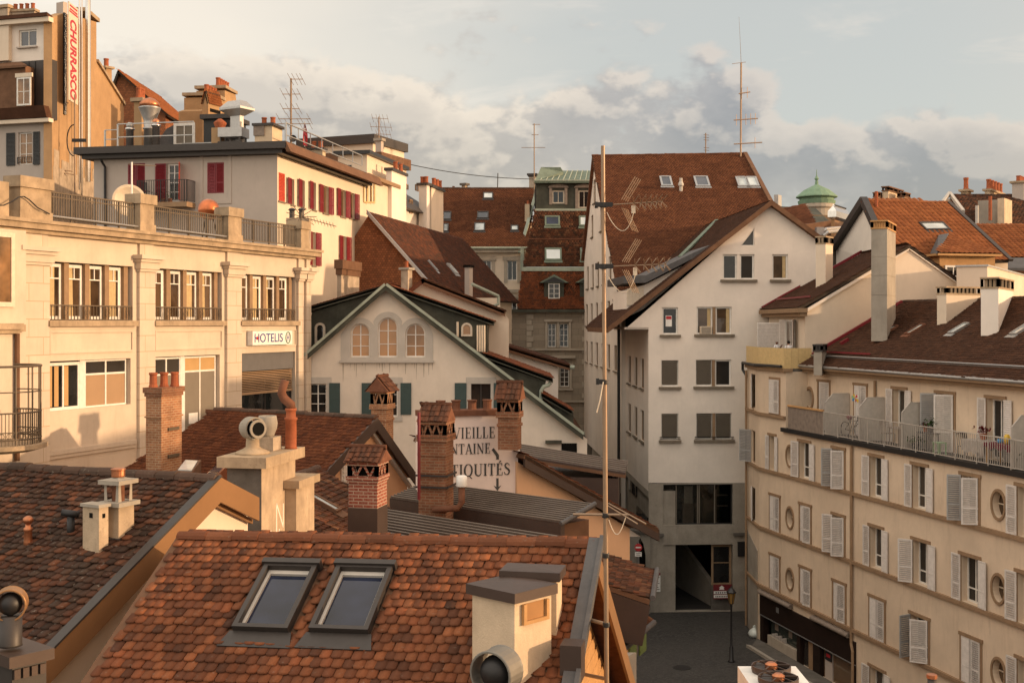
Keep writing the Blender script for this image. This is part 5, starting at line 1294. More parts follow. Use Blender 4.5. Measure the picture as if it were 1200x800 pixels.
def lo(px0,px1,v0,v1,cols,transom=None,top=None,bot=None,fw=.08):
 w=window(hH,HP,hu(px0),hu(px1),v0,v1,rec=.22,cols=cols,transom=transom,fm='white_paint',glass='glass',fw=fw,bw=.05);u0,u1=hu(px0)+fw,hu(px1)-fw
 if transom:
  vt=v0+(v1-v0)*transom
  if top:MB().pbox(HP,u0,u1,vt+.02,v1-fw,-.205,-.19).build('blind',MATS[top],w)
  if bot:MB().pbox(HP,u0,u1,v0+fw,vt-.02,-.205,-.19).build('blind',MATS[bot],w)
 return w
w=lo(58.5,98,-3.12,-1.42,2,fw=.11);MB().pbox(HP,hu(60),hu(66),-2.98,-1.55,-.205,-.19).build('curtain',MATS['blind_tan'],w);MB().pbox(HP,hu(68.5),hu(73.5),-2.98,-1.55,-.205,-.19).build('curtain',MATS['blind_tan'],w);MB().pbox(HP,hu(80),hu(85),-2.98,-1.55,-.205,-.19).build('curtain',MATS['blind_tan'],w)
lo(103.5,152,-3.12,-1.38,2,.70,None,'blind_brown',.06)
for x0,x1,v0 in((97.8,103.8,-3.12),(215.3,219.7,-4.5)):MB().pbox(HP,hu(x0),hu(x1),v0,-1.365,-.23,-.16).build('mullion',MATS['white_paint'],hH)
w=lo(182,215.5,-4.5,-1.40,2,.78,None,'blind_grey',.07);w=lo(219.5,256.5,-4.5,-1.40,2,.80,'blind_tan','blind_grey',.07)
MB().pbox(HP,hu(225.5),hu(236),V(493,51),V(481,51),-.188,-.18).build('notice',MATS['sign_white'],w)
u0,u1=hu(282),hu(345.5);w=window(hH,HP,u0,u1,-4.6,-2.35,rec=.24,cols=2,fm='zinc_dark',glass='glass',fw=.06)
mb=MB();mb.pbox(HP,u0,u1,-2.16,-1.365,-.28,-.10);mb.build('blind_box',MATS['panel_grey'],w)
sl=MB()
for i in range(12):v=-2.2-i*.075;sl.prism([HP.at(u0+.04,v,-.16),HP.at(u1-.04,v,-.16),HP.at(u1-.04,v-.035,-.12),HP.at(u0+.04,v-.035,-.12)],HP.n*.006)
sl.pbox(HP,u0+.03,u1-.03,-3.22,-3.1,-.17,-.11);sl.build('slat_blind',MATS['blind_brown'],w)
bd=MB()
bd.pbox(HP,hu(22),hu(158),-4.66,-4.5,.003,.10);bd.pbox(HP,hu(22),hu(158),-4.8,-4.664,.003,.06);bd.build('string_course',MATS['hotel_stone'],hH)
MB().pbox(HP,hu(40),hu(172),-6.4,-5.55,.003,.5).build('base_ledge',MATS['wood_warm'],hH)
prm=[(19,55,4.98),(160,176.5,4.98),(263.5,279,4.98),(349,358,4.85)]
for a,b_,t in prm:
 pr=MB();u0,u1=hu(a),hu(b_);u1=max(u1,u0+.5);pr.pbox(HP,u0,u1,ZC1+.002,t-.38,-.42,.18);pr.pbox(HP,u0-.08,u1+.08,t-.378,t,-.5,.26);pr.pbox(HP,u0-.05,u1+.05,ZC1+.002,ZC1+.3,-.45,.22);pr.build('balustrade_pier',MATS['stone_weathered'],hH)
MB().pbox(HP,uS,hu(19)-.3,ZC1+.002,4.72,-.42,-.02).build('parapet',MATS['stone_weathered'],hH)
for(a,b_)in((55.5,160),(177,263.5),(279.5,349)):
 railing(hH,[HP.at(hu(a),ZC1+.06,-.10),HP.at(hu(b_),ZC1+.06,-.10)],1.02,gap=.125,r=.016,top=.045,m='iron',name='balustrade_rail',low=.10,mid=.86)
cd=MB();cd.tube([HP.at(hu(50),ZC1+.22,.10),HP.at(hu(163),ZC1+.18,.12)],.035,8);cd.tube([HP.at(hu(178),ZC1+.22,.10),HP.at(hu(266),ZC1+.18,.12)],.035,8)
cd.build('conduit',MATS['zinc'],hH)
cd=MB();cd.tube([HP.at(hu(x),ZC1+v,.3)for x,v in((-20,.3),(-4,.36),(6,.52),(14,.70),(20,.74),(26,.66),(36,.42),(50,.25))],.022,6);cd.build('cable',MATS['iron_black'],hH)
MB().pbox(HP,uS,hu(19.8),-H+.02,3.1,.003,.40).build('bay',MATS['hotel_stone'],hH)
b_=HP.off(.40);w=window(hH,b_,uS+1,b_.u(15.6),.52,2.98,rec=-.03,cols=1,fm='cream_paint',glass='glass_amber',fw=.16)
mb=MB();mb.pbox(b_,uS,b_.u(20),-.22,-.02,.003,.30);mb.pbox(b_,uS,b_.u(20)-.05,-.36,-.222,.003,.18);mb.pbox(b_,b_.u(19),b_.u(26),-.30,-.06,.0,.16);mb.build('bay_cornice',MATS['stone_weathered'],hH)
mb=MB();mb.tube([b_.at(b_.u(17.5),-.36,.10),b_.at(b_.u(17.5),-4.6,.10)],.085,10);mb.build('downpipe',MATS['wood_brown'],hH)
c=Vector((X(-8,37.6),37.9,0));zb,zt=H+V(522,37.5),H+V(429,37.5)
MB().lathe((c.x,c.y,zb-.22),[(1.05,0),(1.42,.10),(1.5,.12),(1.5,.26),(.5,.262)],36).build('balcony_slab',MATS['stone_weathered'],hH)
rl=MB();rr=1.3
for z_,t_ in((zt,.04),(zb+(zt-zb)*.42,.028),(zb+.22,.028),(zb+(zt-zb)*.68,.022),(zb+.45,.02)):rl.tube([(c.x+rr*math.cos(a),c.y+rr*math.sin(a),z_)for a in np.linspace(-math.pi,math.pi*.5,40)],t_,6)
for i in range(60):
 a=-math.pi+1.5*math.pi*i/59;p=Vector((c.x+rr*math.cos(a),c.y+rr*math.sin(a),0));k=i%6==0
 rl.tube([p+UP*(zb+.05),p+UP*(zt if k else zb+(zt-zb)*.42)],.028 if k else .014,5)
 if i%2==0:rl.tube([p+UP*(zb+.34)+Vector((.07*math.cos(t)*-math.sin(a),.07*math.cos(t)*math.cos(a),.09*math.sin(t)))for t in np.linspace(0,2*math.pi,9)],.01,4)
rl.build('balcony_railing',MATS['iron'],hH)
sg=thing('hotel_sign','white box sign reading HOTELIS on the hotel facade','sign',HP.at(hu(318),-.7,.1))
su0,su1=HP.u(295,.25),HP.u(341.5,.25);sv0,sv1=HP.uv(318,403.8,.25)[1],HP.uv(318,387.6,.25)[1]
MB().pbox(HP,su0,su1,sv0,sv1,.02,.30).build('sign_box',MATS['sign_white'],sg)
bx=bpy.data.objects['sign_box'];L_=su1-su0;hgt=sv1-sv0
text_mesh('HOTELIS',HP,su0+L_*.045,su0+L_*.745,sv0+hgt*.2,sv0+hgt*.82,.30,'ink_blue',bx)
MB().lathe(HP.at(su0+L_*.105,(sv0+sv1)/2,.313),[(.075,0),(.075,.01)],14,HP.n).build('red_dot',MATS['ink_red'],bx)
rg=MB();cx,cy=su0+L_*.885,(sv0+sv1)/2
rg.tube([HP.at(cx+L_*.062*math.cos(a),cy+hgt*.40*math.sin(a),.306)for a in np.linspace(0,2*math.pi,28)],.022,6);rg.build('green_oval',MATS['ink_green'],bx)
text_mesh('H',HP,cx-L_*.030,cx+L_*.030,cy-hgt*.26,cy+hgt*.26,.30,'ink_blue',bx)
pd_=HP.pt(151,246,-2.2);r_=18.5/F*50.5
t=thing('satellite_dish','round cream satellite dish behind the terrace railing','satellite dish',(pd_.x,pd_.y,H+3.58));cz=H+V(235.5,pd_.y)
ax=Vector((.35,-.93,.12)).normalized();MB().lathe((pd_.x,pd_.y,cz),[(r_*.97,.10),(r_,.13),(r_*.985,.135),(r_*.6,.04),(.02,0),(.015,-.02),(r_*.6,.01)],30,ax).build('reflector',MATS['dish_cream'],t,True)
MB().tube([Vector((pd_.x,pd_.y+.1,cz)),Vector((pd_.x,pd_.y+.15,H+3.55))],.06,8).build('post',MATS['zinc'],t)
pp=HP.pt(154.5,220,-1.6);t=thing('aerial_post','thin white post with cross arm in front of the round dish','antenna',(pp.x,pp.y,H+3.58))
MB().tube([Vector((pp.x,pp.y,H+3.55)),Vector((pp.x,pp.y,H+V(190,pp.y)))],.035,8).build('pole',MATS['sign_white'],t)
z_=H+V(193.5,pp.y);MB().tube([Vector((pp.x-.14,pp.y,z_+.03)),Vector((pp.x+.95,pp.y+.1,z_-.02))],.018,6).build('cross_arm',MATS['pole_metal'],t)
pb_=HP.pt(244.5,240,-1.3);r_=12.4/F*pb_.y;zc_=H+V(245.5,pb_.y)
t=thing('copper_ball','shiny copper-coloured ball barbecue standing on the hotel terrace','barbecue',(pb_.x,pb_.y,H+3.58))
MB().sphere((pb_.x,pb_.y,zc_),r_,14).build('kettle',MATS['ball_copper'],t,True)
lg=MB()
for a in range(3):q=Vector((math.cos(a*2.1),math.sin(a*2.1),0));lg.tube([Vector((pb_.x,pb_.y,zc_-r_*.7))+q*r_*.4,Vector((pb_.x,pb_.y,H+3.6))+q*r_*.9],.03,6)
lg.build('legs',MATS['iron_black'],t)
ch_p=HP.pt(345,262,-.9);st=thing('chimney_stub','dark chimney stub with capped flues at the end of the terrace','chimney',(ch_p.x,ch_p.y,H+3.58))
MB().col([(ch_p.x-.35,ch_p.y-.3),(ch_p.x+.75,ch_p.y-.3),(ch_p.x+.75,ch_p.y+.4),(ch_p.x-.35,ch_p.y+.4)],H+3.0,H+V(256,ch_p.y)).build('stack',MATS['plaster_shabby'],st)
for dx in(-.12,.35):MB().lathe((ch_p.x+dx,ch_p.y,H+V(256,ch_p.y)+.002),[(.13,0),(.13,.38),(.20,.42),(.10,.5),(.02,.52)],12).build('flue',MATS['zinc_dark'],st)
q=HP.pt(353,254,-.2);t=thing('branching_aerial','spiky dark aerial with a long toothed boom at the terrace corner','antenna',(q.x,q.y,H+3.5));mb=MB()
for i in range(9):
 a=i*.7;mb.tube([q,q+Vector((.75*math.cos(a),.2*math.sin(a*1.3),.6*math.sin(a)))],.018,5)
mb.tube([q-UP*1.0,q+UP*.2],.04,6);mb.build('spikes',MATS['iron'],t)
bm=MB();q2=q+Vector((1.6,.6,-.42));bm.tube([q,q2],.02,5)
for i in range(9):c_=lerp(q,q2,.2+.09*i);bm.tube([c_+Vector((-.03,-.1,.13)),c_+Vector((.03,.1,-.13))],.012,4)
bm.build('boom',MATS['iron'],t)
# ================== HOUSE WITH RED SHUTTERS behind the hotel
hG=thing('red_shutter_house','flat-roofed house with crimson shutters behind the hotel terrace','house',(-15,66,0))
TH=11.2;fG=corner_box(110,325,426,62,TH);zG0,zG1=H+8.72,H+9.3
GF=wallplane(fG[3],fG[0]);GS=wallplane(fG[0],fG[1]);uFe=(fG[0]-fG[3]).length;uSe=(fG[1]-fG[0]).length
def hol(pl,px0,px1,py0,py1):return hole(pl,px0,px1,py0,py1)
fr_h=[hol(GF,150,170,191.5,225),hol(GF,195.5,211,191.5,236),hol(GF,243,262.5,190.5,226.5)]
MB().wall(GF,rect(0,uFe,-H+.02,8.7),[(rect(*q),.2)for q in fr_h]).build('front_wall',MATS['plaster_grey'],hG)
sd=[(326.5,333.5,203,236,'c'),(341,345,210,240,'l'),(353.5,357.3,211.5,243.5,'l'),(366.5,370.3,214,246,'l'),(378.5,384.5,218,250,'b'),(399,404.5,222.5,254,'b'),(409.6,415.2,226,256,'r'),(365.5,369.5,272,311,'b'),(401.5,405.5,277,314,'b')]
sdh=[hol(GS,a,b_,c,d_)for a,b_,c,d_,k in sd]
MB().wall(GS,rect(0,uSe,-H+.02,8.7),[(rect(*q),.2)for q in sdh]).build('side_wall',MATS['plaster_cream'],hG)
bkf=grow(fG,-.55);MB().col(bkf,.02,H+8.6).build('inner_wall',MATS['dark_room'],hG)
MB().col([fG[2],fG[3],fG[3]+(fG[1]-fG[0])*.02,fG[2]-(fG[1]-fG[0])*.02],.02,H+8.69).build('rear_wall',MATS['plaster_grey'],hG)
rf=MB();rf.col(grow(fG,.75),zG0+.22,zG1);rf.col(grow(fG,.45),zG0,zG0+.218);rf.build('roof',MATS['zinc_dark'],hG)
so=MB();g_=grow(fG,.80);so.prism([Vector((*g_[0],zG0+.02)),Vector((*g_[0],zG1-.05)),Vector((*(g_[0]+(g_[0]-g_[1]).normalized()*-.02+(g_[0]-g_[3]).normalized()*.25),zG0+.02))],Vector((*(g_[1]-g_[0]),0)));so.build('side_fascia',MATS['wood_brown'],hG)
window(hG,GF,*fr_h[1],rec=.18,cols=2,rows=4,fm='white_paint',glass='glass',fw=.1)
for q in(fr_h[0],fr_h[2]):
 window(hG,GF,*q,rec=.18,cols=2,glass='glass');m_=(q[0]+q[1])/2
 leaf(hG,GF,q[0],-.01,1,0,m_-q[0]-.01,q[2]+.01,q[3]-.01,'shutter_red');leaf(hG,GF,q[1],-.01,-1,0,q[1]-m_-.01,q[2]+.01,q[3]-.01,'shutter_red')
q=fr_h[1];leaf(hG,GF,q[0]-.02,.05,-1,0,.62,q[2]+.02,q[3],'shutter_red');leaf(hG,GF,q[1]+.02,.05,1,68,.55,q[2]+.02,q[3],'shutter_sunlit',label='half-open shutter catching the sun')
tr_=MB()
for q in fr_h[2:]:
 for(a,b_,c,d_)in((q[0]-.42,q[0]-.24,q[2]-.4,q[3]+.5),(q[1]+.24,q[1]+.42,q[2]-.4,q[3]+.5)):tr_.pbox(GF,a,b_,c,d_,.003,.035)
 tr_.pbox(GF,q[0]-.42,q[1]+.42,q[2]-.55,q[2]-.402,.003,.05)
tr_.build('window_surround',MATS['plaster_grey'],hG)
a,b_=GF.u(171),GF.u(229);vS=GF.uv(200,239)[1]
MB().pbox(GF,a,b_,vS-.25,vS,.003,1.0).build('balcony_slab',MATS['trim_brown'],hG)
railing(hG,[GF.at(a+.03,vS,.02),GF.at(a+.03,vS,.95),GF.at(b_-.03,vS,.95),GF.at(b_-.03,vS,.02)],1.15,gap=.13,r=.012,m='iron_black',name='balcony_railing')
for i,x in enumerate((.5,.9,1.3,1.7)):
 t=thing('flower_pot',('pot with a pinkish plant at the left end of the red-shutter balcony','second pot with thin stems on the red-shutter balcony','pot by the balcony door with dry red blooms','rightmost pot with a dark leafy plant on the red-shutter balcony')[i],'potted plant',GF.at(a+x,vS,.6))
 c_=GF.at(a+x,vS+.0,.6);MB().lathe(c_,[(.10,0),(.14,.22),(.12,.22)],10).build('pot',MATS['clay_dark'],t)
 lf=MB()
 for j in range(26):dd=Vector((random.gauss(0,.11),random.gauss(0,.11),.25+random.random()*.4));p_=c_+dd;r2=Vector((random.uniform(-1,1),random.uniform(-1,1),random.uniform(-.3,1))).normalized()*.06;s_=r2.cross(UP).normalized()*.03;lf.face([p_-s_,p_+r2,p_+s_,p_-r2])
 lf.build('foliage',MATS['plant_leaf' if i in(1,3)else 'plant_red'],t)
for(a,b_,c,d_,k),q in zip(sd,sdh):
 window(hG,GS,*q,rec=.18,cols=1,glass='glass_warm',fm='trim_brown',sill=.06)
 w_=.62;m_=(q[0]+q[1])/2
 if k=='c':leaf(hG,GS,q[0],.0,1,0,q[1]-q[0],*q[2:],'shutter_sunlit')
 if k=='l':leaf(hG,GS,q[0]-.02,.05,-1,6,w_+.05,*q[2:],'shutter_red')
 if k in 'b':leaf(hG,GS,q[0]-.02,.04,-1,4,w_+.1,*q[2:],'shutter_red')
 if k in 'br':leaf(hG,GS,q[1]+.02,.04,1,4,w_+.1,*q[2:],'shutter_red')
mb=MB();mb.tube([GF.at(GF.u(124.5),8.6,.5),GF.at(GF.u(124.5),8.3,.12),GF.at(GF.u(125),2,.12)],.07,8);mb.build('downpipe',MATS['iron_black'],hG)
rz=zG1+.002
def gp(u,o):q=GF.at(u,0,-o);return Vector((q.x,q.y,rz))
gu=GF.u
railing(hG,[gp(gu(122),.1),gp(gu(137),.1)],1.0,.9,.02,.04,'zinc','roof_railing',.5)
railing(hG,[gp(gu(137),.1),gp(gu(226),.1)],1.3,2.2,.02,.05,'zinc','roof_railing',.6)
S0=fG[0]+(fG[1]-fG[0])*.08;S1=fG[0]+(fG[1]-fG[0])*.98
railing(hG,[Vector((*S0,rz)),Vector((*S1,rz))],1.25,1.7,.022,.05,'zinc','roof_railing',.62)
MB().pbox(GF,gu(182),gu(246),9.31,9.95,-3.4,-3.0).build('parapet',MATS['zinc'],hG)
ph=MB().pbox(GF,gu(201),gu(233),9.31,11.35,-6,-3.8).build('penthouse',MATS['black_paint'],hG)
p4=GF.off(-3.8);window(ph,p4,p4.u(204),p4.u(229),9.9,11.2,rec=-.02,cols=2,fm='white_paint',glass='blind_grey',fw=.16)
MB().pbox(GF,gu(199),gu(236),11.352,11.6,-6.2,-3.5).build('penthouse_roof',MATS['zinc_dark'],ph)
wv=MB();c0,c1=p4.pt(174,154,-.4),p4.pt(204,128,-.4);wv.prism([p4.at(p4.u(174),9.31,-.2),p4.at(p4.u(203.8),9.31,-.2),p4.at(p4.u(203.8),11.2,-.2),p4.at(p4.u(193),10.95,-.2),p4.at(p4.u(182),10.2,-.2)],p4.n*-2);wv.build('lead_roof',MATS['lead'],hG)
chimney(hG,298.5,319,321.5,147,168,63.5,11,'plaster_chimney',.5,cap=('slab',.12,.13,'zinc_dark'),pots=2,axis=1,potr=.16,poth=.42,bb=1.4)
chimney(hG,157,166,172.5,119,166,66.5,15,'plaster_ochre',.8,cap=('slab',.15,.2,'stone_weathered'),pots=3,axis=0,potr=.17,poth=.6)
chimney(hG,362,378,381.5,175,186,69,11,'plaster_chimney',1.2,cap=('slab',.1,.1,'zinc_dark'),pots=2,potr=.16,poth=.4)
t=thing('roof_flue','wide steel flue with rusty funnel top on the flat roof','flue pipe',gp(gu(158),1.6));q=gp(gu(158),1.6)
MB().lathe(q,[(.32,0),(.30,1.2),(.36,1.22),(.36,1.3),(.30,1.32),(.32,1.7),(.58,2.35),(.60,2.4),(.50,2.45)],18).build('pipe',MATS['zinc'],t,True)
MB().lathe(q+UP*2.452,[(.55,0),(.52,.22),(.28,.42),(.05,.5)],18).build('cap',MATS['copper_bright'],t,True)
for i,(px,hh_)in enumerate(((141,1.1),(172,1.25))):
 t=thing('vent_stack',('short steel vent stack at the left end of the flat roof','steel vent stack with copper collar right of the wide flue')[i],'vent',gp(gu(px),1.0));q=gp(gu(px),1.0)
 MB().lathe(q,[(.2,0),(.2,hh_),(.26,hh_+.02),(.26,hh_+.12)],14).build('pipe',MATS['steel'],t,True);MB().lathe(q+UP*(hh_+.125),[(.18,0),(.2,.2),(.1,.3)],12).build('cap',MATS['copper_bright' if i else 'zinc'],t,True)
t=thing('rusty_flue','rust-red flue pipe in front of the roof penthouse','flue pipe',gp(gu(227),3.2));q=gp(gu(227),3.2)
MB().lathe(q,[(.2,0),(.2,1.3),(.36,1.7),(.34,1.75),(.1,1.95)],14).build('pipe',MATS['clay'],t,True)
t=thing('ventilation_duct','tall square sheet-metal ventilation duct with flared hood on the flat roof','ventilation duct',gp(gu(277),2));fb=corner_box(270,281,285.5,64.5,30)
MB().col(fb,rz,H+V(135,64.5)).build('shaft',MATS['zinc'],t);g1_,g2_=grow(fb,.05),grow(fb,.42)
mb=MB();z0_=H+V(135,64.5);mb.frus(g1_,z0_+.002,g2_,z0_+.3);mb.col(g2_,z0_+.301,z0_+.42);mb.frus(g2_,z0_+.421,grow(fb,.1),z0_+.8);mb.build('hood',MATS['zinc'],t)
t=thing('rooftop_cooler','long grey cooling unit on legs beside the sheet-metal duct','air conditioner',gp(gu(256),1.8));a,b_=gu(242.5),gu(271)
MB().pbox(GF,a,b_,9.95,10.45,-2.3,-1.3).build('casing',MATS['zinc'],t);lg=MB()
for x in(a+.1,b_-.16):lg.pbox(GF,x,x+.06,9.3,9.948,-1.4,-1.34);lg.pbox(GF,x,x+.06,9.3,9.948,-2.2,-2.14)
lg.pbox(GF,a,b_,9.62,9.7,-1.33,-1.28);lg.build('legs',MATS['zinc_dark'],t)
bx=MB();bx.pbox(GF,gu(232),gu(242),9.31,10.5,-2.2,-1.6);bx.build('roof_hatch',MATS['plaster_ochre'],hG)
t=thing('rooftop_cooler','small dark cooling unit between the duct and the flat-roof chimney','air conditioner',gp(gu(291),1.8));MB().pbox(GF,gu(286),gu(297),9.32,9.95,-2.2,-1.4).build('casing',MATS['iron_black'],t);MB().pbox(GF,gu(285),gu(298),9.952,10.5,-2.2,-1.3).build('fan_box',MATS['wood_grey'],t)
q=Vector((X(341,66),66,rz));t=thing('television_aerial','tall four-bar television aerial on the red-shutter house roof','antenna',q);mb=MB();zt_=H+V(92,66);mb.tube([q,Vector((q.x,q.y,zt_))],.055,8);pl_=mb.build('pole',MATS['pole_metal'],t)
for(y,x0,x1)in((93,340,355),(110.5,331,352),(127.5,331,351),(139.5,326,364),(145.3,322,364)):
 mb=MB();A,B=P(x0,y,65.7),P(x1,y,66.3);mb.tube([A,B],.022,5)
 for tt in(.03,.35,.7,.97):c_=lerp(A,B,tt);mb.tube([c_+Vector((-.08,-.5,.22)),c_+Vector((.08,.5,-.22))],.013,4)
 mb.build('cross_arm',MATS['pole_metal'],pl_)
for i,(px,py,r_,m_)in enumerate(((341.5,174,.30,'dish_cream'),(343.5,163,.20,'zinc_dark'))):
 q=P(px,py,65.8);t=thing('satellite_dish',('pale small dish at the foot of the four-bar aerial','small dark dish above the pale one on the aerial pole')[i],'satellite dish',q)
 MB().lathe(q,[(r_,.1),(r_*.98,.12),(r_*.5,.03),(.02,0),(r_*.5,.0)],20,Vector((.1,-1,.1))).build('reflector',MATS[m_],t,True);MB().tube([q,Vector((X(341,66),66,q.z))],.03,6).build('arm',MATS['zinc'],t)
q=P(357,172,66.5);t=thing('flag','small furled red flag on the flat roof','flag',q);MB().tube([q,q+UP*1.4],.02,6).build('pole',MATS['zinc'],t)
fl_=MB();k0=0
for i in range(7):
 zz=1.28-i*.2;w_=.05+.13*math.sin(min(1,i/5)*2.2)
 fl_.v+=[tuple(q+Vector((-w_*.5,-.03+.03*math.sin(i),zz))),tuple(q+Vector((w_*.3,.05*math.sin(i*1.7),zz-.03))),tuple(q+Vector((w_,-.04,zz-.05)))]
for i in range(6):
 for j in(0,1):a=i*3+j;fl_.f.append((a,a+1,a+4,a+3))
fl_.build('cloth',MATS['sign_red'],t)
MB().lathe(q+Vector((.03,-.08,.98)),[(.05,0),(.05,.005)],8,(0,-1,0)).build('white_mark',MATS['sign_white'],bpy.data.objects['cloth'])
# ================== TALL OCHRE HOUSE top left
hI=thing('tall_house','tall ochre house with a banner on its blind side wall and dark mansard','house',(-31,75,0))
I0,I1,I2=Vector((X(-60,74),74)),Vector((X(61,72),72)),Vector((X(145,88),88));IF=wallplane(I0,I1);IS=wallplane(I1,I2)
def VI(py,d=72.3):return V(py,d)
up_h=hole(IF,22,43,35,55);lo_h=hole(IF,21.5,37.5,155,193)
MB().wall(IF,rect(0,(I1-I0).length,VI(71),VI(22)),[(rect(*up_h),.2)]).build('upper_wall',MATS['plaster_white'],hI)
window(hI,IF,*up_h,rec=.16,cols=2,fm='white_paint',glass='skyglass',fw=.1,sill=.16,sillm='plaster_grey')
MB().wall(IF,rect(0,(I1-I0).length,-H+.02,VI(141)),[(rect(*lo_h),.2)]).build('lower_wall',MATS['plaster_grey'],hI)
window(hI,IF,*lo_h,rec=.16,cols=2,rows=3,fm='white_paint',glass='glass_amber',fw=.08)
for(x0,x1)in((8,18),(39.5,47)):a,b_=IF.u(x0),IF.u(x1);leaf(hI,IF,a,.05,1,0,b_-a,VI(193),VI(154.5),'shutter_black')
mb=MB();q=lo_h;railing(hI,[IF.at(q[0],q[2]+.05,.06),IF.at(q[1],q[2]+.05,.06)],.4,.14,.012,.03,'iron_black','window_railing')
mn=MB();mn.pbox(IF,0,(I1-I0).length,VI(141),VI(71),-.5,.0);mn.build('mansard',MATS['zinc_dark'],hI)
sm=MB()
for i in range(14):x=.4+i*.45;sm.pbox(IF,x,x+.03,VI(138),VI(72),.002,.04)
sm.build('seams',MATS['black_paint'],bpy.data.objects['mansard'])
dm=MB();dm.pbox(IF,IF.u(-30),IF.u(40),VI(128),VI(80),.003,.8);dmo=dm.build('dormer',MATS['wood_brown'],hI)
r_=MB();r_.prism([IF.at(IF.u(-34),VI(80),1.0),IF.at(IF.u(44),VI(80),1.0),IF.at(IF.u(25),VI(71.5),.1),IF.at(IF.u(-34),VI(71.5),.1)],UP*-.14);r_.build('dormer_roof',MATS['wood_brown'],dmo)
fI=IF.off(.8);q=hole(fI,20.5,37,91,124);window(dmo,fI,*q,rec=-.03,cols=2,rows=2,fm='white_paint',glass='glass_amber',fw=.1);MB().pbox(fI,q[0]-.1,q[1]+.1,q[3]+.01,q[3]+.25,.002,.1).build('blind_box',MATS['cream_paint'],dmo)
st_=MB();st_.prism([IF.at(0,VI(140),.01),IF.at((I1-I0).length,VI(140),.01),IF.at((I1-I0).length,VI(127),.3),IF.at(0,VI(127),.3)],IF.n*.5);st_.build('skirt_roof',MATS['tile_umber'],hI)
cn=MB();cn.pbox(IF,0,(I1-I0).length+.1,VI(145),VI(140.5),.003,.45);cn.pbox(IF,0,(I1-I0).length+.1,VI(28.5),VI(23),.003,.45);cn.pbox(IF,0,IF.u(14),VI(70),VI(28.6),.003,.3);cn.build('cornice',MATS['plaster_cream'],hI)
rf=MB();LI=(I1-I0).length;rf.prism([IF.at(-1,VI(22.8),.55),IF.at(LI+.05,VI(22.8),.55),IF.at(LI+.05,VI(18.5),.55),IF.at(-1,VI(18.5),.55)],Vector((-.15,4,0)));rf.build('roof',MATS['tile_umber'],hI)
uv_s=[IS.uv(*q)for q in((61.5,21),(74,16),(99,22),(113,26),(113,73),(145,124))]
MB().ppoly(IS,[(0,-H+.02),(IS.u(145),-H+.02),uv_s[5],uv_s[4],uv_s[3],uv_s[2],uv_s[1],(0,uv_s[0][1])],-.5,0).build('side_wall',MATS['plaster_ochre'],hI)
co=MB()
for(p_,q_)in((uv_s[4],uv_s[5]),):co.prism([IS.at(p_[0],p_[1],-.25),IS.at(p_[0],p_[1],.16),IS.at(p_[0],p_[1]+.2,.16),IS.at(p_[0],p_[1]+.2,-.25)],IS.at(*q_)-IS.at(*p_))
co.pbox(IS,uv_s[2][0],uv_s[3][0]+.3,uv_s[3][1]+.05,uv_s[3][1]+.3,-1,.15);co.build('coping',MATS['stone_weathered'],hI)
pt_=MB();pt_.pbox(IS,IS.u(62),IS.u(146),-H+1,V(208,78),.003,.02)
for i in range(9):x=IS.u(63+i*9);pt_.pbox(IS,x,x+random.uniform(.6,1.5),V(208,78),V(208,78)+random.uniform(.3,1.8),.003,.021)
pt_.build('bare_render',MATS['plaster_shabby'],hI)
gx=IS.u(76);gt=MB();gt.pbox(IS,gx-.35,gx,V(140,76),V(24,76),.003,.10);gt.build('dark_channel',MATS['black_paint'],hI)
chimney(hI,66,74,79,2,22,75,30,'plaster_grey',.5);chimney(hI,-6,9,16,9,30,74.5,20,'plaster_shabby',.5,cap=('slab',.12,.2,'stone_weathered'))
chimney(hI,13,40,44,13,25,74.5,11,'plaster_shabby',.5,cap=('slab',.1,.15,'stone_weathered'),pots=4,potr=.14,poth=.38)
chimney(hI,95,97,101,14,26,80,40,'plaster_ochre',.8,cap=('slab',.1,.12,'stone_weathered'))
chimney(hI,118,124.5,131,80,100,84.5,40,'plaster_ochre',1.5,cap=('slab',.15,.15,'stone_weathered'),pots=1,potr=.2,poth=.6)
fl=MB()
for px,y0,y1,r_ in((83.5,225,0,.055),(86.5,232,-10,.05),(94,212,-20,.17),(78,215,20,.03)):u_=IS.u(px);fl.tube([IS.at(u_,V(y0,77),.5),IS.at(u_,V(y1,77),.5)],r_,10)
fl.build('steel_flues',MATS['steel'],hI)
bn=thing('banner_sign','narrow vertical white banner with red capitals on the ochre wall','sign',IS.at(IS.u(88),V(132,77),.6));p9=IS.off(.72);u0,u1=p9.u(80.6),p9.u(91.6);v0,v1=V(132.5,77.5),V(24,77.5)
bo=MB().pbox(p9,u0,u1,v0,v1,-.06,0).build('board',MATS['cream_paint'],bn)
um=(u0+u1)/2;text_mesh('CHURRASCO',p9,um-(u1-u0)*.36,um+(u1-u0)*.32,v0+.15,v1-.95,.002,'ink_red',bo,rot=-90,bold=.035)
hd=MB()
for i,(k,w_)in enumerate(((.02,.8),(.055,.8),(.08,.9))):hd.pbox(p9,um-(u1-u0)*w_/2,um+(u1-u0)*w_/2,v1-(v1-v0)*(k+.018),v1-(v1-v0)*k,.002,.008)
hd.build('red_header',MATS['ink_red'],bo)
mp=IS.at(IS.u(68),V(216,75),1.0);t=thing('wall_mast','thin mast with a hoop aerial and cross arms beside the ochre wall','antenna',mp);zt_=H+V(114,74);mb=MB();mb.tube([mp-UP*3,Vector((mp.x,mp.y,zt_))],.05,8);po=mb.build('pole',MATS['pole_metal'],t)
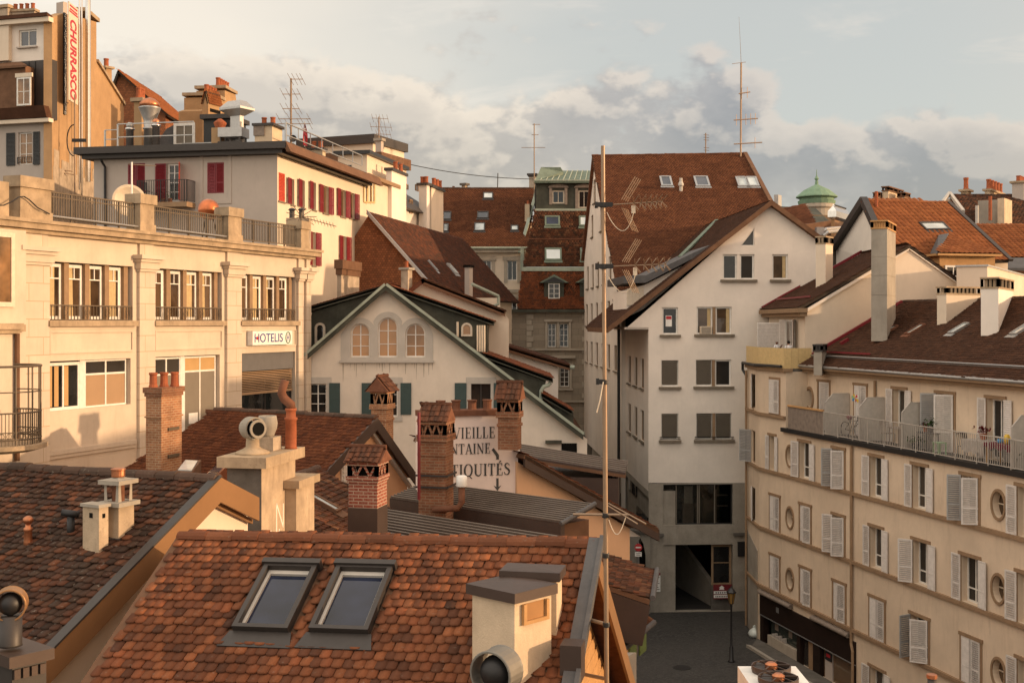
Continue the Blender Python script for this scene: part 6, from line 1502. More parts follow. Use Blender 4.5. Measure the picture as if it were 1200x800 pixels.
c_=Vector((mp.x+.15,mp.y,H+V(167,74)));mb=MB();mb.tube([c_+Vector((.42*math.sin(a)-.2,0,.95*math.cos(a)))for a in np.linspace(.0,-math.pi,16)],.035,6);mb.bar(c_-Vector((.3,0,0)),c_+Vector((.55,0,0)),.12,.2);mb.build('hoop',MATS['iron_black'],po)
mb=MB()
for y,x0,x1 in((117,59,80),(197,59,85),(201,63,88)):mb.tube([P(x0,y,73.8),P(x1,y+4,74.6)],.035,6)
mb.build('cross_arm',MATS['pole_metal'],po)
# ================== ROOFS far left behind
hS=thing('steep_roof_house','steep brown tiled gable rising behind the ochre house','house',(-36,100,0))
pk_,pr_,pl_b,q3=P(140,84,98),P(194,131,98),P(132,104,98),P(205,142,100)
w_=MB();w_.prism([Vector((P(128,84,98).x,98,0)),P(128,112,98),pk_+Vector((0,0,-.1)),P(194,133,98),Vector((pr_.x,98,0))],Vector((0,12,0)));w_.build('wall',MATS['brick_hung'],hS)
dd=Vector((0,12,0));roof(hS,MATS['tile_orange'],pr_+Vector((.4,-.4,-.4)),pr_+dd+Vector((.4,0,-.4)),pk_+dd,pk_+Vector((0,-.4,0)),.24,.2,'roll');roof(hS,MATS['tile_orange'],P(127,112,97.6),pk_+Vector((0,-.4,0))if False else P(127,112,97.6)+dd,pk_+dd,pk_+Vector((0,-.4,0)),.24,.2,'roll')
hV=thing('stepped_wall_house','ochre stepped party wall topped with rows of chimney pots','house',(-24,86,0))
VP_=facade(236,84,282,92);uv_=lambda x,y:VP_.uv(x,y)
ol=[(VP_.u(244),-H+.02),(VP_.u(283),-H+.02),uv_(283,124),uv_(277,118),uv_(276,111),uv_(263.5,106),uv_(263.5,117),uv_(250,114),uv_(250,128),uv_(244,130)]
ol[0]=(VP_.u(244),-H+.02)
MB().ppoly(VP_,ol,-2.2,0).build('wall',MATS['plaster_ochre'],hV)
fb=corner_box(237,244,254,83.8,22,None,1.6);bd=MB().col(fb,.02,H+V(122,84)).build('stair_turret',MATS['plaster_ochre'],hV)
A,B=Vector((*fb[0],H+V(122,84))),Vector((*fb[1],H+V(122,84)));C_,D_=Vector((*fb[2],H+V(122,84))),Vector((*fb[3],H+V(122,84)));rr=(A+D_)/2+UP*.9,(B+C_)/2+UP*.9
MB().prism([A,D_,rr[0]],B-A).build('turret_gable',MATS['plaster_ochre'],bd);roof(hV,MATS['tile_orange'],A,B,rr[1],rr[0],.2,.2,'roll');roof(hV,MATS['tile_orange'],D_,C_,rr[1],rr[0],.2,.2,'roll')
tw=wallplane(fb[0],fb[1])
MB().pbox(tw,.2,1.4,V(131,84),V(127,84),.002,.03).build('vent_slots',MATS['soot'],bd)
for(x0,x1,y,n_)in((263.5,276,105,5),(250,262,113,4)):
 u0,u1=VP_.u(x0),VP_.u(x1);v_=VP_.uv((x0+x1)/2,y+2)[1]
 MB().pbox(VP_,u0-.15,u1+.15,v_,v_+.22,-2.3,.12).build('coping',MATS['stone_weathered'],hV)
 for i in range(n_):c_=VP_.at(lerp((u0,0,0),(u1,0,0),(i+.5)/n_).x,v_+.22,-.6);pot(hV,(c_.x,c_.y),c_.z,.2,.62)
pot(hV,(VP_.at(VP_.u(280),0,-.6)).to_tuple()[:2],H+uv_(279,120)[1],.2,.6)
# ================== CREAM TERRACE climbing the street behind the red shutters
hT=thing('terrace_house','sunlit cream house with arched niches next along from the red shutters','house',(-9,80,0))
TS=Plane(Vector((fG[0].x,fG[0].y,H)),Vector((*(fG[1]-fG[0]),0)),(0,0,1));tu=lambda px:TS.u(px)
u0,u1=tu(426)+.02,tu(464);MB().pbox(TS,u0,u1,-H+.02,9.25,-8,-.02).build('wall',MATS['plaster_cream'],hT)
MB().pbox(TS,u0,u1,9.252,9.5,-8,.35).build('eaves',MATS['trim_brown'],hT)
ni=MB()
for px in(428,432.5,436.5):a,b_=tu(px-1.4),tu(px+1.4);vv=TS.uv(px,236)[1];v2=TS.uv(px,211)[1];ni.wall(TS,arch(a-.22,b_+.22,vv-.1,v2+.25,8),[(arch(a,b_,vv,v2,8),.0)],0,.05)
ni.build('niche_frame',MATS['yellow_screen'],hT)
fb=corner_box(452.5,459,476,81,12);st=MB().col(fb,.02,H+V(200,81)).build('chimney',MATS['plaster_white'],hT);MB().col(grow(fb,.12),H+V(200,81)+.002,H+V(196.5,81)).build('cap',MATS['zinc_dark'],st)
for i in range(2):pot(st,lerp(fb[0],fb[1],.25+.35*i),H+V(196.5,81),.17,.5)
chimney(hT,441,441.5,446,236,262,79.5,12,'plaster_white',6)
hT2=thing('terrace_house','white house with a dark canted roof between two sunlit chimneys','house',(-7,90,0))
u0,u1=tu(472),tu(521);MB().pbox(TS,u0,u1,-H+.02,8.3,-7,-.5).build('wall',MATS['plaster_white'],hT2);tq=TS.off(-.5)
for(a,b_,c,d_)in((479,482.5,234,250),(494.5,497,247,270)):q=hole(tq,a,b_,c,d_);window(hT2,tq,*q,rec=-.04,cols=1,fm='trim_brown',glass='glass_warm')
rf=MB();rf.prism([TS.at(tu(471),8.2,.1),TS.at(tu(503),8.2,.1),TS.at(tu(503),9.3,-.9),TS.at(tu(471),10.0,-1.2)],TS.n*-4);rf.build('roof',MATS['zinc_dark'],hT2)
wl_=MB();wl_.pbox(TS,tu(470),tu(500),9.0,11.6,-7,-1.6);wl_.build('upper_wall',MATS['plaster_cream'],hT2);wl_=MB();wl_.prism([TS.at(tu(468),12.0,-1.3),TS.at(tu(501),12.4,-1.3),TS.at(tu(501),11.6,-1.3),TS.at(tu(468),11.0,-1.3)],TS.n*-6);wl_.build('upper_roof',MATS['wood_brown'],hT2)
tq=TS.off(-1.6);q=hole(tq,486,489.5,216.5,224);window(hT2,tq,*q,rec=-.04,cols=1,fm='trim_brown',glass='glass_warm');q=hole(tq,474.5,477.5,216,222);window(hT2,tq,*q,rec=-.04,cols=1,fm='trim_brown',glass='glass_warm')
chimney(hT2,491,500,503.5,217,242,89.5,20,'plaster_white',3,cap=('slab',.15,.18,'zinc_dark'),pots=2,potr=.18,poth=.5)
fb=corner_box(502.5,505.5,519.5,90.5,12);st=MB().col(fb,.02,H+V(219.5,90.5)).build('chimney',MATS['plaster_cream'],hT2);MB().col(grow(fb,.14),H+V(219.5,90.5)+.002,H+V(216,90.5)).build('cap',MATS['zinc_dark'],st)
for i in range(3):pot(st,lerp(fb[0],fb[1],.2+.25*i),H+V(216,90.5),.18,.55)
hT3=thing('penthouse_block','cream block with dark flat fascia on the skyline behind the red-shutter house','house',(-13,92,0))
fb=corner_box(352,437,473.5,92,22);MB().col(fb,.02,H+V(168,92)).build('wall',MATS['plaster_cream'],hT3);MB().col(grow(fb,.25),H+V(168,92)+.002,H+V(157.5,92)).build('roof',MATS['zinc_dark'],hT3)
sw=wallplane(fb[0],fb[1]);MB().pbox(sw,sw.u(446),sw.u(449.5),V(178,95),V(172,95),.002,.05).build('window',MATS['glass'],hT3)
st,fp,z=chimney(hT3,440,446.5,449.5,165,190,88,20,'plaster_grey',2,cap=('slab',.12,.2,'concrete_grey'))
hT4=thing('terrace_house','low cream flat-roofed wing in front of the skyline block','house',(-11,84,0))
fb=corner_box(396,430,474,80,12);MB().col(fb,.02,H+V(181,80)).build('wall',MATS['plaster_cream'],hT4);MB().col(grow(fb,.3),H+V(181,80)+.002,H+V(176.5,80)).build('roof',MATS['black_paint'],hT4)
mb=MB();sw=wallplane(fb[3],fb[0]);mb.pbox(sw,sw.u(398),sw.u(412),V(208,80),V(193,80),.002,.05);mb.build('window',MATS['glass'],hT4)
q=Vector((X(444,90),90,H+V(168,90)));t=thing('television_aerial','small three-bar aerial on the skyline block','antenna',q);mb=MB();mb.tube([q,Vector((q.x,q.y,H+V(137,90)))],.045,6);po=mb.build('pole',MATS['pole_metal'],t)
for(y,x0,x1)in((138.5,436,455),(148.5,434,459),(157,441,458)):
 mb=MB();A,B=P(x0,y,89.7),P(x1,y+1,90.3);mb.tube([A,B],.02,4)
 for tt in(.03,.3,.5,.7,.97):c_=lerp(A,B,tt);mb.tube([c_+Vector((-.04,-.4,.25)),c_+Vector((.04,.4,-.25))],.012,4)
 mb.build('cross_arm',MATS['pole_metal'],po)
hU=thing('steep_tiled_house','steep brown tiled roof with a red tile-hung gable below the cream terrace','house',(-6,82,0))
e12,d12=grid_dir(11.7);RF=P(432,249,74);pU=R(48);fu=e12*math.cos(pU)-UP*math.sin(pU)
roofU,dkU=roof(hU,MATS['tile_slatey'],RF+fu*7.0-d12*.25,RF+fu*7.0+d12*24,RF+d12*24,RF-d12*.25,.19,.17,'plain')
ft=RF+fu*6.8
MB().prism([Vector((RF.x-.9,RF.y+.15,0)),Vector((RF.x-.9,RF.y+.15,RF.z-1.5)),RF-UP*.16,ft-UP*.16,Vector((ft.x,ft.y,0))],d12*.3).build('gable_wall',MATS['brick_hung'],hU)
f2=RF+fu*6.3+d12*.31;MB().prism([Vector((RF.x-.5,RF.y+.5,0)),Vector((RF.x-.5,RF.y+.5,RF.z-1.5)),RF-UP*.2+d12*.31,f2-UP*.2,Vector((f2.x,f2.y,0))],d12*23).build('wall',MATS['plaster_cream'],hU)
vg=MB();vg.prism([RF-d12*.42-UP*.14,RF-d12*.27-UP*.14,RF-d12*.27+UP*.14,RF-d12*.42+UP*.14],fu*7.0);vg.build('verge_flashing',MATS['zinc'],hU)
for(a,b_,c,d_)in((499.5,513,305.5,318.5),(521,537,309,322)):
 A,B=roofU.uv(a,c+.5),roofU.uv(b_,d_);skylight_uv(hU,roofU,min(A[0],B[0])+.15,max(A[0],B[0])-.15,min(A[1],B[1]),max(A[1],B[1]),glass='skyglass_pale',fm='zinc')
chimney(hU,544.5,550,554,313,338,79,20,'plaster_grey',2,cap=('slab',.08,.15,'soot'))
chimney(hU,395,400,421,322,372,63,11,'plaster_shabby',3,cap=('corbel',.12,.8,'wood_brown'),axis=0,pots=0)
lb=MB();q0,q1=P(553,333,76.5),P(584,347,78);lb.tube([q0,q1],.11,8);lb.tube([q1,q1-UP*.5,q1-UP*.7-Vector((.4,0,0))],.1,8);lb.build('gutter',MATS['copper_pale'],hU)
w_=MB();w_.col([(X(556,80),80),(X(586,80),80),(X(586,84),84),(X(556,84),84)],.02,H+V(349,80));w_.build('lower_wall',MATS['plaster_cream'],hU)
# ================== HOUSES closing the view in the middle
hK2=thing('townhouse','cream townhouse with brown roof windows and stone window surrounds in the middle distance','house',(-2,108,0))
KF=facade(505,106,626,106);ku=lambda x:KF.u(x)
kh=[hole(KF,*q)for q in((564.5,576,305,328.5),(594.5,606,305,328.5),(545,552,305,328),(594.5,606,349.5,370.5),(564.5,576,349.5,370.5),(593,605,385,402))]
MB().wall(KF,rect(ku(500),ku(617),-H+.02,V(296,106)),[(rect(*q),.25)for q in kh]).build('wall',MATS['plaster_cream'],hK2)
MB().pbox(KF,ku(500),ku(617),-H+.02,V(296,106),-6.5,-.6).build('inner_wall',MATS['dark_room'],hK2)
sr=MB()
for q in kh:
 window(hK2,KF,*q,rec=.2,cols=2,rows=1,fm='white_paint',glass='glass',fw=.08)
 a,b_,c,d_=q;sr.pbox(KF,a-.3,a-.002,c-.2,d_,.003,.08);sr.pbox(KF,b_+.002,b_+.3,c-.2,d_,.003,.08);sr.pbox(KF,a-.42,b_+.42,d_+.002,d_+.35,.003,.12)
sr.pbox(KF,ku(500),ku(617),V(343,106),V(339,106),.003,.15);sr.pbox(KF,ku(500),ku(617),V(378,106),V(374,106),.003,.15);sr.build('stone_trim',MATS['stone_trim'],hK2)
MB().pbox(KF,ku(498),ku(618),V(296,106)+.002,V(291.5,106),-.2,.5).build('eaves',MATS['stone_trim'],hK2)
plK,dkK=roof(hK2,MATS['tile_brown'],KF.at(ku(496),V(291,106),.6),KF.at(ku(618),V(291,106),.6),P(628,221,113),P(500,221,113),.24,.2,'plain')
ridge(dkK,MATS['tile_ridge_old'],P(500,221,113),P(628,221,113),.14,.5)
mb=MB();mb.tube([KF.at(ku(496),V(291,106),.65),KF.at(ku(618),V(291,106),.65)],.1,8);mb.build('gutter',MATS['copper_pale'],hK2)
for q in((566,578,226.6,233.5),(559,572.6,249,256.6),(555.5,568.5,262,271.5),(518.6,529,249,258),(598.5,607.5,265,271),(519,526,263,272)):skylight(hK2,plK,*q,fm='zinc_dark',glass='skyglass_pale' if q[2]<230 or q[0]in(555.5,519,598.5)else 'skyglass',fw=.10)
chimney(hK2,615,620.5,622,239,266,108.5,11,'plaster_chimney',1.5,pots=1,potr=.16,poth=.35,bb=1.2)
chimney(hK2,620,627.5,629,207,224,113,11,'stone_trim',1.0,cap=('corbel',.18,.3,'zinc_dark'),bb=1.4)
chimney(hK2,541,545,548,217,224,113,30,'plaster_shabby',1.0,cap=('slab',.15,.2,'concrete_dark'))
chimney(hK2,530,531,533,218,224,113,30,'clay_dark',1.0)
hM_=MB();hM_.bar(P(631.5,214,112),P(609,296,105.4),.28,.14);hM_.bar(P(612,291,105.3),P(611,400,105.3),.3,.2,(0,1,0));hM_.build('party_flashing',MATS['copper_pale'],hK2)
hLh=thing('mansard_house','stone house with two-stage red tiled mansard and pale green copper roof','house',(5,102,0))
LF=facade(605,100,700,100);lu=lambda x:LF.u(x)
def lv(py,d=100):return V(py,d)
lh=[hole(LF,*q)for q in((642,651.5,379,406.5),(655.5,666,379,406.5),(656,667,430.6,453),(642,650,430.6,453))]
MB().wall(LF,rect(lu(600),lu(705),-H+.02,lv(366)),[(rect(*q),.3)for q in lh]).build('wall',MATS['stone_facade'],hLh)
MB().pbox(LF,lu(600),lu(705),-H+.02,lv(366),-8,-.6).build('inner_wall',MATS['dark_room'],hLh)
for q in lh:window(hLh,LF,*q,rec=.22,cols=2,rows=4,fm='white_paint',glass='glass',fw=.07)
tr_=MB()
for(a,b_,t_,s_)in((639,669,377,408),(653,670,428.5,455)):
 q0,q1=lu(a),lu(b_);tr_.pbox(LF,q0,lu(a+2.5),lv(s_),lv(t_),.003,.12);tr_.pbox(LF,lu(b_-2.5),q1,lv(s_),lv(t_),.003,.12);tr_.pbox(LF,q0-.1,q1+.1,lv(t_)+.002,lv(t_-3),.003,.2);tr_.pbox(LF,q0-.1,q1+.1,lv(s_+2),lv(s_)-.002,.003,.18)
tr_.pbox(LF,lu(652.5),lu(655),lv(407),lv(378),.003,.1)
tr_.pbox(LF,lu(645),lu(674),lv(419.5),lv(416.5),.003,.4);tr_.pbox(LF,lu(600),lu(705),lv(410.5),lv(408.6),.003,.2);tr_.pbox(LF,lu(600),lu(705),lv(471),lv(469),.003,.25)
for i in range(16):
 y=368+i*6.6;w_=6 if i%2 else 8
 for x0,x1 in((617,617+w_),(690-w_,690)):tr_.pbox(LF,lu(x0),lu(x1),lv(y+5.8),lv(y),.003,.10)
tr_.build('stone_trim',MATS['stone_trim'],hLh)
cn=MB();cn.pbox(LF,lu(598),lu(706),lv(366)+.002,lv(362.5),-.3,.55);cn.build('eaves',MATS['copper_dark'],hLh)
def Q(px,py,d):return P(px,py,d)
roof(hLh,MATS['tile_hung'],Q(606,362,99.7),Q(705,362,99.7),Q(705,317,101.6),Q(612,317,101.6),.22,.19,'plain')
gb=MB();gb.prism([Q(612,317.6,101.4),Q(705,317.6,101.4),Q(705,313,101.4),Q(612,313,101.4)],Vector((0,.5,0)));gb.build('band',MATS['copper_pale'],hLh)
plU,_=roof(hLh,MATS['tile_mixed'],Q(613,312,101.7),Q(705,312,101.7),Q(705,246,104.0),Q(627,246,104.0),.24,.21,'plain')
gb=MB();gb.prism([Q(627,247,103.9),Q(705,247,103.9),Q(705,244.5,103.9),Q(627,244.5,103.9)],Vector((0,.5,0)));gb.build('band',MATS['copper_pale'],hLh)
gb=MB();gb.prism([Q(616,280.5,102.7),Q(705,280.5,102.7),Q(705,279,102.7),Q(616,279,102.7)],Vector((0,.2,0)));gb.build('snow_rail',MATS['clay_dark'],hLh)
for(a,b_,c,d_)in((638.5,656,253.5,265),(678.5,688,253.5,265.5),(638.5,658,291,305.5),(680,686,291,305)):skylight(hLh,plU,a,b_,c,d_,fm='copper_green',glass='skyglass_blue' if c<260 and a<650 else 'skyglass_pale',fw=.14)
LA=facade(600,104.2,705,104.2);ah=[hole(LA,*q)for q in((647,661.5,223,238.6),(677.5,691.5,223,244))]
MB().wall(LA,rect(LA.u(628),LA.u(705),V(245,104.2),V(213,104.2)),[(rect(*q),.2)for q in ah]).build('attic_wall',MATS['copper_dark'],hLh)
for q in ah:
 w=window(hLh,LA,*q,rec=.15,cols=2,fm='cream_paint',glass='glass',fw=.12);a,b_,c,d_=q;f_=MB();f_.pbox(LA,a-.25,a-.01,c-.1,d_+.2,.003,.1);f_.pbox(LA,b_+.01,b_+.25,c-.1,d_+.2,.003,.1);f_.ppoly(LA,[(a-.4,d_+.21),(b_+.4,d_+.21),(b_+.2,d_+.42),((a+b_)/2,d_+.55),(a-.2,d_+.42)],.003,.16);f_.build('surround',MATS['wood_grey'],w)
MB().pbox(LA,LA.u(628),LA.u(705),V(245,104.2),V(213,104.2),-7,-.6).build('attic_body',MATS['dark_room'],hLh)
A,B,C_,D_=Q(626,212.5,103.6),Q(706,212.5,103.6),Q(706,200,108),Q(636,200,108);cr=roofplane(A,B,D_);uvc=[((q-cr.O).dot(cr.e),(q-cr.O).dot(cr.s))for q in(A,B,C_,D_)]
dk=MB().ppoly(cr,uvc,-.15,0).build('copper_roof',MATS['copper_green'],hLh);sm=MB()
for i in range(13):t_=i/12;sm.bar(lerp(A,B,t_)+cr.n*.04,lerp(D_,C_,t_)+cr.n*.04,.06,.09,cr.n)
sm.build('standing_seams',MATS['copper_pale'],dk)
mb=MB();mb.prism([Q(627,212,104),Q(634,196,106),Q(657,196,106),Q(660,201.5,106),Q(660,206,106)],Vector((0,2.5,0)));mb.build('stair_head',MATS['copper_green'],hLh)
MB().pbox(LA,LA.u(626),LA.u(706),V(213,104.2)+.002,V(211.5,104.2),-.2,.6).build('copper_gutter',MATS['copper_pale'],hLh)
pdm=facade(600,100.2,705,100.2)
for(a,b_)in((642.5,656),(684.5,698)):
 u0,u1=pdm.u(a),pdm.u(b_);v0,v1=V(350,100.2),V(332,100.2);dmo=MB().pbox(pdm,u0-.35,u1+.35,v0-.15,v1+.05,-2.2,-.03).build('dormer',MATS['copper_dark'],hLh)
 window(dmo,pdm,u0,u1,v0,v1,rec=-.005,cols=2,rows=3,fm='white_paint',glass='glass',fw=.08)
 pd2=MB();pd2.ppoly(pdm,[(u0-.75,v1+.06),(u1+.75,v1+.06),((u0+u1)/2,v1+.75)],-2.6,.22);pd2.build('pediment',MATS['copper_green'],dmo);pd2=MB();pd2.ppoly(pdm,[(u0-.45,v1+.10),(u1+.45,v1+.10),((u0+u1)/2,v1+.55)],.221,.24);pd2.build('pediment_panel',MATS['black_paint'],dmo)
q=P(626,222,112);t=thing('whip_aerial','thin tall aerial rising behind the brown roof by the copper-roofed house','antenna',q);mb=MB();mb.tube([q-UP,P(626,145,112)],.05,6);po=mb.build('pole',MATS['pole_metal'],t)
for(y,x0,x1)in((146,624,633),(158,623,631),(173,611,639)):mb=MB();mb.tube([P(x0,y,112),P(x1,y,112.4)],.028,4);mb.build('cross_arm',MATS['pole_metal'],po)
q=P(583,222,113);t=thing('roof_post','slim dark post carrying the sagging net over the brown roof','post',q);MB().tube([q,P(583.5,203,113)],.05,6).build('post',MATS['iron_black'],t)
nb=MB();top=[P(468+160*s_,190+20*s_-4.5*(1-(2*s_-1)**2)*-1,96+17*s_)for s_ in np.linspace(0,1,25)]
nb.tube(top,.035,5)
t=thing('safety_net','sagging dark cable strung from the cream chimneys to the copper-roofed house','cable',top[0]);nb.build('cable',MATS['iron_black'],t)
# ================== WHITE MODERN HOUSE with the big brown roof
hMo=thing('white_gable_house','big white gabled house with brown tiles, plain windows and a garage opening','house',(12,67,0))
m0=Vector((X(760,66),66));mr=Vector((X(957,66.5),66.5));MF=wallplane(m0,mr);mu=lambda x:MF.u(x)
def mv(px,py):return MF.uv(px,py)[1]
mh=[hole(MF,*q)for q in((776,794.5,360,392),(816.5,857.5,359.5,391.5),(847,884,298,327.5),(905,923.5,298,327.5),(775,795,422,453),(815.5,857,421.5,452.5),(775,795,484.5,515.5),(816,857.5,484,515))]
tri=[MF.uv(868,288),MF.uv(884,288),MF.uv(884,267)]
out=[(mu(760),mv(760,565.5)),(mu(957),mv(957,565.5)),MF.uv(957,276),MF.uv(902,237.5),MF.uv(732,386),MF.uv(760,386)]
MB().wall(MF,out,[(rect(*q),.2)for q in mh]+[(tri,.2)],.2).build('wall',MATS['plaster_white'],hMo)
n_b=-MF.n
body=MB();body.prism([MF.at(u,v,-.55)for u,v in[(mu(771),-H+6.9),(mu(957),-H+6.9),MF.uv(957,278),MF.uv(902,240),MF.uv(771,352)]],n_b*9);body.build('inner_wall',MATS['dark_room'],hMo)
def mwin(q,kinds,sillw=.16):
 u0,u1,v0,v1=q;n=len(kinds);W=(u1-u0)/n;pr=.16
 for i,k in enumerate(kinds):
  a=u0+i*W+(pr/2 if i else 0);b_=u0+(i+1)*W-(pr/2 if i<n-1 else 0)
  w=window(hMo,MF,a,b_,v0,v1,rec=.16,cols=1,fm='white_paint',glass='glass_warm' if k=='w' else 'glass',fw=.09)
  if k=='w':MB().pbox(MF,a+(b_-a)*.68,b_-.1,v0+.1,v1-.1,-.146,-.14).build('curtain',MATS['curtain'],w)
  if k=='b':
   bl=MB();m=22
   for j in range(m):vv=v0+.12+(v1-v0-.13)*j/m;bl.prism([MF.at(a+.04,vv,-.105),MF.at(b_-.04,vv,-.105),MF.at(b_-.04,vv+(v1-v0)/m*.8,-.085),MF.at(a+.04,vv+(v1-v0)/m*.8,-.085)],MF.n*.012)
   bl.build('roller_blind',MATS['blind_grey'],w)
  if i<n-1:MB().pbox(MF,b_+.002,b_+pr-.002,v0+.002,v1-.002,-.19,-.02).build('window_pier',MATS['trim_brown']if v1<1 else MATS['plaster_white'],hMo)
 MB().pbox(MF,u0-.14,u1+.14,v0-.14,v0-.003,.003,sillw).build('sill',MATS['sill_stone'],hMo)
for q,k in zip(mh,('g','ww','gg','w','b','bg','b','bb')):mwin(q,k)
tw=MB();tw.ppoly(MF,tri,-.2,-.16);tp=tw.build('triangular_window',MATS['glass'],hMo);f_=MB()
for i in range(3):f_.bar(MF.at(*tri[i],-.13),MF.at(*tri[(i+1)%3],-.13),.09,.09)
f_.build('frame',MATS['white_paint'],tp)
q=mh[0];MB().pbox(MF,q[0]+.22,q[1]-.32,q[2]+.45,q[2]+1.05,-.14,-.12).build('window_notice',MATS['sign_white'],hMo);MB().pbox(MF,q[0]+.24,q[1]-.34,q[2]+.85,q[2]+1.02,-.119,-.115).build('notice_heading',MATS['ink_red'],bpy.data.objects['window_notice'])
q=mh[1];ac=MB().pbox(MF,q[0]+.18,q[0]+.82,q[2]+.02,q[2]+.44,-.12,.14).build('window_cooler',MATS['cream_paint'],hMo);g_=MB()
for i in range(7):g_.pbox(MF,q[0]+.23,q[0]+.77,q[2]+.07+i*.05,q[2]+.09+i*.05,.141,.15)
g_.build('grille',MATS['zinc_dark'],ac)
rl=MB()
for q in(mh[6],mh[7]):rl.pbox(MF,q[0]-.1,q[1]+.1,q[2]+.14,q[2]+.18,.04,.08);rl.pbox(MF,q[0]-.1,q[1]+.1,q[2]+.05,q[2]+.08,.04,.08)
rl.build('window_bar',MATS['iron_black'],hMo)
sw_=hole(MF,777,858.5,567,614.5);ga=(mu(777.5),mu(858.5),-H+.02,mv(820,637.5))
CF=MF.off(.06)
MB().wall(CF,rect(mu(760),mu(955),-H+.02,mv(760,566)),[(rect(*sw_),.3),(rect(ga[0],ga[1],-H+.03,ga[3]),.5)],.3).build('base_wall',MATS['concrete_grey'],hMo)
w=window(hMo,CF,*sw_,rec=.25,cols=1,fm='black_paint',glass=MATS['clear_glass'],fw=.07);f_=MB()
for px in(793,818,820,838):f_.pbox(CF,mu(px)-.03,mu(px)+.03,sw_[2]+.05,sw_[3]-.05,-.24,-.18)
f_.build('mullion',MATS['blind_grey'],w)
rm=MB();a,b_,c,d_=sw_
rm.pbox(MF,a,b_,c-.2,c-.05,-.9,-.25);rm.pbox(MF,a,b_,c-.05,d_,-.93,-.9);rm.build('room_back',MATS['glass_green'],w)
it=MB();it.pbox(MF,mu(803),mu(815),c,c+1.1,-.8,-.5);it.pbox(MF,mu(780),mu(786),c,c+.8,-.8,-.55);it.pbox(MF,mu(841),mu(843),c,d_-.4,-.7,-.62);it.pbox(MF,mu(843),mu(856),c+.9,c+.96,-.85,-.6);it.pbox(MF,mu(843),mu(856),c+1.5,c+1.56,-.85,-.6);it.build('furniture',MATS['wood_grey'],w)
cu=MB();cu.pbox(MF,mu(804),mu(814),c+1.1,d_-.1,-.6,-.55);cu.build('curtain',MATS['cloth_pale'],w)
gb_=MB();a,b_,c,d_=ga
gb_.face([MF.at(a,c,-.44),MF.at(a,c,-14),MF.at(a,d_,-14),MF.at(a,d_,-.44)]);gb_.face([MF.at(a,c,-14),MF.at(b_,c,-14),MF.at(b_,d_,-14),MF.at(a,d_,-14)])
gb_.build('garage_wall',MATS['concrete_dark'],hMo)
MB().prism([MF.at(a+.3,c+.01,-6),MF.at(b_-1.2,c+.01,-6),MF.at(b_-1.2,c+.01,-14),MF.at(a+.3,c+1.6,-14)],UP*.02).build('ramp',MATS['concrete_dark'],hMo)
lw=MB();lw.prism([MF.at(mu(842),c,-.45),MF.at(mu(842),c+1.0,-.45),MF.at(mu(812),d_-.1,-8),MF.at(mu(812),c,-8)],MF.e*.25);lw.build('ramp_wall',MATS['concrete'],hMo)
dg=CF.off(-.32);w=window(hMo,dg,mu(834.5),mu(858),mv(845,686),mv(845,638.5),rec=0,cols=1,fm='trim_brown',glass='glass',fw=.12,transom=.55)
MB().pbox(dg,mu(834.5),mu(858.2),-H+.03,mv(845,686)-.003,-.1,.05).build('door_base',MATS['concrete_dark'],hMo)
for x0,x1 in((759.5,777),(859,875)):MB().pbox(CF,mu(x0),mu(x1),mv(760,628),mv(760,624.5),.003,.16).build('ledge',MATS['concrete_dark'],hMo)
def sidewall(A,B,top_uv,holes_px,base_v):
 pl=wallplane(B,A);L_=(Vector(A)-Vector(B)).length;return pl,L_
mb0=Vector((X(733,75.8),75.8));S1=wallplane(mb0,m0);L1=(m0-mb0).length
bv=-9.0
def rowwin(pl,b,us,vs_,w_,nm='window'):
 hs=[]
 for u in us:
  for(v0,v1)in vs_:hs.append((u,u+w_,v0,v1))
 return hs
s1h=rowwin(S1,hMo,(1.2,4.0,6.7),((-3.75,-2.05),(-6.75,-5.0)),1.35)
zt1=mv(760,386)
MB().wall(S1,[(0,-9.3),(L1,-9.3),(L1,zt1),(0,zt1)],[(rect(*q),.2)for q in s1h],.2).build('side_wall',MATS['plaster_white'],hMo)
MB().pbox(S1,.05,L1-.05,-H+.02,-9.303,-1.5,-.12).build('side_base',MATS['concrete_grey'],hMo)
for q in s1h:window(hMo,S1,*q,rec=.14,cols=1,fm='trim_brown',glass='blind_grey',sill=.12)
MB().prism([MF.at(mu(732),zt1+.002,0),MF.at(mu(760),zt1+.002,0),MF.at(mu(760),zt1+.002,-10),MF.at(mu(732),zt1+.002,-10)],UP*.12).build('soffit',MATS['plaster_white'],hMo)
bs_=MB();bs_.pbox(S1,1.0,4.5,-10.4,-9.7,-.3,-.05);bs_.pbox(S1,4.6,9.0,-12.2,-10.9,-.3,-.05);bs_.build('base_window',MATS['glass'],hMo)
MB().pbox(S1,-.3,L1,-9.66,-9.3,-.11,.02).build('base_ledge',MATS['concrete'],hMo)
m2=Vector((X(728.5,76),76));m3=Vector((X(684.5,100),100));S2=wallplane(m3,m2);L2=(m2-m3).length
apx=(L2-15.5,12.75);s2o=[(0,-9.8),(L2,-9.8),(L2,1.9),apx,(0,apx[1]-(L2-15.5)*.87)]
s2h=rowwin(S2,hMo,[1.4+i*3.75 for i in range(6)],((-.25,1.5),(-3.2,-1.5)),1.5)+rowwin(S2,hMo,[2.2+i*3.75 for i in range(5)],((2.75,4.55),),1.5)+[(5.6,7.1,6.7,8.4),(11.8,13.3,6.7,8.4),(7.2,8.9,9.2,11.0)]
MB().wall(S2,s2o,[(rect(*q),.2)for q in s2h],.2).build('gable_wall',MATS['plaster_white'],hMo)
MB().pbox(S2,.02,L2-.02,-H+.02,-9.803,-1,-.1).build('side_base',MATS['concrete_grey'],hMo)
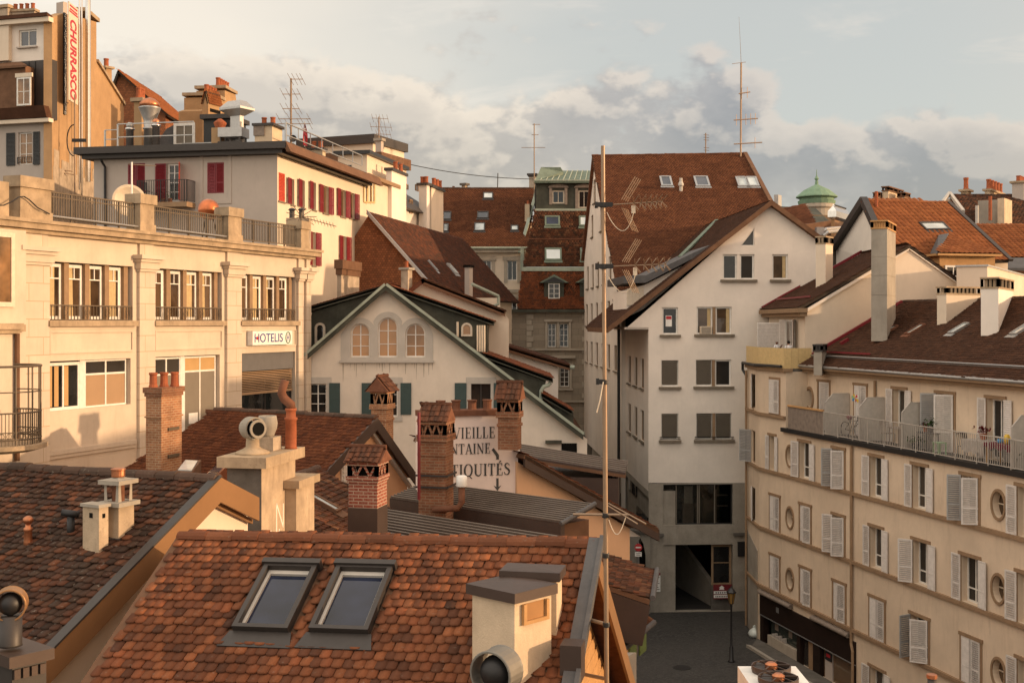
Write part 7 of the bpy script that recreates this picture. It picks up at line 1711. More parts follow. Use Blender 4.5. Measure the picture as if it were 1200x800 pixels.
for q in s2h:window(hMo,S2,*q,rec=.14,cols=1,fm='trim_brown',glass='blind_grey',sill=.1)
bs_=MB()
for a,b_,c,d_ in((2,5,-11.2,-9.9),(8,11.5,-13,-10.6),(14,18,-14.4,-10.4),(19,23.5,-12.6,-11)):bs_.pbox(S2,a,b_,c,d_,-.3,-.04)
bs_.build('base_window',MATS['glass'],hMo)
ib=MB();ib.ppoly(S2,[(.3,-H+.02),(L2-.3,-H+.02),(L2-.3,1.6),(apx[0],apx[1]-.4),(.3,s2o[4][1]-.3)],-11.2,-.6);ib.build('inner_body',MATS['dark_room'],hMo)
mb=MB();mb.tube([S2.at(L2-.8,1.5,.4),S2.at(L2-.2,.2,.25),S2.at(L2+.1,-.3,.2),S2.at(L2+.1,-H+1,.2)],.10,8);mb.build('downpipe',MATS['iron_black'],hMo)
er=MF.e;rA=S2.at(*apx,.25);rB=P(873,180.5,92.0);fall_=Vector((0,-1,0))
eL_=S2.at(L2+.35,1.75,.25);eR_=Vector((19.55,75.8,eL_.z))
plM,dkM=roof(hMo,MATS['tile_brown'],eL_,eR_,rB,rA,.2,.185,'plain',thick=.2)
ridge(dkM,MATS['tile_brown'],rA,rB,.14,.45)
vf=MB();vf.bar(eR_+UP*.06,rB+UP*.06,.3,.22);vf.build('verge_flashing',MATS['wood_brown'],hMo)
MB().prism([Vector((*m2,.03)),Vector((*mb0,.03)),Vector((mb0.x,mb0.y+.3,.03)),Vector((m2.x,m2.y+.3,.03))],(0,0,H+1)).build('link_wall',MATS['plaster_white'],hMo)
bkA=S2.at(0,s2o[4][1],.25);MB().prism([rA,rB,Vector((rB.x,100.5,bkA.z)),bkA],UP*-.2).build('back_roof',MATS['clay_dark'],hMo)
w_=MB();w_.prism([Vector((eR_.x-.8,77,-0+.02)),Vector((eR_.x-.8,77,H+2.3)),Vector((rB.x-.3,91.5,rB.z-.35)),Vector((rB.x-.3,99,H+5)),Vector((rB.x-.3,99,.02))],Vector((-.4,0,0)));w_.build('end_wall',MATS['plaster_white'],hMo)
for q in((775,786,208,219),(815.5,829,208,219.5),(865,875,208.5,219.5),(876,886,208.5,219.5)):skylight(hMo,plM,*q,fm='zinc',glass='skyglass' if q[0]<860 else 'skyglass_pale',fw=.14)
vp=plM.pt(798,224);MB().lathe(vp-UP*.2,[(.13,0),(.13,.55),(.2,.6),(.2,.72),(.12,.9),(.11,1.15)],10).build('vent_pipe',MATS['stone_grey'],hMo)
pk=MF.at(*MF.uv(902,236.5),.35);le=MF.at(*MF.uv(711.5,384.5),.35);re=MF.at(*MF.uv(962,280),.35)
bk=n_b*17.5
roof(hMo,MATS['tile_umber'],le+bk*.62,le,pk,pk+bk,.2,.185,'plain',under=MATS['wood_brown'],thick=.2)
roof(hMo,MATS['tile_umber'],re,re+bk*.8,pk+bk,pk,.2,.185,'plain',under=MATS['wood_brown'],thick=.2)
vb=MB();o_=MF.n*.06
for A_ in(le,re):vb.prism([A_+MF.n*.01-UP*.24,A_+o_-UP*.24,A_+o_+UP*.07,A_+MF.n*.01+UP*.07],pk-A_)
vb.build('verge_board',MATS['wood_brown'],hMo)
ef=MB();ef.prism([le-UP*.25,le+UP*.02,le+UP*.02-MF.e*.12,le-UP*.25-MF.e*.12],bk*.5);ef.build('eaves_board',MATS['wood_brown'],hMo)
vy=MB();vy.bar(P(840,258,80.5),P(797,301,71),.22,.12);vy.build('valley_flashing',MATS['copper_green'],hMo)
dn=thing
d0=67.6;sp=[P(733,338,d0),P(755,336,d0),P(755,357,d0),P(734,359,d0)]
dm=MB();dm.prism([P(734,372,d0),P(754.5,362,d0),P(818,308,d0),P(806,308,d0),P(755,334,d0),P(734,340,d0)],n_b*5.5);dmo=dm.build('dormer',MATS['plaster_white'],hMo)
sd_=MB()
for i in range(12):x=734.5+i*1.65;sd_.prism([P(x,358-i*.15,d0-.02),P(x+1.4,358-i*.15,d0-.02),P(x+1.4,338.5-i*.25,d0-.02),P(x,338.5-i*.25,d0-.02)],MF.n*.05)
sd_.build('cladding_boards',MATS['cream_paint'],dmo)
dr=MB();A_,B_,C_=P(731,331,d0-.5),P(757,330,d0-.5),P(837,289,d0-.4)
dr.prism([A_,A_+UP*.38,B_+UP*.36,C_+UP*.2,C_-UP*.05,B_-UP*.06,A_-UP*.04],n_b*7);dr.build('dormer_roof',MATS['lead'],dmo)
gdp=facade(700,80.2,780,80.2);u0,u1=gdp.u(726.5),gdp.u(761);v0,v1=V(328,80.2),V(304,80.2)
gd=MB().pbox(gdp,u0-.15,u1+.15,v0-.4,v1+.2,-4.5,-.05).build('dormer',MATS['copper_green'],hMo)
window(gd,gdp,u0,u1,v0,v1,rec=0,cols=2,fm='white_paint',glass='glass',fw=.2,bw=.16);MB().pbox(gdp,u0-.4,u1+.4,v1+.22,v1+.5,-4.8,.3).build('dormer_roof',MATS['copper_green'],gd)
MB().pbox(gdp,u0-.2,u1+.2,v0-.75,v0-.42,-1,.2).build('dormer_apron',MATS['copper_green'],gd)
q=P(868,182,91.5);t=thing('whip_aerial','tallest thin aerial mast on the ridge of the white gabled house','antenna',q);mb=MB();mb.tube([q-UP*.3,P(868.5,74,91.5)],.07,8);mb.tube([P(868.5,74,91.5),P(867.5,50,91.5),P(866,20,91.5)],.02,5,.008);po=mb.build('pole',MATS['pole_metal'],t)
for(y,x0,x1,n_)in((74,858,874,0),(109,866,879,2),(140,860,888,5),(168,860,893,2)):
 mb=MB();A,B=P(x0,y+1,91.3),P(x1,y-1,91.8);mb.tube([A,B],.045 if n_ else .02,5)
 for i in range(n_):c_=lerp(A,B,(i+.5)/n_);mb.tube([c_-UP*.42,c_+UP*.42],.02,4)
 mb.build('cross_arm',MATS['pole_metal'],po)
q=P(827,181,92);t=thing('small_aerial','short aerial with stubby bars on the white house ridge','antenna',q);mb=MB();mb.tube([q-UP*.3,P(827,156,92)],.045,6);po=mb.build('pole',MATS['pole_metal'],t);mb=MB()
for y in(158,161,164,173,176):mb.tube([P(824.5,y,92),P(831,y+.5,92)],.02,4)
mb.build('cross_arm',MATS['pole_metal'],po)
hAr=thing('stone_gateway','small grey stone gateway with pointed arch beside the garage pillar','gateway',(6.8,67,0))
ag=wallplane((X(737,66.4),66.4),(X(762,65.6),65.6));a,b_=ag.u(744),ag.u(756.5);v1=V(630,66);cx=(a+b_)/2
ap_=[(a,-H+.03),(b_,-H+.03),(b_,v1-.9),(cx+(b_-cx)*.6,v1-.3),(cx,v1),(a+(cx-a)*.4,v1-.3),(a,v1-.9)]
MB().wall(ag,rect(ag.u(736),ag.u(762),-H+.02,V(624,66)),[(ap_,.5)],.5).build('wall',MATS['concrete_grey'],hAr);MB().pbox(ag,ag.u(736),ag.u(762),-H+.02,V(624,66),-.9,-.5).build('dark_passage',MATS['soot'],hAr);MB().pbox(ag,ag.u(735),ag.u(763),V(624,66)+.002,V(621.5,66),-.5,.12).build('coping',MATS['concrete_dark'],hAr)  # passage behind the arch coloured near-black in place of its shade
q=Vector((X(748,63),63,0));t=thing('no_entry_sign','round red no-entry sign with white bar on a post by the stone gateway','road sign',(q.x,q.y,0));zc=H+V(641,63)
MB().tube([Vector((q.x,q.y+.05,.004)),Vector((q.x,q.y+.05,zc+.35))],.035,8).build('post',MATS['zinc'],t)
pn=MB().lathe((q.x,q.y,zc),[(.20,0),(.20,.012)],24,(0,-1,0));pno=pn.build('disc',MATS['sign_red'],t);sp_=wallplane((q.x-1,q.y),(q.x+1,q.y));
MB().pbox(sp_,.86,1.14,zc-H-.035,zc-H+.035,.013,.017).build('white_bar',MATS['sign_white'],pno)
pl2=MB().pbox(sp_,.82,1.18,zc-H-.48,zc-H-.24,.0,.012).build('plate',MATS['sign_white'],t);tx=MB()
for i,w_ in enumerate((.26,.22)):tx.pbox(sp_,1-w_/2,1+w_/2,zc-H-.33-i*.08,zc-H-.305-i*.08,.0125,.016)
tx.build('small_print',MATS['ink_dark'],pl2)
t=thing('notice_board','narrow white notice board on the left garage pillar','notice board',MF.at(mu(770),V(692,66),.1));a,b_=mu(766.5),mu(773.5)
bo=MB().pbox(MF,a,b_,V(692.5,66),V(673.5,66),.07,.12).build('board',MATS['sign_white'],t);MB().pbox(MF,a,b_,V(673.3,66),V(670.5,66),.07,.12).build('heading',MATS['sign_maroon'],t);tx=MB()
for i in range(7):tx.pbox(MF,a+.05,b_-.05-.06*(i%3),V(690-i*2.3,66),V(689.2-i*2.3,66),.121,.126)
tx.build('small_print',MATS['ink_dark'],bo)
t=thing('garage_sign','maroon and white sign with a small house mark right of the garage opening','sign',MF.at(mu(846),V(702,66),.1));a,b_=mu(835.5),mu(857.5);sgp=MF.off(.10)
bo=MB().pbox(sgp,a,b_,V(702,66),V(685,66),-.04,0).build('board',MATS['sign_maroon'],t);wp=MB();wp.pbox(sgp,a+.02,b_-.02,V(696,66),V(692.6,66),.002,.008);wp.pbox(sgp,a+.02,b_-.02,V(700.6,66),V(697,66),.002,.008);wpo=wp.build('white_strips',MATS['sign_white'],bo)
em=MB();c_=mu(845.3);em.ppoly(sgp,[(c_-.14,V(691,66)),(c_+.14,V(691,66)),(c_+.10,V(688.7,66)),(c_+.16,V(688.7,66)),(c_,V(686,66)),(c_-.16,V(688.7,66)),(c_-.10,V(688.7,66))],.002,.008);em.build('emblem',MATS['sign_white'],bo);tx=MB()
for y,n_ in((694.5,7),(699,9)):
 for i in range(n_):x=a+.1+(b_-a-.2)*(i+.15)/n_;tx.pbox(sgp,x,x+(b_-a-.2)/n_*.6,V(y+.8,66),V(y-.8,66),.0085,.012)
tx.build('small_print',MATS['ink_dark'],wpo)
MB().pbox(CF,mu(864),mu(873),V(652,66),V(635,66),.003,.12).build('dark_panel',MATS['iron_black'],hMo)
# ================== STREET LAMP, RUBBISH
lp=Vector((X(857,56.4),56.4,0));t=thing('street_lamp','black lantern street lamp with amber glass standing in the dark square','street lamp',lp)
MB().lathe((lp.x,lp.y,.004),[(.16,0),(.16,.06),(.11,.1),(.10,.7),(.07,.75),(.055,.8),(.042,2.6),(.06,2.64),(.04,2.72)],14).build('post',MATS['iron_black'],t,True)
sq=lambda r_:[(lp.x+r_*math.cos(R(45+60*i)),lp.y+r_*math.sin(R(45+60*i)))for i in range(6)]
ln=MB();ln.frus(sq(.10),2.75,sq(.19),3.26);ln.build('lantern_glass',MATS['lamp_amber'],t);f_=MB();f_.frus(sq(.06),2.70,sq(.115),2.752);f_.frus(sq(.22),3.262,sq(.24),3.30);f_.frus(sq(.24),3.301,sq(.08),3.48);f_.frus(sq(.05),3.481,sq(.02),3.6)
for i in range(6):a,b_=sq(.105)[i],sq(.195)[i];f_.bar((*a,2.75),(*b_,3.26),.022,.022)
f_.build('lantern_frame',MATS['iron_black'],t)
q=Vector((X(884,60.8),60.8,0));t=thing('rubbish_bag','pale tied rubbish bag left at the foot of the beige corner','bag',q)
bg=MB();prof=[(.12,0.004),(.26,.05),(.30,.18),(.25,.34),(.12,.45),(.05,.5),(.10,.58),(.02,.6)];bg.lathe(q,prof,14);bg.v=[(x+random.gauss(0,.025),y+random.gauss(0,.025),max(.005,z+random.gauss(0,.015)))for x,y,z in bg.v];bg.build('bag',MATS['plastic_bag'],t,True)
kb=MB();
for(px,py,r_)in((799,782,.42),(914,778,.40)):
 d_=16*F/(py-HY);MB().lathe((X(px,d_),d_,.006),[(r_,0),(r_,.012)],24).build('manhole_cover',MATS['iron_black'],None)['kind']='structure'
 # ================== BEIGE APARTMENT BUILDING on the right
hO=thing('apartment_building','beige apartment building with white louvred shutters, round windows and a long balcony','building',(15,48,0))
oA=Vector((X(890,60),60));oB=Vector((X(1200,40.3),40.3));od=(oB-oA).normalized();oE=oA+od*36.5
OP=wallplane(oA,oE);ou=lambda x:OP.u(x);LO=(oE-oA).length
oC=Vector((X(875.5,63.2),63.2));OC=wallplane(oC,oA)
bf=-5.03
SET=1.15;TP=OP.off(-SET);ue=ou(921)
ROWS={2:(-7.22,-5.55),3:(-10.15,-8.47),4:(-13.05,-11.4),5:(-16,-14.3)}
ROW={2:[(902,908.5,'f'),(937,949,'f'),(976.5,989.5,'rl'),(1020,1034,'f'),(1070,1086,'f'),(1127.5,1147,'rl'),(1193,1216,'f')],3:[(903,913.5,'c'),(938,950,'c1'),(976.5,989.5,'ra'),(1020,1034,'f'),(1070.5,1088,'la'),(1127,1147,'f'),(1193,1216,'f')],4:[(903,913.5,'c'),(938,950,'c1'),(977,990.5,'c1'),(1020,1036.5,'c'),(1068,1088,'r1'),(1127.5,1149,'c'),(1193,1216,'f')],5:[(1020,1036.5,'f'),(1068,1088,'f'),(1127.5,1149,'c'),(1193,1216,'f')]}
OV={2:(926,1170.5),3:(926,1170.5),4:(926,1170.5),5:(1170.5,)}
def oval(u,v,ru,rv,n=20):return[(u+ru*math.cos(2*math.pi*i/n),v+rv*math.sin(2*math.pi*i/n))for i in range(n)]
holes=[];todo=[]
gsl=lambda u:-H+.02
for k,spans in ROW.items():
 v0,v1=ROWS[k]
 for(a,b_,st)in spans:
  if k==5:v0=max(v0,-15.9)
  q=(ou(a),ou(b_),v0,v1);holes.append((rect(*q),.32));todo.append((q,st,k))
 for px in OV[k]:holes.append((oval(ou(px),(v0+v1)/2+.05,.34,.46),.3));todo.append(((ou(px),(v0+v1)/2+.05),'o',k))
for u in(ou(1216)+3.1,ou(1216)+6.2,ou(1216)+9.3):
 for k in(2,3,4):q=(u,u+1.05,*ROWS[k]);holes.append((rect(*q),.32));todo.append((q,'f',k))
shop_u0,shop_u1=ou(891.5),ou(1003.5)
shop_top=-13.60
sh_h=(shop_u0,shop_u1,-H+.03,shop_top);holes=[h for h in holes if True]
holes.append((rect(*sh_h),.35))
MB().wall(OP,[(0,-H+.02),(LO,-H+.02),(LO,bf-.2),(ue,bf-.2),(ue,-2.35),(0,-2.35)],holes,.3).build('wall',MATS['plaster_beige'],hO)
och=[(OC.u(880.5),OC.u(885),*ROWS[2]),(OC.u(880.5),OC.u(885),*ROWS[3]),(OC.u(880.5),OC.u(885),-4.35,-2.65)]
LC=(oA-oC).length
MB().wall(OC,rect(0,LC,-H+.02,-2.35),[(rect(*q),.2)for q in och],.2).build('corner_wall',MATS['plaster_beige'],hO)
inn=[oC+Vector((.8,0)),oA+Vector((.75,-.1)),oE+Vector((.75,0)),oE+Vector((12,3)),oC+Vector((6,4))]
MB().prism([Vector((p.x,p.y,.03))for p in inn],(0,0,H+bf-.3)).build('inner_wall',MATS['dark_room'],hO)
for q in och[:2]:window(hO,OC,*q,rec=.15,cols=1,fm='trim_brown',glass='glass');
leaf(hO,OC,och[0][0],.03,-1,40,.75,*och[0][2:],'shutter_grey');leaf(hO,OC,och[1][0],.02,1,8,.8,*och[1][2:]);window(hO,OC,*och[2],rec=.15,cols=1,fm='trim_brown',glass='glass');leaf(hO,OC,och[2][0],.02,1,10,.8,*och[2][2:])
q=(ou(902.5),ou(913.5),-4.42,-2.78);w=MB().pbox(OP,q[0]-.1,q[1]+.1,q[2]-.1,q[3]+.12,.003,.03).build('window_surround',MATS['trim_brown'],hO);m_=(q[0]+q[1])/2
leaf(hO,OP,q[0],.06,1,2,m_-q[0]-.01,q[2],q[3]);leaf(hO,OP,q[1],.06,-1,2,q[1]-m_-.01,q[2],q[3])
MB().ppoly(OP,[(ue,bf-.2),(ue,-2.35),(ue-.3,-2.35),(ue-.3,bf-.2)],-SET-.4,-.003).build('return_wall',MATS['plaster_beige'],hO)
strg=MB()
for k in(2,3,4):
 v0=ROWS[k][0];strg.pbox(OP,-.02,LO,v0-.15,v0-.01,.003,.13);strg.pbox(OC,0,LC,v0-.15,v0-.01,.003,.12)
strg.pbox(OP,-.02,ue,-4.62,-4.48,.003,.13);strg.pbox(OC,0,LC,-4.62,-4.48,.003,.12);strg.build('string_course',MATS['trim_brown'],hO)
for q,st,k in todo:
 if st=='o':
  u,v=q;rg=MB();n=20;po_,pi_=oval(u,v,.42,.56),oval(u,v,.34,.46)
  for i in range(n):j=(i+1)%n;rg.prism([OP.at(*po_[i],.003),OP.at(*po_[j],.003),OP.at(*pi_[j],.003),OP.at(*pi_[i],.003)],OP.n*.05)
  w=rg.build('round_window',MATS['trim_brown'],hO);MB().ppoly(OP,oval(u,v,.36,.48),-.29,-.25).build('pane',MATS['glass_warm'],w);fm=MB();fm.pbox(OP,u-.02,u+.02,v-.46,v+.46,-.24,-.2)
  fm.pbox(OP,u-.34,u-.02,v-.02,v+.02,-.24,-.205);fm.build('glazing_bar',MATS['cream_paint'],w);continue
 u0,u1,v0,v1=q;w_=(u1-u0)*.5
 w=window(hO,OP,u0,u1,v0,v1,rec=.28,cols=2,fm='white_paint',glass='glass',fw=.07,transom=.3)
 sr=MB();sr.pbox(OP,u0-.12,u0-.002,v0,v1,.003,.035);sr.pbox(OP,u1+.002,u1+.12,v0,v1,.003,.035);sr.pbox(OP,u0-.16,u1+.16,v1+.002,v1+.13,.003,.06);sr.build('surround',MATS['trim_brown'],w)
 if st=='f':leaf(hO,OP,u0-.03,.05,-1,random.choice((2,3,5,9,16)),w_,v0,v1);leaf(hO,OP,u1+.03,.05,1,random.choice((2,3,6,10)),w_,v0,v1)
 elif st=='c':leaf(hO,OP,u0,.03,1,1,w_-.03,v0,v1);leaf(hO,OP,u1,.03,-1,1,w_-.03,v0,v1)
 elif st=='c1':leaf(hO,OP,u0,.0,1,4,w_-.08,v0,v1);leaf(hO,OP,u1,.03,-1,9,w_*1.15,v0,v1)
 elif st=='rl':leaf(hO,OP,u0,.05,1,125,w_,v0,v1,'shutter_grey',label='folded-out grey shutter');leaf(hO,OP,u1,.05,-1,62,w_*1.12,v0,v1)
 elif st=='ra':leaf(hO,OP,u0,.05,1,140,w_,v0,v1);leaf(hO,OP,u1,.05,-1,55,w_*1.12,v0,v1)
 elif st=='la':leaf(hO,OP,u0,.05,1,135,w_*1.1,v0,v1);leaf(hO,OP,u1+.03,.05,1,3,w_,v0,v1)
 elif st=='r1':leaf(hO,OP,u0,.05,1,75,w_,v0,v1,'shutter_grey');leaf(hO,OP,u1,.05,-1,48,w_*1.12,v0,v1)
fr=MB();a,b_,c,d_=sh_h
fr.pbox(OP,a,b_,d_-.95,d_,-.3,.06);fr.pbox(OP,a,a+.35,c,d_-.952,-.3,.04);fr.pbox(OP,b_-.35,b_,c,d_-.952,-.3,.04);fr.pbox(OP,ou(934),ou(938),c,d_-.952,-.3,.02);fr.pbox(OP,ou(953),ou(961),c,d_-.952,-.3,.02)
shp=fr.build('shop_front',MATS['shop_dark'],hO)
MB().pbox(OP,a,b_,d_-.99,d_-.955,.03,.09).build('trim_line',MATS['zinc'],shp);MB().pbox(OP,ou(911),ou(914),d_-.45,d_-.2,.062,.075).build('small_plate',MATS['zinc'],shp)
for(x0,x1,gm)in((899,934,'glass_green'),(938,945,'glass'),(961,998,'glass_warm')):
 MB().pbox(OP,ou(x0),ou(x1),c+(.55 if x0<936 else 0),d_-.96,-.25,-.2).build('shop_window',MATS[gm],shp)
MB().pbox(OP,ou(899),ou(934),c,c+.548,-.3,-.02).build('stall_riser',MATS['stone_trim'],shp)
MB().pbox(OP,ou(945.2),ou(952.8),c,d_-.96,-.3,-.1).build('door_panel',MATS['trim_brown'],shp);MB().pbox(OP,ou(963.5),ou(972),c,d_-.96,-.199,-.14).build('poster_column',MATS['plaster_grey'],shp)
MB().pbox(OP,ou(964.5),ou(972),-16.0+.9,-16.0+1.4,-.138,-.10).build('dark_sign',MATS['black_paint'],shp);MB().pbox(OP,ou(966),ou(970.5),-14.95,-14.8,-.099,-.095).build('sign_mark',MATS['ink_red'],shp)
gd=MB()
for i in range(9):u=ou(903)+i*.16;gd.pbox(OP,u,u+.1,c+.56,c+.68+(i%3)*.05,-.18,-.06)
gd.build('window_display',MATS['cloth_pale'],shp)
for x in(904,920):MB().pbox(OP,ou(x),ou(x+4),c+.9,c+1.7,-.197,-.185).build('window_picture',MATS['wood_grey'],shp)
for(x0,x1,v)in((893,929.5,-13.42),(954.5,997.5,-13.42)):
 mb=MB();mb.tube([OP.at(ou(x0),v,.16),OP.at(ou(x1),v,.16)],.10,10);mb.pbox(OP,ou(x0),ou(x1),v-.02,v+.11,.003,.15);mb.build('rolled_awning',MATS['wood_grey'],hO)
pp=MB();u=ou(1000);pp.tube([OP.at(u,bf-.25,.10),OP.at(u,-13.7,.10),OP.at(u+.18,-14.0,.14),OP.at(u+.18,-H+.05,.14)],.065,8);pp.tube([TP.at(TP.u(1027),-2.5,.08),TP.at(TP.u(1027),bf,.08)],.06,8);pp.tube([OC.at(.35,-2.5,.12),OC.at(.35,-H+.1,.12)],.06,8);pp.build('downpipe',MATS['trim_brown'],hO)
t=thing('street_plaque','small blue street-name plaque on the beige corner wall','sign',OC.at(LC*.5,V(665,61),.0));a,b_=OC.u(880),OC.u(887.5)
bo=MB().pbox(OC,a,b_,V(665.2,61.5),V(659.5,61.5),.003,.03).build('plate',MATS['sign_blue'],t);tx=MB()
for i in range(5):x=a+(b_-a)*(.14+.15*i);tx.pbox(OC,x,x+(b_-a)*.09,V(663.2,61.5),V(661.6,61.5),.031,.034)
tx.build('small_print',MATS['plaster_grey'],bo)
MB().ppoly(OC,[(.05,-H+.02),(LC-.4,-H+.02),(LC-.4,V(640,61.5)),(.05,V(626,61.5))],.003,.04).build('stone_door',MATS['concrete'],hO)
pv=MB();pv.prism([OP.at(-.2,-H+.004,.02),OP.at(LO,-H+.004,.02),OP.at(LO,-H+.004,1.0),OP.at(1.0,-H+.004,.9)],UP*.12);struct(pv.build('pavement',MATS['concrete_dark'],None))
pv=MB();pv.prism([OP.at(.9,-H+.004,.92),OP.at(LO,-H+.004,1.02),OP.at(LO,-H+.004,1.2),OP.at(.8,-H+.004,1.1)],UP*.135);struct(pv.build('kerb',MATS['concrete'],None))
TPo=[(959.5,972,'L'),(1002,1015.5,'C'),(1047,1061.5,'F'),(1098,1118,'R'),(1157,1177,'F'),(1216,1236,'F')]
th=[]
for a,b_,s_ in TPo:th.append((TP.u(a),TP.u(b_),bf+.04,-2.78))
ovt=(TP.u(949),-3.62)
MB().wall(TP,rect(ue-.3,LO,bf-.2,-2.35),[(rect(*q),.3)for q in th]+[(oval(*ovt,.32,.45),.3)],.3).build('top_wall',MATS['plaster_beige'],hO)
MB().ppoly(TP,rect(ue-.3,LO,bf-.2,-2.4),-8,-.6).build('inner_top',MATS['dark_room'],hO)
rg=MB();po_,pi_=oval(*ovt,.42,.57),oval(*ovt,.32,.45)
for i in range(20):j=(i+1)%20;rg.prism([TP.at(*po_[i],.003),TP.at(*po_[j],.003),TP.at(*pi_[j],.003),TP.at(*pi_[i],.003)],TP.n*.05)
w=rg.build('round_window',MATS['trim_brown'],hO);MB().ppoly(TP,oval(*ovt,.34,.47),-.29,-.25).build('pane',MATS['glass_warm'],w)
for q,(a,b_,s_)in zip(th,TPo):
 u0,u1,v0,v1=q;w_=(u1-u0)/2
 w=window(hO,TP,u0,u1,v0,v1,rec=.28,cols=2,fm='white_paint',glass='glass',fw=.08,transom=.36)
 sr=MB();sr.pbox(TP,u1+.002,u1+.12,v0,v1,.003,.035);sr.pbox(TP,u0-.12,u0-.002,v0,v1,.003,.035);sr.pbox(TP,u0-.14,u1+.14,v1+.002,v1+.12,.003,.06);sr.build('surround',MATS['trim_brown'],w)
 if s_=='F':leaf(hO,TP,u0-.03,.05,-1,3,w_*.95,v0,v1);leaf(hO,TP,u1+.03,.05,1,3,w_*.95,v0,v1)
 elif s_=='C':leaf(hO,TP,u0,.03,1,1,w_-.02,v0,v1);leaf(hO,TP,u1,.03,-1,1,w_-.02,v0,v1)
 elif s_=='L':leaf(hO,TP,u1,.03,-1,6,w_*1.5,v0,v1)
 elif s_=='R':leaf(hO,TP,u0,.05,1,122,w_*1.05,v0,v1,'shutter_grey',label='grey shutter folded out');leaf(hO,TP,u1,.05,-1,50,w_*1.25,v0,v1)
uB0=ou(918)
MB().pbox(OP,uB0,LO,bf-.19,bf,-SET+.003,.16).build('balcony_slab',MATS['iron_black'],hO)
railing(hO,[OP.at(ou(967),bf,.08),OP.at(ou(1075),bf,.08)],1.05,.125,.009,.028,'iron_white','balcony_railing',.08)
railing(hO,[OP.at(ou(1075.3),bf,.08),OP.at(ou(1160),bf,.08)],1.05,.125,.009,.028,'iron_white','balcony_railing',.08)
railing(hO,[OP.at(ou(1160.3),bf,.08),OP.at(LO,bf,.08)],1.05,.125,.009,.028,'iron_white','balcony_railing',.08)
wf=MB();a,b_=ou(925),ou(966.5);n=26
for i in range(n):u=a+(b_-a)*i/n;wf.pbox(OP,u,u+(b_-a)/n*.9,bf+.01,bf+1.05,.05,.07)
wfo=wf.build('slat_fence',MATS['wood_grey'],hO);MB().pbox(OP,a,b_,bf+1.052,bf+1.13,.02,.12).build('fence_rail',MATS['wood_warm'],wfo)
for px in(968.5,1008.5,1058.5,1187.5,1232):
 u=ou(px);q=Plane(OP.at(u,bf,.06),-OP.n,(0,0,1));f_=MB()
 ol=[(0,.05),(SET+.02,.05),(SET+.02,1.85),(.38,1.85),(0,1.45)]
 po=MB().ppoly(q,ol,-.015,.015).build('partition',MATS['frosted'],hO);f_=MB()
 for i in range(5):f_.bar(q.at(*ol[i]),q.at(*ol[(i+1)%5]),.045,.05)
 f_.build('frame',MATS['iron_white'],po)
co=MB();co.pbox(OP.off(-SET),ue-.3,LO,-2.35,-2.22,-.2,.30);co.pbox(OP.off(-SET),ue-.5,LO,-2.218,-2.06,-.2,.46);co.pbox(OP,0,ue+.12,-2.348,-2.2,-.3,.16);co.pbox(OC,0,LC,-2.348,-2.2,-.3,.14);co.build('cornice',MATS['trim_brown'],hO)
MB().prism([Vector((*oC,H-2.345)),Vector((*oA,H-2.345)),OP.at(ue,-2.345,0),OP.at(ue,-2.345,-3),Vector((oC.x+2,oC.y,H-2.345))],UP*.1).build('terrace_floor',MATS['concrete_dark'],hO)
mb=MB();mb.tube([OC.at(-.1,-2.12,.22),OC.at(LC,-2.12,.22),OP.at(ue*.5,-2.1,.25),OP.at(ue,-2.1,.25)],.075,8);mb.tube([OC.at(-.1,-2.12,.22),OC.at(-.15,-2.5,.2),OC.at(.2,-2.75,.1)],.07,8);mb.build('gutter_pipe',MATS['iron_black'],hO)
eO=TP.at(ue-.3,-2.04,.46);eO2=TP.at(LO,-2.04,.46);pO=R(28);ro=-TP.n*math.cos(pO)+UP*math.sin(pO);LS=6.5
plO,dkO=roof(hO,MATS['tile_umber'],eO,eO2,eO2+ro*LS,eO+ro*LS,.2,.165,'plain',jit=1.4)
ridge(dkO,MATS['tile_ridge_old'],eO+ro*LS,eO2+ro*LS,.12,.28)
bo_=-TP.n*math.cos(pO)-UP*math.sin(pO);MB().prism([eO+ro*LS,eO2+ro*LS,eO2+ro*LS+bo_*6.5,eO+ro*LS+bo_*6.5],UP*-.12).build('back_roof',MATS['clay_dark'],hO)
gt=MB();gt.tube([eO-UP*.02,eO2-UP*.02],.075,8);gt.prism([plO.at(0,.75,.06),plO.at(LO,.75,.06),plO.at(LO,.80,.06),plO.at(0,.80,.06)],plO.n*.10);gt.build('gutter',MATS['zinc'],hO)
sn=MB();sn.bar(plO.at(.2,1.1,.16),plO.at(5.2,1.1,.16),.05,.07);sn.build('red_snow_rail',MATS['shutter_red'],hO)
for(a,b_,c,d_,m_)in((1030,1045,383.5,394,'clay_dark'),(1060,1079,382,393.5,'clay_dark'),(1111,1130,381,392.5,'zinc'),(1183,1204,381.5,394,'zinc')):
 q0=plO.uv(a,d_),plO.uv(b_,c);skylight_uv(hO,plO,q0[0][0]+.02,q0[0][0]+.47,q0[0][1],q0[1][1],fm=m_,glass='skyglass_pale',fw=.06)
chimney(hO,953.5,963,968.5,412,427,54.8,22,'concrete',.5,cap=('crown',.04,.34,'zinc_dark',3,2))
chimney(hO,1149.5,1170,1187.5,338,358,47.5,30,'plaster_white',1.2,cap=('crown',.03,.46,'stone_weathered',4,4))
chimney(hO,1107,1109,1148.5,345,356,52,60,'plaster_cream',2.0,cap=('crown',.03,.36,'stone_weathered',2,8),a=.5)
chimney(hO,1021,1039.5,1049.5,268,379,54,25,'concrete',.8,cap=('crown',.03,.40,'wood_warm',6,3),bands=((300,.012,.02),(322,.012,.02),(345,.012,.02)))
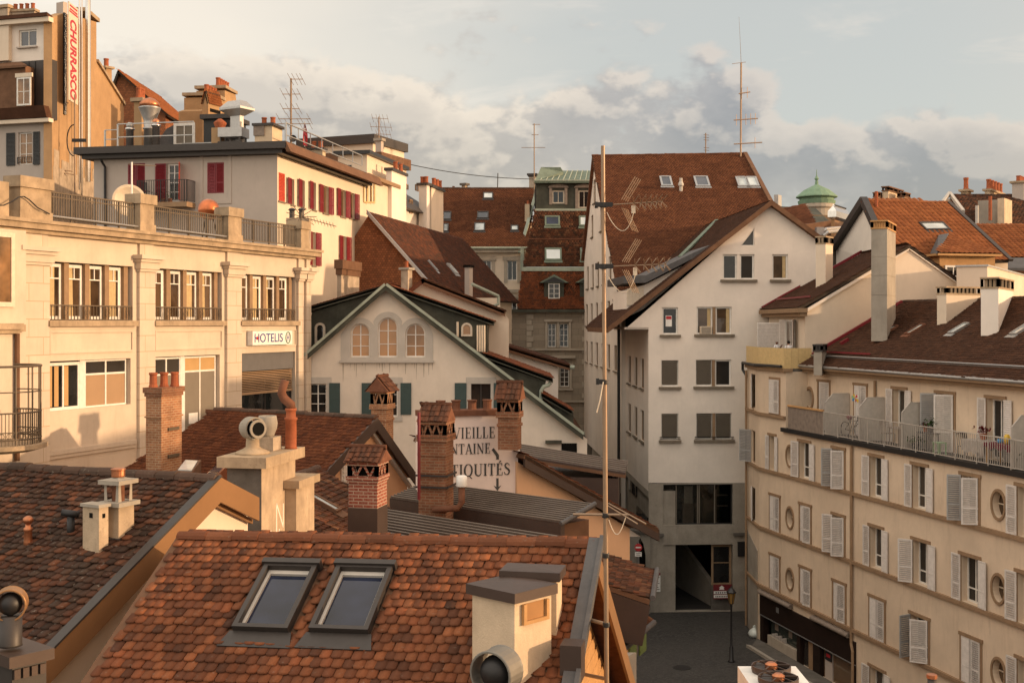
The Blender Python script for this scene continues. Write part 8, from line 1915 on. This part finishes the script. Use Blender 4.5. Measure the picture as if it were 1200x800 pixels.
rf=MB();rf.bar(plO.at(.16,0,.08),plO.at(.16,6.4,.08),.14,.16,plO.n);rf.bar(plO.at(1.2,2.0,.1),plO.at(1.2,2.45,.1),.12,.18,plO.n);rf.build('red_flashing',MATS['shutter_red'],hO)
# ------------------ things standing on the long balcony
def bal(px,off):u=ou(px);q=OP.at(u,bf+.003,-off);return q
q=bal(988,.45);t=thing('bicycle','bicycle parked on the balcony with a plum-red cover over its saddle','bicycle',q);bd=OP.e*.95-OP.n*.12;bd.normalize();sdv=bd.cross(UP)
for i,s_ in enumerate((-.5,.5)):
 c_=q+bd*s_+UP*.34;pts=[c_+bd*(.33*math.cos(a))+UP*(.33*math.sin(a))for a in np.linspace(0,2*math.pi,25)];w=MB().tube(pts,.022,6).build('wheel',MATS['iron_black'],t);sp=MB()
 for k in range(8):a=k*math.pi/8;sp.tube([c_+bd*(.32*math.cos(a))+UP*(.32*math.sin(a)),c_-bd*(.32*math.cos(a))-UP*(.32*math.sin(a))],.004,4)
 sp.build('spokes',MATS['zinc'],w)
fr=MB();bb=q+UP*.32;hs=q+bd*.36+UP*.82;ss=q-bd*.2+UP*.80
for a,b_ in((bb,hs),(bb,ss),(ss-UP*.05,hs-UP*.05),(bb,q-bd*.5+UP*.34),(ss-UP*.1,q-bd*.5+UP*.34),(hs+UP*.12,q+bd*.5+UP*.34)):fr.tube([a,b_],.018,6)
fr.build('frame',MATS['zinc_dark'],t);hb=MB();hb.tube([hs+UP*.12-sdv*.28+bd*.05,hs+UP*.16,hs+UP*.12+sdv*.28+bd*.05],.014,6);hb.build('handlebar',MATS['iron_black'],t)
cv=MB();cv.sphere(ss+UP*.08,.13,8,.9);cv.build('saddle_cover',MATS['cloth_red'],t,True)
q=bal(984,.75);t=thing('pinwheel','bright toy windmill with coloured sails above the bicycle','toy windmill',q);MB().tube([q,q+UP*1.75],.012,6).build('stick',MATS['cream_paint'],t)
for i,(m_,dx,dz)in enumerate((('plastic_blue',-.2,-.1),('sign_red',.16,.1),('plastic_yellow',-.1,.14),('plastic_green',-.26,.04),('plastic_yellow',.26,-.12),('sign_red',.1,-.12))):
 c_=q+UP*1.72;d1=OP.e*dx+UP*dz;s_=OP.n.cross(d1).normalized()*.07;MB().prism([c_,c_+d1-s_,c_+d1*1.15,c_+d1+s_],OP.n*.012).build('sail',MATS[m_],t)
def chair(px,off,lab,m_='iron_black'):
 q=bal(px,off);t=thing('balcony_chair',lab,'chair',q);e,n=OP.e,OP.n
 st=MB();pl=Plane(q,e,(0,0,1))
 for i in range(6):st.prism([q+e*(-.21)+n*(-.2+i*.07)+UP*.44,q+e*.21+n*(-.2+i*.07)+UP*.44,q+e*.21+n*(-.15+i*.07)+UP*.44,q+e*(-.21)+n*(-.15+i*.07)+UP*.44],UP*.02)
 st.build('seat',MATS[m_],t);bk=MB()
 for i in range(6):x=-.2+i*.08;bk.bar(q+e*-.21+n*x+UP*.48,q+e*-.27+n*x+UP*.92,.03,.02,e)
 bk.bar(q+e*-.27+n*-.22+UP*.92,q+e*-.27+n*.22+UP*.92,.03,.03);bk.build('backrest',MATS[m_],t)
 for a in(-.2,.2):
  for b_ in(-.2,.2):MB().bar(q+e*a+n*b_,q+e*a+n*b_+UP*.44,.025,.025,(1,0,0)).build('leg',MATS[m_],t)
 return t
chair(1026.5,.55,'dark slatted chair on the balcony right of the second partition','wood_grey')
chair(1118,.5,'black folding chair beside the cloth-covered balcony tables','black_paint')
def table(px,off,w_,dep,lab,m_='wood_grey',hh_=.72):
 q=bal(px,off);t=thing('balcony_table',lab,'table',q);e,n=OP.e,OP.n
 MB().prism([q+e*a+n*b_+UP*hh_ for a,b_ in((-w_/2,-dep/2),(w_/2,-dep/2),(w_/2,dep/2),(-w_/2,dep/2))],UP*.035).build('top',MATS[m_],t)
 for a in(-1,1):
  for b_ in(-1,1):MB().bar(q+e*a*(w_/2-.05)+n*b_*(dep/2-.05),q+e*a*(w_/2-.05)+n*b_*(dep/2-.05)+UP*hh_,.04,.04,(1,0,0)).build('leg',MATS[m_],t)
 return t,q+UP*(hh_+.036)
table(1040,.55,.8,.6,'bare grey table next to the slatted balcony chair')
_,tp1=table(1074,.5,.9,.5,'dark planter table carrying two pots by the third partition','plastic_dark')
_,tp2=table(1134,.55,1.3,.6,'table under a pale cloth on the balcony, left of the bright one','cloth_pale')
_,tp3=table(1163,.55,1.5,.65,'table with a bright spread and toys at the right end of the balcony','wood_warm')
for(tp,w_,lab,m_)in((tp2,1.36,'pale tablecloth hanging over the left balcony table','cloth_pale'),(tp3,1.56,'flower-red tablecloth on the right balcony table','cloth_red')):
 cl=MB();n=24;rows=[(-.36,-.35),(-.36,.0),(.36,.0),(.36,-.45)]
 for i in range(n+1):
  u=-w_/2+w_*i/n
  for(b_,z_)in rows:wob=.02*math.sin(i*1.9)if z_<0 else 0;cl.v.append(tuple(tp+OP.e*u+OP.n*(b_+wob)+UP*(z_*(1 if m_=='cloth_pale' else .4)+.004+.05*(z_<0)*math.sin(i*.8))))
 for i in range(n):
  for j in range(3):a=i*4+j;cl.f.append((a,a+4,a+5,a+1))
 tag(cl.build('tablecloth',MATS[m_]),lab,'tablecloth')
def plant(px,off,zz,lab,m_='plant_leaf',sc=1.0,pm='clay'):
 q=bal(px,off)+UP*zz;t=thing('potted_plant',lab,'potted plant',q);MB().lathe(q,[(.09*sc,0),(.13*sc,.2*sc),(.11*sc,.2*sc)],12).build('pot',MATS[pm],t);lf=MB()
 for j in range(60):
  p_=q+Vector((random.gauss(0,.10),random.gauss(0,.10),.24+abs(random.gauss(0,.10))))*sc;r2=Vector((random.uniform(-1,1),random.uniform(-1,1),random.uniform(-.3,1))).normalized()*.07*sc;s_=r2.cross(Vector((.3,.2,1))).normalized()*.03*sc;lf.face([p_-s_,p_+r2,p_+s_,p_-r2])
 lf.build('foliage',MATS[m_],t)
plant(1071,.5,.76,'small red-flowered pot on the planter table','plant_red',.8);plant(1077.5,.5,.76,'larger dark leafy pot on the planter table','plant_leaf',1.1,'plastic_dark')
plant(1138,.5,.80,'pot of dark red blooms on the pale tablecloth','plant_red',1.1);plant(1063,.35,.0,'low dark plant on the balcony floor behind the third partition','plant_leaf',1.3,'plastic_dark');plant(1184,.4,.0,'leafy plant on the floor at the far right partition','plant_leaf',1.3,'plastic_green')
q=bal(1090,.4);t=thing('green_stool','pale green plastic stool on the balcony beside the grey shutter','stool',q)
MB().prism([q+OP.e*a+OP.n*b_+UP*.42 for a,b_ in((-.2,-.18),(.2,-.18),(.2,.18),(-.2,.18))],UP*.04).build('seat',MATS['plastic_green'],t)
for a in(-.17,.17):
 for b_ in(-.15,.15):MB().bar(q+OP.e*a+OP.n*b_,q+OP.e*a+OP.n*b_+UP*.42,.05,.05,(1,0,0)).build('leg',MATS['plastic_green'],t)
for i,(dx,m_,h_,lab)in enumerate(((-.35,'plastic_blue',.14,'small blue toy on the bright balcony spread'),(.05,'plastic_yellow',.34,'yellow watering can on the bright balcony spread'),(.3,'plastic_dark',.2,'dark box at the end of the bright balcony spread'))):
 q=tp3+OP.e*dx+UP*.008;t=thing('small_toy',lab,'toy' if i==0 else('watering can' if i==1 else 'box'),q)
 MB().lathe(q,[(.10,0),(.12,h_*.3),(.10,h_*.8),(.06,h_),(.03,h_)],10).build('body',MATS[m_],t,True);MB().tube([q+OP.e*.10+UP*h_*.3,q+OP.e*.2+UP*h_*.6,q+OP.e*.12+UP*h_*.9],.015,6).build('handle',MATS[m_],t)
 # ================== CORNER HOUSE with the yellow terrace
hN=thing('corner_house','cream corner house with dark roof and a terrace screened in yellow','house',(17,61,0))
n0=TP.at(ue-.28,0,0);n0=Vector((n0.x,n0.y));nd=Vector((-TP.n.x,-TP.n.y));n1=Vector((n0.x+.02,66.25));NS=wallplane(n0,n0+nd*10);NFr=wallplane(n1,n0)
nl=(n0-n1).length;a=(NS.u(955),NS.uv(955,359)[1]);pkN=NS.uv(1064,288);rN=NS.uv(1134,338)
MB().prism([NS.at(*q_)for q_ in((0,-H+.05),(rN[0],-H+.05),rN,(pkN[0],pkN[1]-.02),(0,.62))],Vector((n1.x-n0.x,n1.y-n0.y,0))*.97).build('wall',MATS['plaster_cream'],hN)
nq=[(NFr.u(909),NFr.u(915.5),-2.15,.0),(NFr.u(922),NFr.u(932),-2.15,.15)]
fw_=MB();
for q in nq:window(hN,NFr,*q,rec=-.01,cols=2,fm='white_paint',glass='glass_warm',fw=.08);
leaf(hN,NFr,nq[0][1]+.02,.06,-1,40,1.5,*nq[0][2:]);leaf(hN,NFr,nq[0][0],.06,-1,60,.8,*nq[0][2:],'shutter_grey');leaf(hN,NFr,nq[1][0]-.02,.07,-1,10,.75,*nq[1][2:]);leaf(hN,NFr,nq[1][1]+.02,.07,1,20,.75,*nq[1][2:])
cn=MB();cn.pbox(NFr,0,nl+.45,.30,.48,.003,.35);cn.pbox(NFr,0,nl+.55,.482,.70,.003,.50);cn.build('cornice',MATS['trim_brown'],hN)
eNa=Vector((n1.x-.45,n1.y,H+.72));sN=NS.at(pkN[0],pkN[1],.12);eNb=NS.at(-.45,.72,.12);rNf=sN+Vector((n1.x-n0.x,n1.y-n0.y,0))*.96
roof(hN,MATS['tile_umber'],eNa,eNb,sN+UP*.05,rNf+UP*.05,.2,.165,'plain',thick=.14)
eR=NS.at(rN[0]+.3,rN[1]-.12,.12);roof(hN,MATS['tile_umber'],eR,eR+(rNf-sN),rNf+UP*.05,sN+UP*.05,.2,.165,'plain',thick=.14)
vb=MB();vb.prism([NS.at(.02,.50,.003),NS.at(.02,.50,.10),NS.at(.02,.66,.10),NS.at(.02,.66,.003)],NS.at(*pkN)-NS.at(.02,.72));vb.prism([NS.at(rN[0],rN[1]-.16,.003),NS.at(rN[0],rN[1]-.16,.10),NS.at(rN[0],rN[1]+.02,.10),NS.at(rN[0],rN[1]+.02,.003)],NS.at(pkN[0],pkN[1])-NS.at(*rN));vb.build('verge_moulding',MATS['plaster_white'],hN)
fl=MB();fl.bar(eNa+Vector((.1,-.1,.1)),rNf+Vector((0,-.05,.2)),.1,.14);npl=roofplane(eNa,eNb,sN);fl.bar(npl.at(1,.9,.16),npl.at(npl.uv(955,340)[0]if False else(eNb-eNa).length-.5,.9,.16),.05,.08);fl.build('red_flashing',MATS['shutter_red'],hN)
chimney(hN,956,967.5,976,286,314,61.5,35,'plaster_cream',1.0,cap=('crown',.02,.42,'stone_weathered',3,2))
skylight_uv(hN,npl,npl.uv(957,320)[0],npl.uv(957,320)[0]+.35,npl.uv(957,320)[1],npl.uv(964,314)[1],fm='clay_dark',glass='skyglass_pale',fw=.06)
sc_p=[OC.at(.1,-2.2,.05),OC.at(LC*.6,-2.2,.10),OP.at(.25,-2.2,.10),OP.at(ue*.5,-2.2,.08),OP.at(ue,-2.2,.06),OP.at(ue,-2.2,-1.35)]
t=thing('terrace_screen','translucent yellow canvas screen round the corner terrace','screen',sc_p[2]);sc=MB();ps=MB()
for a,b_ in zip(sc_p[:-1],sc_p[1:]):
 n=max(2,int((b_-a).length/.34));nn=(b_-a).cross(UP).normalized()
 for i in range(n):p_,q_=lerp(a,b_,i/n),lerp(a,b_,(i+.97)/n);sc.prism([p_,q_,q_+UP*.98,p_+UP*.98],nn*.015);ps.bar(lerp(a,b_,i/n)-nn*.03,lerp(a,b_,i/n)-nn*.03+UP*1.0,.03,.03,nn)
sc.build('canvas',MATS['yellow_screen'],t);ps.build('posts',MATS['iron_white'],t)
def person(px,d,head_y,lab,skin,shirt,face,arm=1,bald=False):
 """adult seen above the screen: one continuous body with bent arms, clothing and hair as children"""
 hz=H+V(head_y,d);z0=H-2.24;x0=X(px,d);t=thing('person',lab,'person',(x0,d,z0));f=Vector(face).normalized();s_=f.cross(UP);hgt=hz+.12-z0;k=hgt/1.72
 C=lambda s__,fr_,z:Vector((x0,d,z0))+s_*s__*k+f*fr_*k+UP*z*k
 nodes=[(C(0,0,.95),.15),(C(0,0,1.15),.14),(C(0,0,1.36),.15),(C(0,.01,1.48),.07),(C(0,.02,1.56),.06),(C(0,.03,1.63),.095),(C(0,.03,1.69),.085)]
 ed=[(0,1),(1,2),(2,3),(3,4),(4,5),(5,6)]
 for sg_ in(-1,1):
  b=len(nodes);raise_=.20 if sg_==arm else 0
  nodes+=[(C(.17*sg_,0,1.41),.07),(C(.25*sg_,.08,1.18+raise_*.3),.05),(C(.17*sg_,.27,1.10+raise_*1.6),.037),(C(.14*sg_,.33,1.12+raise_*1.7),.035)]
  ed+=[(2,b),(b,b+1),(b+1,b+2),(b+2,b+3)]
  for fi in range(4):
   b3=b+3;m=len(nodes);nodes+=[(C(.14*sg_+(.02*fi-.03),.38,1.14+raise_*1.7),.011),(C(.14*sg_+(.022*fi-.033),.42-.004*abs(fi-1.5),1.12+raise_*1.7),.009)];ed+=[(b3,m),(m,m+1)]
  m=len(nodes);nodes.append((C(.10*sg_,.36,1.15+raise_*1.7),.011));ed.append((b+3,m))
  b=len(nodes);nodes+=[(C(.10*sg_,0,.86),.095),(C(.11*sg_,.02,.48),.065),(C(.11*sg_,-.01,.08),.045),(C(.11*sg_,.15,.03),.035)];ed+=[(0,b),(b,b+1),(b+1,b+2),(b+2,b+3)]
 me=bpy.data.meshes.new('body');me.from_pydata([tuple(p-Vector(t.location))for p,r_ in nodes],ed,[]);o=bpy.data.objects.new('body',me);COL.objects.link(o)
 md=o.modifiers.new('s','SKIN');me.skin_vertices or None
 for v_,(p,r_)in zip(me.skin_vertices[0].data,nodes):v_.radius=(r_*k,r_*k)
 me.skin_vertices[0].data[0].use_root=True;sb=o.modifiers.new('d','SUBSURF');sb.levels=sb.render_levels=1
 dg=bpy.context.evaluated_depsgraph_get();nm=bpy.data.meshes.new_from_object(o.evaluated_get(dg));bpy.data.objects.remove(o)
 nm.materials.append(MATS[skin]);nm.polygons.foreach_set('use_smooth',[True]*len(nm.polygons));o=bpy.data.objects.new('body',nm);COL.objects.link(o);o.parent=t;ORG[o.name]=Vector(t.location)
 MB().lathe(C(0,0,1.02),[(.155*k,0),(.165*k,.12*k),(.185*k,.32*k),(.17*k,.40*k),(.09*k,.47*k),(.07*k,.475*k)],16).build('shirt',MATS[shirt],t,True)
 sl=MB()
 for sg_ in(-1,1):sl.tube([C(.15*sg_,0,1.43),C(.21*sg_,.03,1.33),C(.245*sg_,.06,1.24)],.075*k,10,.062*k)
 sl.build('sleeves',MATS[shirt],t,True)
 hc=C(0,.015,1.675);hr=MB();hr.sphere(hc,.108*k,8,1.0)
 hr.v=[v_ for v_ in hr.v];
 if not bald:hr.build('hair',MATS['hair_dark'],t,True)
 ey=MB()
 for sg_ in(-1,1):ey.sphere(C(.035*sg_,.115,1.655),.012*k,5)
 ey.build('eyes',MATS['hair_dark'],t);ns=MB();ns.prism([C(-.012,.115,1.62),C(.012,.115,1.62),C(0,.12,1.665)],f*.025*k);ns.build('nose',MATS[skin],t);ea=MB()
 for sg_ in(-1,1):ea.sphere(C(.097*sg_,.02,1.65),.022*k,5)
 ea.build('ears',MATS[skin],t)
person(910,59.5,402.5,'person with close-cropped head and raised hand behind the yellow screen','skin_deep','shirt_white',(.55,-.8,0),-1,True)
person(924.3,57.95,403,'dark-haired person in a white T-shirt behind the yellow screen','skin','shirt_white',(-.3,.95,0),1)
# ================== ROOFS behind on the right
hP=thing('orange_roof_house','house with bright orange tiled roof, grey gable and a wide dormer','house',(24,70,0))
pr0,pr1=P(1012,235.5,68),P(1110,238,70);eP0,eP1=P(1030,306,62.6),P(1181,303,64.5)
eP0,eP1=P(1044,308,62.4),P(1183,305,64.5);pr1=roofplane(eP0,eP1,pr0).pt(1110,238)
plP,dkP=roof(hP,MATS['tile_orange'],eP0,eP1,pr1,pr0,.30,.36,'roll',thick=.15)
ridge(dkP,MATS['tile_orange'],pr0,pr1,.13,.42)
gl_=P(976,290,73.5);MB().prism([pr0,pr1,pr1+Vector((1,9,-5)),gl_+Vector((0,2,0))],UP*-.15).build('back_roof',MATS['tile_orange'],hP)
w_=MB();w_.prism([Vector((P(1042,312,62.6).x,62.6,.03)),P(1042,312,62.6),pr0+Vector((.15,.25,-.35)),P(980,291,73),Vector((P(980,291,73).x,73,.03))],Vector((.4,.03,0)));w_.build('wall',MATS['plaster_white'],hP)
vb=MB();
for A_,B_ in((P(975.5,291,73),pr0+Vector((0,0,.06))),(P(1045,308,62.3),pr0+Vector((0,0,.06)))):vb.bar(A_,B_,.35,.42)
vb.build('verge_board',MATS['zinc_dark'],hP)
vb=MB();vb.bar(P(1185,305,64.4),pr1+Vector((.1,0,.05)),.26,.14);MB().prism([P(1046,312,63),P(1181,308,65),Vector((*P(1181,308,65).xy,.03)),Vector((*P(1046,312,63).xy,.03))],Vector((0,.4,0))).build('front_wall',MATS['plaster_cream'],hP);vb.build('verge_flashing',MATS['zinc_dark'],hP)
skylight(hP,plP,1084.5,1104.5,262,271,fm='zinc_dark',glass='skyglass_pale',fw=.1)
dpl=facade(1090,62.2,1180,63.2);a,b_=dpl.u(1101),dpl.u(1166);dm=MB();dm.pbox(dpl,a,b_,V(345,62.5),V(300,62.5),-3.5,0);dmo=dm.build('dormer',MATS['wood_warm'],hP)
MB().pbox(dpl,a-.3,b_+.2,V(300,62.5)+.002,V(297.5,62.5),-3,.35).build('dormer_eaves',MATS['wood_warm'],dmo)
A_,B_=dpl.at(a-.3,V(297.5,62.5),.35),dpl.at(b_+.2,V(297.5,62.5),.35);rt=plP.pt(1112,276.5,.05);roof(hP,MATS['tile_orange'],A_,B_,rt+Vector((.3,0,0)),rt,.30,.36,'roll')
lp_=MB();lp_.prism([dpl.at(a-.35,V(299,62.5),.3),rt+UP*.1,plP.pt(1100,276.5,.06),plP.pt(1090,298,.06)],UP*.06);lp_.build('lead_cheek',MATS['lead'],hP)
window(dmo,dpl,dpl.u(1107),dpl.u(1126),V(325,62.5),V(311,62.5),rec=-.02,cols=2,fm='white_paint',glass='glass',fw=.1)
for(xl,xm,xr,yt,yb)in((1024,1030,1035,231,240),(1034,1041,1058,224,240),(1052,1060,1066,231,240)):chimney(hP,xl,xm,xr,yt,yb,70,35,'plaster_chimney',.8,cap=('crown',.05,.30,'wood_brown',2,3))
pp=MB();q=plP.pt(1027,243);pp.tube([q-UP*.2,q+UP*.9],.1,8);pp.build('vent_pipe',MATS['clay'],hP)
hR=thing('flat_topped_block','pale flat-topped stair block between the orange roof and the beige building','building',(23,58,0))
fb=corner_box(1121,1157,1205,57,30);MB().col(fb,.03,H+V(312,57)).build('wall',MATS['plaster_cream'],hR);MB().col(grow(fb,.06),H+V(312,57)+.002,H+V(310,57)).build('coping',MATS['zinc'],hR)
hQ=thing('dark_roof_house','old house with blackened tile roof and crowded chimneys at the right edge','house',(35,90,0))
q0,q1=P(1113,228,88),P(1215,233,88);roof(hQ,MATS['tile_old'],P(1128,268,83),P(1215,268,83),q1,q0,.26,.22,'plain');MB().prism([P(1106,236,90),q0-UP*.3,P(1128,268,83),Vector((P(1128,268,83).x,83,.03)),Vector((P(1106,236,90).x,90,.03))],Vector((9,0,0))).build('wall',MATS['plaster_shabby'],hQ)
vb=MB();vb.bar(P(1105,237,86),q0+UP*.1,.2,.25);vb.bar(P(1129,248,84),q0+UP*.1,.2,.25);vb.build('verge_board',MATS['stone_grey'],hQ)
for(xl,xm,xr,yt,yb,n_,h_,dd_,ma)in((1126,1134,1138,224,232,1,.9,88,'stone_weathered'),(1154,1160,1176.5,223.5,232,5,.75,88,'plaster_chimney'),(1186,1200,1206,214,234,4,.4,87,'plaster_grey')):chimney(hQ,xl,xm,xr,yt,yb,dd_,35,ma,.8,cap=('slab',.15,.15,'stone_weathered'),pots=n_,potr=.2,poth=h_,axis=0)
w_=MB();fb=corner_box(1146,1170,1186,80,30);w_.col(fb,.03,H+V(234,80));w_.build('fire_wall',MATS['concrete_grey'],hQ);w_=MB();fb=corner_box(1169,1177,1186,79,35);w_.col(fb,.03,H+V(232,79));w_.build('chimney',MATS['plaster_chimney'],hQ)
for x_,y_ in((1145,241),(1160.5,230)):q=P(x_,y_,79);MB().tube([q-UP*1.6,q],.12,8).build('flue_pipe',MATS['stone_grey' if x_<1150 else 'clay'],hQ)
hQ2=thing('orange_roof_house','smaller orange tiled roof at the right edge, lit by low sun','house',(31,76,0))
roof(hQ2,MATS['tile_orange'],P(1150,302,71),P(1220,302,71),P(1220,263.5,76),P(1140,263.5,76),.30,.34,'roll');MB().col([(P(1152,302,71).x,71.4),(P(1220,302,71).x,71.4),(P(1220,302,71).x,76),(P(1152,302,71).x,76)],.03,H+V(304,71)).build('wall',MATS['wood_brown'],hQ2);MB().prism([P(1180,302,70.6),P(1220,302,70.6),P(1220,314,69),P(1181,314,69)],UP*-.15).build('lead_pent',MATS['lead'],hQ2)
hD2=thing('domed_turret','round turret with verdigris copper dome and tall finial','turret',(P(957,240,112).x,112,0));c_=P(957,240,112);k=112/F
MB().lathe((c_.x,c_.y,.03),[(19*k,0),(19*k,H+V(246,112)),(21*k,H+V(244,112)),(21*k,H+V(243,112)),(20*k,H+V(236,112))],24).build('drum',MATS['stone_trim'],hD2)
MB().lathe((c_.x,c_.y,H),[(21*k,V(239.5,112)),(22*k,V(236,112)),(20*k,V(235,112)),(20*k,V(233,112)),(24*k,V(231.5,112)),(24*k,V(230.5,112)),(15*k,V(223,112)),(3*k,V(217,112)),(2*k,V(216,112)),(2*k,V(213,112)),(1.2*k,V(212,112)),(2.6*k,V(209.5,112)),(1.2*k,V(207,112)),(.5*k,V(205,112)),(.3*k,V(199,112))],16).build('dome',MATS['copper_dome'],hD2)
hD3=thing('dark_roof_house','low dark slate roofs at the foot of the copper dome','house',(24,95,0))
mb=MB();mb.prism([P(900,241,100),P(956,244,100),P(975,262,96),P(905,262,96)],UP*-.3);mb.build('roof',MATS['copper_dark'],hD3)
mb=MB();mb.col([(P(898,250,98).x,98),(P(985,250,98).x,98),(P(985,250,98).x,104),(P(898,250,98).x,104)],.03,H+V(252,98));mb.build('wall',MATS['trim_brown'],hD3)
roof(hD3,MATS['tile_brown'],P(925,280,86),P(958,264,88),P(945,248,95),P(900,248,95),.24,.2,'plain');mb=MB();mb.bar(P(926,272,84),P(1000,261,88),.5,.8);mb.bar(P(955,275,80),P(998,266,82),.3,.5);mb.build('parapet',MATS['wood_brown'],hD3)
mb=MB();fb=corner_box(907,912,916,100,30);mb.col(fb,H+V(245,100),H+V(228,100));mb.build('roof_hatch',MATS['zinc'],hD3)
t=thing('vent_hood','shiny faceted metal vent hood in front of the copper dome','vent hood',P(984,262,80));fb=corner_box(970,980,997.5,80,30);g0=grow(fb,-.18);mb=MB();mb.col(g0,H-3,H+V(257,80));mb.build('shaft',MATS['brown_cladding'],t);mb=MB();z0,z1,z2=H+V(256.8,80),H+V(247,80),H+V(238.5,80);mb.frus(g0,z0,fb,z1-.4);mb.col(fb,z1-.399,z1);mb.frus(fb,z1+.001,grow(fb,-.35),z2);mb.build('hood',MATS['steel'],t)
t=thing('rooftop_cooler','grey ducts and fan box on the dark roof beside the white gable','air conditioner',P(975,275,76));mb=MB();mb.bar(P(956,271,76),P(965,271,76),.5,.45,(0,1,0));mb.build('fan_box',MATS['zinc'],t);mb=MB();mb.tube([P(963,273,76),P(968,268.5,76),P(996,266,77)],.11,8);mb.tube([P(965,276,75.8),P(970,272,75.8),P(1000,269,77)],.11,8);mb.build('ducts',MATS['zinc'],t);mb=MB().col([(P(952,270,76).x,75),(P(1003,270,76).x,75),(P(1003,270,76).x,78),(P(952,270,76).x,78)],.03,H+V(281,76));mb.build('plinth',MATS['concrete_dark'],t)
# ------------------ families of alike things
GR={'potted plant':'potted plants on balconies','table':'tables along the long balcony','chair':'chairs on the long balcony','chimney cowl':'revolving chimney cowls','antenna':'aerials on the roofs','tablecloth':'tablecloths on the balcony tables','satellite dish':'satellite dishes','person':'people on the corner terrace','roof vent':'vents on the old tiled roof','vent':'steel vent stacks on the flat roof','flue pipe':'flue pipes on the roofs'}
for o in scene.objects:
 if o.parent is None and o.get('category')in GR:o['group']=GR[o['category']]
